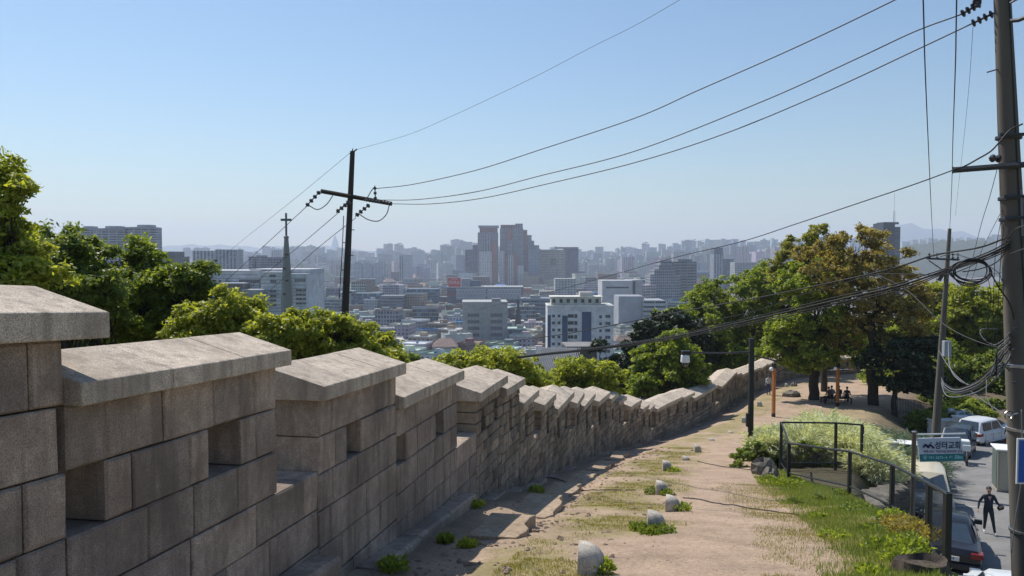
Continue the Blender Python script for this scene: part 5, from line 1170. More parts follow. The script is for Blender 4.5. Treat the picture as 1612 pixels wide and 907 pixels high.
def tree(label, base, fork_h, blobs, mat, leaf, n_tips, n_leaf, tr=.2, seed=1, group=None, clump=.55, name='broadleaf_tree', lean=(0, 0), shrub=False, flat=.55, gaps=.0, cat='tree', sprig=0):
    """blobs: (centre, rx, ry, rz) in world metres; twigs reach into them and carry the leaves"""
    q = random.Random(seed); B = Vector(base); e = empty(name, base, 0, label, cat, group); tb = MB()
    fork = Vector((lean[0], lean[1], fork_h)); 
    P = limb(tb, (0, 0, -.6), fork, tr*1.25, tr*.85, q, .03, 10, 7)
    tips = []; rad = []; tot = sum(b[1]*b[3] for b in blobs)
    near_ = (group or '').startswith('broadleaf'); n_tips = int(n_tips*(1.75 if near_ else 1.3)); n_leaf = int(n_leaf*(.66 if near_ else .62)); leaf = leaf*(.62 if near_ else .8); clump = clump*.56
    for (c_, rx, ry, rz) in blobs:
        c_ = Vector(c_)-B; lw = tr*.55*math.sqrt(max(.15, rx*rz/tot*2)); end = c_+Vector((0, 0, rz*.1))
        Q = limb(tb, fork, end, lw, lw*.35, q, .12, 7, 8)
        n = max(5, int(n_tips*rx*rz/tot)); subs = []
        for k in range(max(3, n//7)):
            th = q.uniform(0, 6.28); ph = math.asin(q.uniform(-.7, 1)); p = c_+Vector((rx*math.cos(th)*math.cos(ph), ry*math.sin(th)*math.cos(ph), rz*math.sin(ph)))*.72
            S = limb(tb, Q[q.randint(4, 8)], p, lw*.4, lw*.12, q, .1, 5, 5); subs.append(S)
        rm = min(rx, rz); nt = max(4, int(n/(9 if not shrub else 7))); tufts = []
        for k in range(nt):
            th = q.uniform(0, 6.28); ph = math.asin(q.uniform(-.8, 1)); rr = q.uniform(.3, 1.0)**.5*(1.0 if q.random() < .8 else 1.2)
            tufts.append((c_+Vector((rx*math.cos(th)*math.cos(ph), ry*math.sin(th)*math.cos(ph), rz*math.sin(ph)))*rr, max(clump*1.0, min(.32*rm, clump*2.2))*q.uniform(.7, 1.25)))
        for k in range(n):
            tc, trd = tufts[k % nt]; g_ = Vector((q.gauss(0, 1), q.gauss(0, 1), q.gauss(0, .62))); g_ *= trd*.55; p = tc+g_+Vector((0, 0, -.25*abs(g_.x*g_.x+g_.y*g_.y)/max(trd, .1)))
            tips.append(p); rad.append(clump*q.uniform(.55, 1.25))
            if k % 2 == 0:
                S = min(subs, key=lambda s: (s[-1]-p).length); limb(tb, S[q.randint(2, 5)], p, lw*.12+.006, .006, q, .08, 3, 3)
    tb.build('trunk', M_bark, e, smooth=True)
    v, f = leaves_np(np.array([tuple(t) for t in tips]), np.array(rad), n_leaf, leaf, seed, flat)
    np_mesh('crown', v, f, mat, e); return e
def tpx(label, Y, basepx, blobs_px, mat, leaf, n_tips, n_leaf, fork=.4, base=None, dj=.5, **kw):
    q = random.Random(kw.get('seed', 1)*7+1); k = Y/F; bl = []
    for (px, py, rx, ry) in blobs_px:
        yy = Y+q.uniform(-dj, dj)*rx*k; c_ = at(px, py, yy); bl.append((c_, rx*k, rx*k*.9, ry*k))
    X = (basepx-CX)*k; gz = H(X, Y) if base is None else base
    zt = max(b[0].z for b in bl); return tree(label, (X, Y, gz), (zt-gz)*fork, bl, mat, leaf, n_tips, n_leaf, **kw)
# beyond the wall, from the near end
GT = 'broadleaf trees rising just beyond the wall'
tpx('yellow-green tree with one tall leafy shoot, cut by the picture edge above the highest coping', 15, -30, [(-20, 330, 45, 90), (22, 300, 22, 34), (-10, 400, 70, 60), (30, 430, 60, 45), (5, 262, 14, 20)], M_leafY, .11, 420, 75, seed=2, clump=.42, tr=.22, group=GT)
tpx('deep green tree behind the first coping, its crown open to the sky', 22, 95, [(70, 395, 55, 42), (120, 400, 50, 42), (95, 450, 85, 50), (140, 470, 60, 50), (60, 372, 28, 18)], M_leafD, .13, 620, 62, seed=3, clump=.5, tr=.22, group=GT)
tpx('green tree with a domed crown hiding the feet of the curved towers', 25, 215, [(205, 410, 42, 34), (235, 440, 50, 45), (190, 470, 50, 50), (240, 495, 70, 45)], M_leafG, .14, 560, 60, seed=4, clump=.5, tr=.2, group=GT)
tpx('slender green tree whose side sprig points at the hospital', 24, 300, [(292, 432, 22, 26), (318, 422, 20, 12), (290, 475, 40, 38), (310, 450, 22, 22)], M_leafD, .12, 260, 55, seed=5, clump=.4, tr=.13, group=GT)
tpx('light green bushy tree between the second coping and the hospital', 22, 350, [(345, 495, 52, 34), (385, 505, 40, 34), (330, 525, 60, 35)], M_leafY, .12, 420, 62, seed=6, clump=.42, tr=.15, group=GT)
tpx('round bright green treetop left of the leaning pole foot', 21, 440, [(430, 520, 34, 30), (468, 515, 32, 26), (440, 550, 55, 30)], M_leafY, .11, 420, 66, seed=7, clump=.38, tr=.14, group=GT)
tpx('bright green treetop directly under the leaning pole', 22, 525, [(520, 513, 32, 25), (550, 530, 38, 28), (505, 545, 45, 28), (550, 560, 60, 25)], M_leafY, .11, 440, 66, seed=8, clump=.38, tr=.14, group=GT)
tpx('small bright green treetop sloping down to the town roofs', 23, 595, [(585, 545, 30, 25), (612, 562, 28, 18), (590, 575, 45, 20)], M_leafY, .12, 260, 62, seed=9, clump=.38, tr=.12, group=GT)
tpx('broad low bush-like treetop above the third and fourth copings', 34, 760, [(740, 575, 40, 22), (785, 565, 40, 20), (710, 585, 30, 18), (820, 590, 35, 20)], M_leafY, .17, 420, 60, seed=10, clump=.6, tr=.15, group=GT, base=-12)
tpx('yellowish treetop before the ribbed metal roof', 40, 870, [(850, 600, 45, 20), (905, 590, 38, 24), (940, 592, 40, 26), (880, 612, 60, 16)], M_leafY, .19, 420, 58, seed=11, clump=.65, tr=.15, group=GT, base=-14)
tpx('dark pine beside the blue-striped block', 72, 1000, [(975, 585, 36, 24), (1000, 560, 30, 26), (1030, 530, 34, 28), (990, 610, 50, 24), (1055, 560, 30, 40), (945, 545, 12, 10)], M_leafP, .3, 520, 62, seed=12, clump=1.0, tr=.25, name='pine_tree', base=-24)
tpx('second dark pine standing closer to the bright green trees', 76, 1055, [(1050, 510, 30, 26), (1075, 545, 34, 50), (1040, 590, 40, 40)], M_leafP, .32, 420, 60, seed=13, clump=1.0, tr=.25, name='pine_tree', base=-24)
tpx('bright green tree just over the wall, under the camera dome', 60, 1055, [(1050, 592, 44, 32), (1078, 580, 34, 34), (1018, 605, 34, 22), (1066, 545, 34, 28), (1035, 565, 34, 26)], M_leafG, .26, 640, 66, seed=14, clump=.7, tr=.2, group=GT, base=-20)
tpx('large fresh green tree, its wide top covering the lower flats', 88, 1150, [(1120, 470, 52, 32), (1165, 462, 50, 30), (1100, 510, 60, 34), (1205, 450, 45, 30), (1170, 510, 70, 40), (1075, 500, 30, 22), (1140, 552, 50, 34), (1110, 545, 36, 34)], M_leafG, .3, 1150, 66, seed=15, clump=.95, tr=.3, group=GT, base=-20, fork=.3)
tpx('green tree behind the orange post with dark bare forks below', 95, 1185, [(1215, 440, 40, 26), (1240, 470, 45, 34), (1225, 510, 50, 34)], M_leafG, .34, 520, 60, seed=16, clump=1.0, tr=.28, group=GT, base=-21, fork=.35)
# the plaza
tpx('spreading green tree on the plaza, shading the rocks with its thick trunk', 65, 1284, [(1250, 520, 50, 38), (1300, 500, 52, 42), (1340, 540, 42, 40), (1270, 560, 60, 24), (1290, 450, 60, 40), (1225, 545, 30, 26)], M_leafG, .25, 640, 60, seed=17, clump=.9, tr=.36, fork=.38, dj=.3)
tpx('tall bronze-leaved tree with a forked dark trunk, tallest on the plaza', 62, 1380, [(1365, 378, 26, 34), (1335, 405, 44, 42), (1455, 470, 26, 34), (1400, 500, 60, 40), (1400, 415, 44, 40), (1425, 465, 46, 44), (1380, 470, 60, 46), (1310, 440, 40, 44), (1440, 520, 30, 40), (1360, 520, 44, 40), (1262, 385, 20, 22), (1300, 372, 34, 22)], M_leafB, .2, 800, 46, seed=18, clump=.75, tr=.34, fork=.5, dj=.4, lean=(-.4, 0))
tpx('olive-topped tree reaching up beside the bronze tree on its town side', 70, 1300, [(1265, 388, 30, 26), (1300, 378, 34, 26), (1280, 430, 46, 40), (1245, 420, 24, 24), (1320, 420, 40, 40)], M_leafO, .22, 520, 46, seed=19, clump=.8, tr=.24, fork=.55, dj=.4)
tpx('dark needle-leaved tree with a bent trunk beside the bronze tree', 60, 1412, [(1420, 590, 44, 24), (1400, 560, 40, 26), (1450, 600, 34, 26), (1440, 560, 40, 30)], M_leafP, .25, 420, 50, seed=20, clump=.8, tr=.2, name='pine_tree', fork=.5)
# beyond the lane
gz = -13.
GR = 'tall trees closing the lane beyond the bank'
for i, (px, Y, bl, mt, lab) in enumerate(((1480, 84, [(1470, 480, 40, 34), (1490, 520, 50, 40), (1450, 540, 40, 40), (1500, 470, 30, 26)], M_leafY, 'sunlit yellow-green tree behind the slim pole'), (1545, 80, [(1530, 478, 36, 32), (1560, 490, 42, 36), (1540, 530, 60, 44)], M_leafY, 'yellow-green tree behind the knot of cables'),
        (1610, 84, [(1600, 470, 40, 34), (1580, 510, 50, 40), (1640, 500, 50, 50)], M_leafG, 'green tree mostly hidden by the concrete pole'), (1515, 74, [(1500, 585, 55, 32), (1555, 590, 55, 34), (1450, 590, 50, 30)], M_leafD, 'dark low-branched tree shading the end of the lane'), (1600, 72, [(1600, 580, 50, 44), (1640, 560, 50, 50), (1590, 620, 50, 28)], M_leafD, 'dark tree beside the concrete pole shaft, over the parked white cars'),
        (1440, 78, [(1430, 540, 50, 36), (1410, 590, 50, 30), (1470, 570, 50, 40)], M_leafG, 'mid green tree behind the bent dark trunk'), (1370, 112, [(1350, 540, 60, 26), (1300, 548, 50, 20), (1410, 540, 60, 30), (1240, 540, 40, 22)], M_leafD, 'dark wood-edge tree beyond the far wall, behind the plaza trunks'),
        (1500, 105, [(1480, 560, 70, 60), (1560, 560, 80, 70), (1420, 570, 60, 50)], M_leafD, 'deep shaded tree filling the background behind the slim pole'), (1700, 80, [(1680, 520, 80, 80), (1690, 600, 70, 60)], M_leafG, 'tree off the picture edge beyond the concrete pole'))):
    tpx(lab, Y, px, bl, mt, .3 if Y < 100 else .42, 560, 60, seed=30+i, clump=1.15 if Y < 100 else 1.6, tr=.24, fork=.35, group=GR, dj=.4)
# low green bank bushes
GB = 'low green shrubs on the bank at the lane end'
for i, (px, py, rx, ry, Y, mt, lab) in enumerate(((1490, 650, 34, 16, 60, M_leafY, 'sunlit clipped shrub mass behind the slim pole on the bank'), (1530, 640, 30, 14, 63, M_leafG, 'rounded green shrub above the white estate car'), (1570, 635, 34, 14, 66, M_leafD, 'shaded shrub on the bank beside the concrete pole'), (1455, 655, 20, 12, 58, M_leafD, 'dark shrub between the iron fence and the silvery shrubs'), (1500, 628, 40, 12, 68, M_leafD, 'dark hedge-like shrub along the top of the bank'))):
    tpx(lab, Y, px, [(px, py+6, rx, ry)], mt, .2, 240, 60, seed=50+i, clump=.6, tr=.05, fork=.2, group=GB, name='shrub', cat='shrub')
# the city-side slope: trees packed below the wall
GS = 'trees packed on the slope below the wall'
q = random.Random(5); sl_lab = []
base_tree = None
for i, (px, py, rx, ry, Y) in enumerate(((640, 590, 60, 26, 60), (480, 560, 80, 40, 45), (300, 540, 90, 40, 45), (150, 520, 90, 50, 45), (20, 500, 80, 60, 40), (1130, 560, 60, 34, 85), (1230, 560, 60, 40, 100))):
    tpx('green treetop on the slope, '+ordn(i+1)+' in the hidden second row behind the wall', Y, px, [(px, py, rx, ry), (px+rx*.6, py+ry*.5, rx*.7, ry*.7)], q.choice([M_leafG, M_leafD]), .3, 300, 50, seed=60+i, clump=1.0, tr=.25, fork=.4, group=GS)
# silvery arching shrubs by the railing
def spray_shrub(label, X, Y, r, h, mat, seed, n=150, group=None):
    g = H(X, Y); e = empty('silvery_shrub', (X, Y, g), 0, label, 'shrub', group); rr = np.random.default_rng(seed); V = []; Fc = []
    m = MB(); cnt = 0; vs = []; 
    for k in range(n):
        th = rr.uniform(0, 6.28); out = r*rr.uniform(.15, 1.)**.7; hh = h*rr.uniform(.65, 1.1)*(1-.35*(out/r)**2); pts = []
        for t in np.linspace(0, 1, 6):
            d_ = out*t**1.25; z_ = hh*(1-(1-t)**1.8)-.25*hh*max(0, t-.72)*1.6*(out/r); pts.append(np.array([d_*math.cos(th), d_*math.sin(th), z_]))
        if k % 4 == 0: m.tube([Vector(p) for p in pts], [.012, .01, .008, .006, .004, .002], 3, caps=False)
        nl = 34
        for j in range(nl):
            t = rr.uniform(.25, .999)*5; i0 = min(4, int(t)); p = pts[i0]*(1-(t-i0))+pts[i0+1]*(t-i0)+rr.normal(size=3)*.035
            ax = pts[i0+1]-pts[i0]; ax = ax/np.linalg.norm(ax)+rr.normal(size=3)*.33; ax /= np.linalg.norm(ax); s = rr.uniform(.11, .22)
            b = np.cross(ax, rr.normal(size=3)); b /= np.linalg.norm(b)
            V += [p, p+ax*s*.5+b*s*.09, p+ax*s, p+ax*s*.5-b*s*.09]
    m.build('stems', M_bark, e); V = np.array(V); np_mesh('foliage', V, np.arange(len(V)).reshape(-1, 4), mat, e); return e
GSV = 'silvery arching shrubs round the fenced hollow'
sv = [(1217, 700, 30, 34, .75, 1.1, M_leafS, 'silvery shrub with a dark green skirt right behind the lamp post'), (1225, 668, 32, 36, 1.2, 1.2, M_leafS, 'low silvery shrub at the fence corner'), (1265, 676, 31, 36, 1.5, 1.35, M_leafS, 'silvery shrub behind the tall railing, first along it'), (1300, 655, 33, 38, 1.7, 1.5, M_leafS, 'tallest pale silvery shrub in front of the seated people'),
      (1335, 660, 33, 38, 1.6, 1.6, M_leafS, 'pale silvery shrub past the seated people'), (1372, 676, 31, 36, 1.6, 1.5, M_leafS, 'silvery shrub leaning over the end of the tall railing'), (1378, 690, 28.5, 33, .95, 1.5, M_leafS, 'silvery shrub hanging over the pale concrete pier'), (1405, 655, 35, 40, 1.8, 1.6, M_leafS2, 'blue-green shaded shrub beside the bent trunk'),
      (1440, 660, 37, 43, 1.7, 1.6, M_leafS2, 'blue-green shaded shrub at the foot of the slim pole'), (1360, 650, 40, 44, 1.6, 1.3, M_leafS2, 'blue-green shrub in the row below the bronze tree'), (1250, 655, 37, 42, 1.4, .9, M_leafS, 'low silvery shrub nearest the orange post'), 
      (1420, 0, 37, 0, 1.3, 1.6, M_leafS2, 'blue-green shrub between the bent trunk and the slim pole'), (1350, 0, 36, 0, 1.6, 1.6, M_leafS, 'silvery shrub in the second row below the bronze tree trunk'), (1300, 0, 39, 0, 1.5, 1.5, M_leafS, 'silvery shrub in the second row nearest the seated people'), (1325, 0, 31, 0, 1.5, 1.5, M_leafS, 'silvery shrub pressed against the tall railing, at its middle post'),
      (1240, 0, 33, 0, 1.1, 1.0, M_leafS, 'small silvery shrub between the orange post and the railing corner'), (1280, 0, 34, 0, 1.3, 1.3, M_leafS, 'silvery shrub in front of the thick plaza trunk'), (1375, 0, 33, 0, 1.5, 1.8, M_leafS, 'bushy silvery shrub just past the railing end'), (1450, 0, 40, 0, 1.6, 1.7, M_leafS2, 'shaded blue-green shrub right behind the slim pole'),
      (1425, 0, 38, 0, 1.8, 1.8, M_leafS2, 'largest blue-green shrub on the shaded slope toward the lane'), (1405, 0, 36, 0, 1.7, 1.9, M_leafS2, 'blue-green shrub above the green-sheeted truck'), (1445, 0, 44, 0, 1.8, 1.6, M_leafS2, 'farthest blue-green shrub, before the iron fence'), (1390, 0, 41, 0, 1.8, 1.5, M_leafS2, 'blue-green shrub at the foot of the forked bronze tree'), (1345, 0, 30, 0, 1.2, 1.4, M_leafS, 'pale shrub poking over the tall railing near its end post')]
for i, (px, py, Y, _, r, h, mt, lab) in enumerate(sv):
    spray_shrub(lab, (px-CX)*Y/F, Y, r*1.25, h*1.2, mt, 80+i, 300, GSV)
# dark bushy plants inside the hollow and under the shrubs
GU = 'dark leafy bushes under the silvery shrubs'
for i, (px, Y, r, h, mt, lab) in enumerate(((1190, 29.5, .7, .9, M_leafD, 'dark leafy bush at the foot of the lamp post'), (1215, 29.8, .8, .8, M_leafD, 'dark leafy bush between the lamp post and the railing'), (1290, 29.6, .8, .9, M_leafG, 'green bush inside the railing, first one'), (1335, 29.8, .8, .8, M_leafG, 'green bush inside the railing, by the middle post'), (1385, 28.5, .7, .9, M_leafG, 'green bush past the end of the tall railing'), (1262, 33, .9, 1.0, M_leafD, 'dark bush behind the tall railing'))):
    X = (px-CX)*Y/F; g = H(X, Y); tree(lab, (X, Y, g), .2, [(Vector((X, Y, g+h*.5)), r, r*.8, h*.55)], mt, .09, 150, 60, tr=.03, seed=90+i, clump=.25, name='bush', cat='bush', group=GU)
# ------------------------------------------------------------------ grass
def blades(name, P, hgt, wid, mat, seed, label, lean=.5, kind='stuff'):
    r = np.random.default_rng(seed); N = len(P); z = height(P[:, 0], P[:, 1]); b = np.stack([P[:, 0], P[:, 1], z-.01], 1)
    a = r.uniform(0, 6.28, N); h = hgt*(.5+r.random(N)); w_ = wid*(.6+.8*r.random(N)); l = lean*h*r.random(N); ta = r.uniform(0, 6.28, N)
    s = np.stack([np.cos(a), np.sin(a), np.zeros(N)], 1)*w_[:, None]; tip = np.stack([np.cos(ta)*l, np.sin(ta)*l, h], 1)
    v = np.stack([b-s, b+s, b+s*.6+tip*.6, b-s*.6+tip*.6, b+tip], 1).reshape(-1, 3); i = np.arange(N)*5
    me = bpy.data.meshes.new(name); q4 = np.stack([i, i+1, i+2, i+3], 1); t3 = np.stack([i+3, i+2, i+4, i+4], 1)
    f = [tuple(x) for x in q4.tolist()]+[tuple(x[:3]) for x in t3.tolist()]
    me.from_pydata(v.tolist(), [], f); me.materials.append(mat); o = bpy.data.objects.new(name, me); COL.objects.link(o); return tag(o, label, kind=kind)
rg = np.random.default_rng(9)
N = 150000; Yg = 7+21*rg.random(N)**1.25; off_ = np.interp(Yg, [5, 12, 18, 26, 32], [3.1, 3.0, 3.1, 2.9, 3.0]); Xg = pathx(Yg)+off_+rg.random(N)*6
P = np.stack([Xg, Yg], 1); lim = np.interp(Yg, [8, 12, 17.5, 21.6, 25, 28], [6.1, 6.9, 8.5, 9.4, 9.3, 9.8]); nn = vnoise(Xg, Yg, 1.6, 3)+.6*vnoise(Xg, Yg, 4.2, 6)
kp = (Xg < lim) & (nn+1.0*rg.random(N)**1.5+(Xg-pathx(Yg)-off_)*.4 > .55); P = P[kp]
blades('grass', P, .085, .006, M_grass, 1, 'fresh green grass on the strip between the path and the railing')
N = 60000; Yg = 8+16*rg.random(N)**1.2; off_ = np.interp(Yg, [5, 12, 18, 26], [2.2, 2.2, 2.0, 1.2]); Xg = pathx(Yg)+off_+rg.random(N)**.7*3.0+.5*vnoise(Yg*0+3, Yg, 1.7, 2); nn = vnoise(Xg, Yg, 2.1, 7); kp = nn+.9*rg.random(N) > .25
blades('dry_grass', np.stack([Xg, Yg], 1)[kp], .045, .005, M_grassd, 2, 'short straw-coloured grass fringing the path')
N = 110000; Yg = 8.5+30*rg.random(N)**1.3; Xg = pathx(Yg)+rg.normal(size=N)*1.2-1.2; n_a = vnoise(Xg, Yg, 1.1, 3); n_b = vnoise(Xg, Yg, 2.6, 9); dW, _ = wall_dist(Xg, Yg); kp = (n_a+.5*n_b+.45*rg.random(N) > .28) & (dW > 2.0) & (Xg < pathx(Yg)+.8)
blades('dry_grass', np.stack([Xg, Yg], 1)[kp], .04, .005, M_grassd, 3, 'patchy yellowing turf between the wall slabs and the stone lamps')
# weed tufts
def tuft(label, X, Y, r, h, seed, mat=None, group='weed tufts round the stones'):
    rr = np.random.default_rng(seed); n = int(260*max(1, r/.25)**2); g = H(X, Y); V = []
    for k in range(n):
        th = rr.uniform(0, 6.28); d_ = r*math.sqrt(rr.random()); p = np.array([d_*math.cos(th), d_*math.sin(th), rr.uniform(0, h)*(1-.5*d_/r)]); ax = rr.normal(size=3)+np.array([p[0]/r, p[1]/r, .8]); ax /= np.linalg.norm(ax); b = np.cross(ax, rr.normal(size=3)); b /= np.linalg.norm(b); s = rr.uniform(.05, .11)
        V += [p, p+ax*s*.5+b*s*.25, p+ax*s, p+ax*s*.5-b*s*.25]
    V = np.array(V); o = np_mesh('weed_tuft', V, np.arange(len(V)).reshape(-1, 4), mat or M_leafG); o.location = (X, Y, g); return tag(o, label, 'weed', group)
for i, (px, py, Y, r, h, mt, lab) in enumerate(((1012, 838, 14.5, .2, .18, M_leafD, 'dark weed clump on the wall side of the ringed lamp'), (1045, 845, 14.2, .24, .14, M_leafD, 'dark weed clump in front of the ringed lamp'), (1028, 848, 14.1, .22, .12, M_leafD, 'low weeds under the ringed lamp'), (1075, 803, 17.9, .22, .22, M_leafG, 'bright tuft behind the third stone lamp'), (1030, 780, 21.8, .2, .2, M_leafD, 'weeds at the wall side of the half-sunk lamp'), (1052, 782, 21.5, .22, .16, M_leafD, 'weeds on the path side of the half-sunk lamp'),
        (1060, 747, 27.8, .28, .16, M_leafG, 'small tuft beside the fifth stone lamp'), (948, 905, 10.2, .15, .2, M_leafG, 'grass tuft beside the largest stone lamp'), (1215, 762, 24.3, .35, .3, M_leafG, 'tall tuft beside the dark rocks'), (1238, 768, 23.8, .35, .25, M_leafG, 'tuft at the corner post of the railing'), (845, 788, 21.3, .2, .2, M_leafG, 'bright weeds at the wall foot beside the second slab'),
        (700, 868, 12.8, .12, .14, M_leafG, 'small weeds in the wall shadow before the broken slab'), (735, 880, 12.5, .14, .1, M_leafY, 'yellow-green weeds on the broken slab edge'), (745, 820, 16.2, .2, .16, M_leafG, 'dark weeds in the slot behind the footing'), (800, 860, 14.3, .3, .18, M_leafY, 'sunny grass tuft at the broken slab corner'), (862, 800, 19.4, .3, .18, M_leafY, 'sunny grass tuft at the second slab corner'), (615, 890, 10.9, .2, .2, M_leafG, 'long dark grass at the wall foot'),
        (1400, 880, 12.2, .3, .16, M_leafG, 'broad-leaved weed clump in the turf near the stump'), (1440, 868, 12.0, .3, .3, M_leafG, 'leafy weeds behind the stump'), (1478, 890, 10.9, .25, .3, M_leafG, 'leafy weeds between the stump and the nearest post'), (1450, 830, 13.9, .45, .2, M_leafB, 'rusty dead weeds at the railing foot'), (1430, 812, 14.8, .4, .25, M_leafB, 'rusty dead weeds further along the railing foot'), (1415, 795, 15.8, .3, .3, M_leafG, 'fresh yellow-green sprout at the railing foot'),
        (1508, 905, 10.9, .28, .3, M_leafG, 'leafy plant at the wall top beyond the nearest post'))):
    tuft(lab, (px-CX)*Y/F, Y, r, h, 120+i, mt)
q = random.Random(77); kinds = ['beside the dry fringe of the path', 'in the middle of the turf', 'close to the railing']
for i in range(15):
    Y = 10.2+i*1.05; f_ = (i % 3)/2; X = (1-f_)*(float(pathx(Y))+3.6)+f_*(float(np.interp(Y, [8, 12, 17.5, 21.6, 25, 28], [5.9, 6.6, 8.2, 9.0, 9.0, 9.5])))
    tuft(f'low weed {kinds[i % 3]}, {ordn(i//3+1)} of its line from the viewer', X+q.uniform(-.2, .2), Y, q.uniform(.14, .26), q.uniform(.08, .16), 300+i, q.choice([M_leafG, M_leafD, M_grass]), 'broad-leaved weeds scattered in the turf')
# ------------------------------------------------------------------ vehicles
def loft(mb, rings, mi=0, close=True):
    n = len(rings[0]); vs = [p for r in rings for p in r]
    fs = [(i*n+k, i*n+(k+1) % n, (i+1)*n+(k+1) % n, (i+1)*n+k) for i in range(len(rings)-1) for k in range(n)]
    if close: fs += [tuple(range(n))[::-1], tuple((len(rings)-1)*n+k for k in range(n))]
    mb.add(vs, fs, mi)
def car(label, loc, heading, paint, L=4.7, W=1.82, Hh=1.45, kind='saloon', cat='car', group=None, plate=True, roofmat=None):
    """heading in degrees clockwise from +Y; front at +y"""
    e = empty('parked_car', loc, -R(heading), label, cat, group); hw = W/2
    if kind == 'saloon': st = [(-L/2, .62, .80, .90), (-L/2+.12, .35, .95, .95), (-L/2+.75, .22, 1.0, 1.), (-L/2+1.6, .2, .98, 1.), (0, .2, .95, 1.), (L/2-1.5, .2, .93, 1.), (L/2-.5, .22, .80, .97), (L/2-.1, .3, .68, .92), (L/2, .42, .6, .85)]; gh = (-L/2+.62, -L/2+1.35, L/2-2.0, L/2-1.25)
    elif kind == 'suv': st = [(-L/2, .45, 1.0, .93), (-L/2+.1, .35, 1.08, .97), (-L/2+.75, .28, 1.08, 1.), (-L/2+1.6, .26, 1.06, 1.), (0, .26, 1.04, 1.), (L/2-1.4, .26, 1.04, 1.), (L/2-.4, .3, .98, .97), (L/2-.08, .36, .85, .93), (L/2, .5, .75, .88)]; gh = (-L/2+.1, -L/2+.45, L/2-1.95, L/2-1.3)
    else: st = [(-L/2, .4, 1.0, .95), (-L/2+.3, .3, 1.02, 1.), (0, .28, 1.0, 1.), (L/2-.9, .28, 1.0, 1.), (L/2-.25, .3, .98, .97), (L/2, .42, .8, .92)]; gh = (-L/2+.05, -L/2+.25, L/2-1.0, L/2-.35)
    rings = []
    for y, z0, z1, s in st:
        w_ = hw*s; zm = z0*.45+z1*.55
        rings.append([(-w_*.9, y, z0), (-w_*.99, y, z0+.08), (-w_, y, zm), (-w_*.97, y, z1-.09), (-w_*.86, y, z1), (0, y, z1+.035), (w_*.86, y, z1), (w_*.97, y, z1-.09), (w_, y, zm), (w_*.99, y, z0+.08), (w_*.9, y, z0)])
    m = MB(); loft(m, rings); m.build('body', paint, e, smooth='auto', recalc=True)
    y0, y1, y2, y3 = gh; zb_ = .93 if kind == 'saloon' else 1.02; wb, wr = hw*.9, hw*.72 if kind == 'saloon' else hw*.78
    zm_ = lambda t: zb_+(Hh-zb_)*t
    gr = []
    for y, z, w_ in ((y0, zb_, wb*.94), (y1, Hh-.05, wr*.95), ((y1+y2)/2, Hh, wr), (y2, Hh-.06, wr*.95), (y3, zb_, wb*.94)):
        top_ = z > zb_+.01
        gr.append([(-wb*(.94 if y in (y0, y3) else 1), y, zb_-.03), (-w_, y, z-.07 if top_ else zb_-.01), (-w_*.86, y, z), (0, y, z+.025), (w_*.86, y, z), (w_, y, z-.07 if top_ else zb_-.01), (wb*(.94 if y in (y0, y3) else 1), y, zb_-.03)])
    m = MB(); loft(m, gr); m.build('roof', roofmat or paint, e, smooth='auto', recalc=True)
    def quad(name, pts, off, mat=M_glass, inset=.0):
        P = [Vector(p) for p in pts]; c_ = sum(P, Vector())/4; n = (P[1]-P[0]).cross(P[3]-P[0]).normalized()
        if n.dot(c_-Vector((0, 0, .8))) < 0: n = -n
        Q = [c_+(p-c_)*(1-inset)+n*off for p in P]; m = MB(); m.add(Q+[q_-n*.02 for q_ in Q], [(0, 1, 2, 3), (7, 6, 5, 4)]+[(k, (k+1) % 4, 4+(k+1) % 4, 4+k) for k in range(4)]); return m.build(name, mat, e, recalc=True)
    quad('rear_window', [(-wb*.86, y0+.02, zm_(.06)), (wb*.86, y0+.02, zm_(.06)), (wr*.84, y1, zm_(.88)), (-wr*.84, y1, zm_(.88))], .03, inset=.06)
    quad('windscreen', [(-wb*.86, y3-.02, zm_(.06)), (wb*.86, y3-.02, zm_(.06)), (wr*.84, y2, zm_(.86)), (-wr*.84, y2, zm_(.86))], .03, inset=.06)
    ym = (y0+y3)/2
    for s in (-1, 1):
        for (a0, a1, b0, b1) in ((y0+.45, ym-.05, y1+.12, ym-.05), (ym+.05, y3-.4, ym+.05, y2-.1)):
            quad('side_window', [(s*wb*.985, a0, zm_(.1)), (s*wb*.985, a1, zm_(.1)), (s*wr*1.0, b1, zm_(.8)), (s*wr*1.0, b0, zm_(.8))], .025, inset=.05)
        for yw in (-L/2+.85, L/2-.85):
            Mw = Matrix.Translation((s*(hw-.12), yw, .32)) @ Matrix.Rotation(R(90), 4, 'Y'); m = MB(); m.lathe([(.2, -.11), (.3, -.11), (.325, -.08), (.325, .08), (.3, .11), (.2, .11)], 22, 0, Mw); wl = m.build('wheel', M_tyre, e, smooth='auto')
            m = MB(); m.lathe([(.2, -.1), (.2, .115), (.06, .13)], 12, 0, Matrix.Translation((s*(hw-.12), yw, .32)) @ Matrix.Rotation(R(90)*s, 4, 'Y')); m.build('rim', M_steel, wl)
        zt = (.72, .9) if kind == 'saloon' else (.78, 1.0)
        m = MB(); m.box(s*hw*.62 if s > 0 else -hw*.93, s*hw*.93 if s > 0 else -hw*.62, -L/2-.02, -L/2+.16, zt[0], zt[1], bev=.02); m.box(s*hw*.9 if s > 0 else -hw*.99, s*hw*.99 if s > 0 else -hw*.9, -L/2+.02, -L/2+.4, zt[0]+.02, zt[1]-.01, bev=.01); m.build('tail_lamp', M_red, e)
        m = MB(); m.box(s*hw*.55 if s > 0 else -hw*.86, s*hw*.86 if s > 0 else -hw*.55, L/2-.14, L/2+.015, .58, .7, bev=.02); m.build('headlight', M_steel, e)
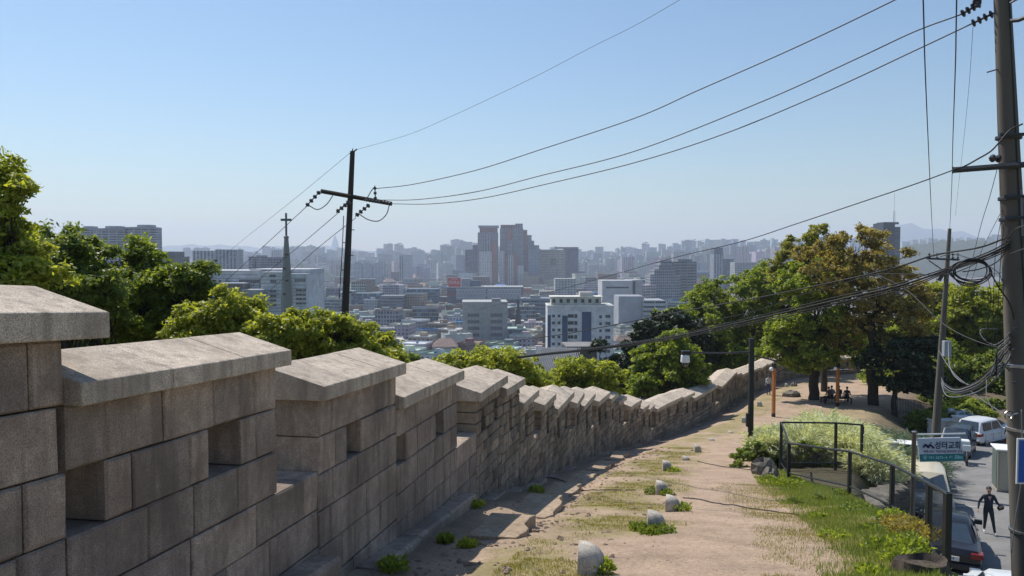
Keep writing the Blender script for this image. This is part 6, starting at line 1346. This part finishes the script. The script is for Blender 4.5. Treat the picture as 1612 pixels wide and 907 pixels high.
        m = MB(); m.box(s*(hw-.08) if s > 0 else -hw-.16, s*(hw+.16) if s > 0 else -hw+.08, y3-.42, y3-.3, zb_-.02, zb_+.14, bev=.02); m.build('mirror', paint, e)
        for yy_ in (ym, ym+1.0 if kind != 'van' else ym+.9, ym-1.0):
            m = MB(); m.box(s*(hw+.001)-.004, s*(hw+.001)+.004, yy_-.006, yy_+.006, .4, .92); m.build('door_gap', M_blackm, e)
            if yy_ != ym: pass
        for yy_ in (ym-.15, ym+.85):
            m = MB(); m.box(s*(hw+.01)-.015, s*(hw+.01)+.015, yy_-.18, yy_, .8, .83); m.build('door_handle', M_steel, e)
    for ya_, yb_ in ((-L/2-.05, -L/2+.1), (L/2-.1, L/2+.03)): m = MB(); m.box(-hw*.92, hw*.92, ya_, yb_, .33, .54, bev=.03); m.build('bumper', paint if kind == 'saloon' else M_blackm, e)
    m = MB(); m.box(-.42, .42, L/2-.06, L/2+.02, .5, .64); m.build('grille', M_blackm, e)
    if plate:
        m = MB(); m.box(-.26, .26, -L/2-.065, -L/2-.04, .62, .76); pp = m.build('number_plate', M_white, e); o = text('plate_digits', '1534', .13, M_blackm, pp, (0, -L/2-.067, .69), .001)
    return e
def on_road(X, Y): return (X, Y, float(zr(Y))+.0)
car('black saloon car seen from behind, parked at the foot of the turf wall', on_road(13.75+1.0, 24.2+2.2), 27, car_paint('black_car_paint', (.012, .013, .018)), 4.8, 1.85, 1.46, 'saloon')
car('white car of which only the roof and rear window show at the picture edge', on_road(12.55, 19.4), 25, car_paint('white_car_paint', (.62, .64, .66)), 4.4, 1.78, 1.5, 'saloon')
car('cream-roofed car with a dark windscreen, facing the viewer behind the railing', on_road(17.6, 33.0), 24+180, car_paint('grey_car_paint', (.14, .15, .15)), 4.4, 1.75, 1.72, 'suv', roofmat=car_paint('cream_car_paint', (.56, .5, .38)))
car('white estate car with a dark tinted tailgate window, parked at the lane end', on_road(32.3, 53.5), 58, car_paint('white_car_paint', (.62, .64, .66)), 4.5, 1.85, 1.78, 'suv')
car('dark blue-black car facing down the lane behind the motorcycle', on_road(27.6, 48.5), 35+180, car_paint('dark_car_paint', (.02, .028, .04)), 4.5, 1.85, 1.7, 'suv')
car('white car partly hidden behind the concrete pole and the estate car', on_road(37.3, 57), 50, car_paint('white_car_paint', (.62, .64, .66)), 4.4, 1.78, 1.5, 'saloon')
car('pale car glimpsed over the roof of the white estate car', on_road(34.6, 60.5), 70, car_paint('silver_car_paint', (.42, .44, .46)), 4.4, 1.78, 1.5, 'saloon')
# small truck with a green sheet over its bed
e = empty('pickup_truck', on_road(19.0, 37.3), -R(27), 'small truck with a green tarpaulin over its bed and a white-roofed dark cab', 'truck')
M_dk = car_paint('dark_car_paint', (.02, .028, .04)); m = MB(); m.box(-.85, .85, -1.9, 1.1, .62, .75); m.box(-.85, -.8, -1.9, 1.1, .75, 1.15); m.box(.8, .85, -1.9, 1.1, .75, 1.15); m.box(-.8, .8, -1.9, -1.85, .75, 1.15); m.build('bed', M_dk, e)
q = random.Random(4); m = MB(); vs = []; n = 12
for j in range(n+1):
    for i in range(n+1): x = -.88+1.76*i/n; y = -1.93+3.0*j/n; ed = min(i, j, n-i, n-j); vs.append((x, y, 1.12+(.22 if ed > 1 else .14 if ed else -.05)+q.uniform(-.04, .04)))
m.add(vs, [(j*(n+1)+i, j*(n+1)+i+1, (j+1)*(n+1)+i+1, (j+1)*(n+1)+i) for j in range(n) for i in range(n)]); m.build('tarpaulin', simple('green_tarpaulin', (.02, .22, .13), .5, var=.15, scale=3), e, smooth=True)
for k, (x, y, r) in enumerate(((.1, -1.2, .34), (.5, -1.1, .27), (.35, -.6, .25))):
    b = rock('bag', r, 70+k, .55, simple('white_sacking', (.7, .7, .7), .7, bump=.3), ['larger white bag lying on the green tarpaulin', 'smaller white bag at the side of the green tarpaulin', 'white bag half behind the other two on the tarpaulin'][k], 'bag'); b.location = e.matrix_basis @ Vector((x, y, 1.5))
m = MB(); loft(m, [[(-.86, 1.15, .4), (.86, 1.15, .4), (.84, 1.15, 1.3), (.76, 1.15, 1.85), (-.76, 1.15, 1.85), (-.84, 1.15, 1.3)], [(-.86, 2.6, .4), (.86, 2.6, .4), (.84, 2.6, 1.2), (.74, 2.25, 1.85), (-.74, 2.25, 1.85), (-.84, 2.6, 1.2)]]); cb = m.build('cab', M_dk, e, recalc=True)
m = MB(); m.box(-.6, .6, 1.2, 2.1, 1.86, 1.93, bev=.02); m.build('cab_roof', M_white, e); m = MB(); m.box(-.6, .6, 1.11, 1.14, 1.3, 1.75); m.build('rear_window', M_glass, cb)
for s in (-1, 1):
    for y in (-1.1, 1.9): m = MB(); m.lathe([(.1, -.1), (.31, -.1), (.31, .1), (.1, .1)], 18, 0, Matrix.Translation((s*.75, y, .31)) @ Matrix.Rotation(R(90), 4, 'Y')); m.build('wheel', M_tyre, e)
    m = MB(); m.box(s*.95-.07, s*.95+.07, 2.1, 2.2, 1.15, 1.45); m.build('mirror', M_blackm, e)
# motorcycle
e = empty('motorcycle', on_road(25.9, 44.6), -R(205), 'black delivery motorcycle with a white box, parked before the dark car', 'motorcycle'); m = MB()
for y in (-.62, .62):
    m = MB(); Mw = Matrix.Translation((0, y, .3)) @ Matrix.Rotation(R(90), 4, 'Y'); m.lathe([(.22, -.04), (.3, -.04), (.3, .04), (.22, .04), (.22, -.04)], 20, 0, Mw); m.tube([(0, y, .08), (0, y, .52)], .012, 4); m.tube([(0, y-.22, .3), (0, y+.22, .3)], .012, 4); m.build('wheel', M_tyre, e)
m = MB(); m.tube([(0, -.62, .3), (0, -.1, .4), (0, .3, .7), (0, .62, .3)], .05, 8); m.box(-.14, .14, -.25, .2, .25, .55, bev=.04); m.build('frame', M_blackm, e)
m = MB(); m.tube([(0, -.6, .78), (0, -.1, .74), (0, .05, .78)], [.1, .13, .08], 8); m.build('seat', M_blackm, e)
m = MB(); m.tube([(0, .05, .72), (0, .25, .8), (0, .4, .76)], [.1, .15, .07], 8); m.build('tank', M_dk, e)
m = MB(); m.tube([(-.33, .25, 1.02), (-.1, .42, .98), (.1, .42, .98), (.33, .25, 1.02)], .016, 6); m.tube([(0, .42, .98), (0, .62, .35)], .03, 6); m.build('handlebar', M_steel, e)
m = MB(); m.box(-.26, .26, -.95, -.45, .85, 1.25, bev=.05); m.build('box', M_white, e)
m = MB(); m.box(-.2, .2, .5, .56, .85, 1.2, bev=.02); m.build('leg_shield', M_white, e)
# ------------------------------------------------------------------ people
def skin_mesh(name, joints, edges, mats, parent, zones=None, sub=2):
    me = bpy.data.meshes.new(name); names = list(joints); me.from_pydata([joints[n][0] for n in names], [(names.index(a), names.index(b)) for a, b in edges for _ in (0,)][:], [])
    o = bpy.data.objects.new(name, me); COL.objects.link(o); sk = o.modifiers.new('skin', 'SKIN'); o.modifiers.new('sub', 'SUBSURF').levels = sub; o.modifiers['sub'].render_levels = sub
    if not me.skin_vertices: me.attributes  # layer is made with the modifier below
    bpy.context.view_layer.objects.active = o
    if not me.skin_vertices:
        import bmesh
        b = bmesh.new(); b.from_mesh(me); b.verts.layers.skin.verify(); b.to_mesh(me); b.free()
    for i, n in enumerate(names):
        r = joints[n][1]; me.skin_vertices[0].data[i].radius = (r if isinstance(r, tuple) else (r, r)); me.skin_vertices[0].data[i].use_root = (i == 0)
    bpy.context.view_layer.update(); dg = bpy.context.evaluated_depsgraph_get(); nm = bpy.data.meshes.new_from_object(o.evaluated_get(dg)); bpy.data.objects.remove(o)
    nm.materials.clear()
    for m_ in mats: nm.materials.append(m_)
    for p in nm.polygons:
        p.use_smooth = True
        if zones: p.material_index = zones(p.center)
    o = bpy.data.objects.new(name, nm); COL.objects.link(o); o.parent = parent; return o
def person(label, loc, rz, J, top, legs, bag=None, group=None, hair='short', skirt=None, waist=.98, cuff=None, shoes=(.03, .03, .035)):
    """J overrides joint positions of a 1.72 m figure that faces -y"""
    e = empty('person', loc, rz, label, 'person', group)
    P = {'pelvis': ((0, 0, .95), (.15, .11)), 'spine': ((0, 0, 1.12), (.13, .1)), 'chest': ((0, 0, 1.32), (.17, .115)), 'neck0': ((0, 0, 1.44), (.08, .07)), 'neck': ((0, -.01, 1.50), .052), 'head0': ((0, -.025, 1.57), (.07, .08)), 'head': ((0, -.02, 1.65), (.078, .095)), 'crown': ((0, -.01, 1.70), (.06, .07))}
    for s, t in ((-1, 'l'), (1, 'r')):
        P.update({'sh'+t: ((s*.17, 0, 1.39), .068), 'el'+t: ((s*.24, .02, 1.12), .048), 'wr'+t: ((s*.27, -.04, .88), .03), 'ha'+t: ((s*.275, -.06, .81), (.036, .02)), 'hip'+t: ((s*.09, 0, .86), (.1, .1)), 'kn'+t: ((s*.1, -.01, .49), .065), 'an'+t: ((s*.1, .02, .1), .045), 'he'+t: ((s*.1, .03, .05), .04), 'to'+t: ((s*.11, -.13, .035), (.042, .03))})
    P = {k_: (J[k_] if k_ in J else v[0], v[1]) for k_, v in P.items()}
    E = [('pelvis', 'spine'), ('spine', 'chest'), ('chest', 'neck0'), ('neck0', 'neck'), ('neck', 'head0'), ('head0', 'head'), ('head', 'crown')]
    for t in 'lr': E += [('chest', 'sh'+t), ('sh'+t, 'el'+t), ('el'+t, 'wr'+t), ('wr'+t, 'ha'+t), ('pelvis', 'hip'+t), ('hip'+t, 'kn'+t), ('kn'+t, 'an'+t), ('an'+t, 'he'+t), ('he'+t, 'to'+t)]
    hands = [Vector(P['wr'+t][0]) for t in 'lr']; head = Vector(P['head'][0]); nk = Vector(P['neck'][0]); ank = [Vector(P['an'+t][0]) for t in 'lr']; pel = Vector(P['pelvis'][0]); armpts = [Vector(P[a+t][0]) for t in 'lr' for a in ('el', 'wr', 'ha')]
    def zone(c_):
        c_ = Vector(c_)
        if (c_-head).length < .17 or (c_-nk).length < .055: return 0
        for t in 'lr':
            w_, h_ = Vector(P['wr'+t][0]), Vector(P['ha'+t][0])
            if (c_-h_).length < .085 and (c_-w_).dot(h_-w_) > -.001: return 0
            if cuff and (c_-Vector(P['el'+t][0])).length > .06 and (c_-w_).length < .2: return 0
        for t in 'lr':
            if (c_-Vector(P['he'+t][0])).length < .09 or (c_-Vector(P['to'+t][0])).length < .1: return 3
        arm = min((c_-a_).length for a_ in armpts) < .11
        if skirt and not arm and (c_-pel).length > .35 and c_.z < pel.z-.3: return 0
        if not arm and ((c_-pel).dot(Vector(P['chest'][0])-pel) < .02 and True) and (c_.z < waist-.02 or (c_-pel).length > .1): return 2
        return 1
    mats = [M_skin, simple('cloth_'+'_'.join(str(int(x*999)) for x in top), top, .85, var=.2, scale=8), simple('cloth_'+'_'.join(str(int(x*999)) for x in legs), legs, .85, var=.2, scale=8), simple('shoe_'+str(int(shoes[0]*99)), shoes, .6)]
    body = skin_mesh('body', P, E, mats, e, zone)
    c_ = Vector(P['crown'][0]); h_ = head; up = (c_-Vector(P['head0'][0])).normalized()
    m = MB(); rows, n = 7, 14; vs = []
    for j in range(rows+1):
        ph = j/rows*1.9
        for i in range(n): th = 2*math.pi*i/n; fr = -math.sin(th); k_ = ph*(1 if fr < .05 else .5); vs.append(h_+Vector((.093*math.sin(k_)*math.cos(th), .012+.113*math.sin(k_)*math.sin(th), .012+.102*math.cos(k_))))
    m.add(vs, [(j*n+i, j*n+(i+1) % n, (j+1)*n+(i+1) % n, (j+1)*n+i) for j in range(rows) for i in range(n)]); m.build('hair', M_hair, e, smooth=True)
    # nose, brows, mouth and ears; small at this distance but there
    m = MB(); m.tube([h_+Vector((0, -.085, .01)), h_+Vector((0, -.11, -.03)), h_+Vector((0, -.088, -.035))], [.008, .014, .01], 6); 
    for s in (-1, 1): m.tube([h_+Vector((s*.078, .0, -.03)), h_+Vector((s*.088, .01, .015))], [.014, .016], 6)
    m.build('face_features', M_skin, e, smooth=True)
    m = MB()
    for s in (-1, 1): m.tube([h_+Vector((s*.018, -.088, .008)), h_+Vector((s*.045, -.078, .008))], .006, 5)
    m.tube([h_+Vector((-.022, -.086, -.058)), h_+Vector((.022, -.086, -.058))], .005, 5); m.build('eyes_and_mouth', M_hair, e)
    for t, s in (('l', -1), ('r', 1)):
        w_, h2 = Vector(P['wr'+t][0]), Vector(P['ha'+t][0]); d = (h2-w_).normalized(); side = d.cross(Vector((s*1., 0, 0))); side = Vector((0, -1, 0)) if side.length < .1 else side.normalized(); m = MB()
        for k_, (o_, l_) in enumerate(((-.027, .068), (-.009, .078), (.009, .073), (.026, .058))):
            a_ = h2+side*o_; cur = Vector((-s*.02, 0, 0)); m.tube([a_, a_+d*l_*.5, a_+d*l_+cur], [.0095, .0085, .006], 6)
        a_ = w_.lerp(h2, .5)-side*.0+Vector((0, -.03, 0)); m.tube([a_, a_+d*.03+Vector((0, -.025, 0)), a_+d*.06+Vector((0, -.03, 0))], [.011, .01, .008], 6); m.build('fingers', M_skin, e, smooth=True)
    return e
# the man walking up the lane
mx = at(1555, 845, 29).x; pz = float(zr(29))
pe = person('person in dark shirt and trousers striding up the lane, a dark bundle under one arm', (mx, 29, pz+.03), R(-14),
       {'ell': (-.29, .08, 1.14), 'wrl': (-.35, -.02, .9), 'hal': (-.37, -.06, .84), 'elr': (.30, .08, 1.15), 'wrr': (.33, -.16, 1.08), 'har': (.31, -.23, 1.07), 'knl': (-.1, .0, .49), 'anl': (-.09, .12, .12), 'hel': (-.09, .14, .06), 'tol': (-.1, 0, .03), 'knr': (.11, -.16, .51), 'anr': (.13, -.32, .12), 'her': (.13, -.31, .06), 'tor': (.14, -.46, .1)}, (.03, .033, .05), (.022, .024, .034), shoes=(.6, .6, .6))
m = MB(); m.prism([(-.05, 1.395), (.05, 1.395), (0, 1.25)], 'y', -.135, -.11); m.build('shirt_collar', simple('pale_shirt', (.4, .3, .28), .8), pe)
bg_ = MB(); bg_.tube([(-.2, 0, 0), (-.08, -.02, .04), (.08, .02, .02), (.2, .0, -.03)], [.05, .09, .085, .04], 10); b = bg_.build('folded_jacket', simple('brown_cloth', (.07, .05, .04), .9, bump=.4, scale=10), smooth=True); b.location = pe.matrix_basis @ Vector((.33, -.22, 1.01)); b.rotation_euler = (0, R(20), R(70)); tag(b, 'dark brown folded jacket carried by the person walking up the lane', 'jacket')
# walker beside the wall
wx = at(1209.5, 620, 68).x
person('person in a white shirt with dark sleeves and blue trousers walking beside the wall', (wx, 68, H(wx, 68)+.02), R(190), {'elr': (.25, .05, 1.13), 'knr': (.1, -.08, .49), 'knl': (-.1, .03, .49), 'anl': (-.1, .12, .12)}, (.55, .56, .6), (.05, .07, .14))
# person by the white estate car
cx_ = at(1588, 708, 51).x
person('person with dark top and pale grey shorts standing behind the white estate car', (cx_, 51, float(zr(51))+.02), R(170), {}, (.025, .025, .035), (.33, .32, .33), skirt=True)
# the seated group and their bench
Yb = 62.5; SJ = {'hipl': (-.1, -.02, .5), 'hipr': (.1, -.02, .5), 'pelvis': (0, .03, .56), 'spine': (0, .04, .72), 'chest': (0, 0, .92), 'neck0': (0, -.02, 1.04), 'neck': (0, -.03, 1.1), 'head0': (0, -.05, 1.16), 'head': (0, -.05, 1.24), 'crown': (0, -.04, 1.29), 'shl': (-.17, 0, .99), 'shr': (.17, 0, .99), 'ell': (-.25, -.06, .73), 'elr': (.25, -.06, .73), 'wrl': (-.15, -.26, .64), 'wrr': (.15, -.26, .64), 'hal': (-.1, -.32, .64), 'har': (.1, -.32, .64), 'knl': (-.12, -.45, .5), 'knr': (.12, -.45, .5), 'anl': (-.12, -.42, .1), 'anr': (.12, -.42, .1), 'hel': (-.12, -.4, .05), 'her': (.12, -.4, .05), 'tol': (-.12, -.56, .035), 'tor': (.12, -.56, .035)}
bx = at(1319, 636, Yb).x; gzb = max(H(bx-1, Yb), H(bx+1, Yb))
for k, (dx, dy, rot, top, leg, lab) in enumerate(((-.72, .0, 200, (.1, .05, .035), (.02, .02, .025), 'seated person in a rust-brown top bending forward beside the orange post'), (-.3, .5, 170, (.16, .18, .24), (.03, .035, .05), 'seated person in a grey-blue top just behind the orange post'), (.28, .45, 185, (.03, .025, .04), (.02, .02, .03), 'seated person in dark plum clothes, nearest past the orange post'), (.72, .0, 160, (.02, .022, .03), (.015, .015, .02), 'seated person in black at the outer end of the group'))):
    person(lab, (bx+dx, Yb+dy, gzb+.02), R(rot), SJ, top, leg, group='people sitting together on the plaza')
be = empty('bench', (bx, Yb+.1, gzb), 0, 'low dark bench under the seated group on the plaza', 'bench')
m = MB(); m.box(-1.2, 1.2, -.25, .75, .38, .43, bev=.01); m.build('seat', simple('bench_wood', (.08, .055, .04), .8), be)
for x in (-1.05, 1.05):
    for y in (-.15, .65): m = MB(); m.box(x-.04, x+.04, y-.04, y+.04, -.05, .38); m.build('leg', M_blackm, be)
# ribbed roof showing through the treetops
e, W, Hh, k = hero('ribbed_roof_hall', 832, 905, 566, 110, 20, 'grey ribbed metal roof among the treetops below the blue-striped block', 'building', R(-8), zbase=-26)
m = MB(); zc = Hh; m.add([(-W/2, 0, zc-2.6), (W/2, 0, zc-2.6), (W/2-.5, 14, zc), (-W/2+.5, 14, zc)], [(0, 1, 2, 3)])
for q_ in range(26): x = -W/2+W*q_/25; m.add([(x-.04, -.02, zc-2.6), (x+.04, -.02, zc-2.6), (x+.04, -.02, zc-2.45), (x-.04, -.02, zc-2.45), (x-.04, 13.9, zc), (x+.04, 13.9, zc), (x+.04, 13.9, zc+.14), (x-.04, 13.9, zc+.14)], [(0, 1, 2, 3), (3, 2, 6, 7), (0, 3, 7, 4), (1, 5, 6, 2)])
m.build('roof', simple('ribbed_metal_sheet', (.2, .2, .2), .5, var=.2), e); m = MB(); m.box(-W/2+.3, W/2-.3, .2, 13.5, 0, zc-2.7); m.build('wall', M_conc, e)
e, W, Hh, k = hero('brown_building', 893, 940, 548, 190, 12, 'brown-grey windowless block at the foot of the blue-striped building', 'building', R(4), zbase=-50)
m = MB(); m.box(-W/2, W/2, 0, 10, 0, Hh, col=(.13, .1, .085)); m.build('wall', M_roof, e); m = MB(); m.box(-W/2-.2, W/2+.2, -.2, 10.2, Hh, Hh+.4, col=(.2, .19, .18)); m.build('roof', M_roof, e)
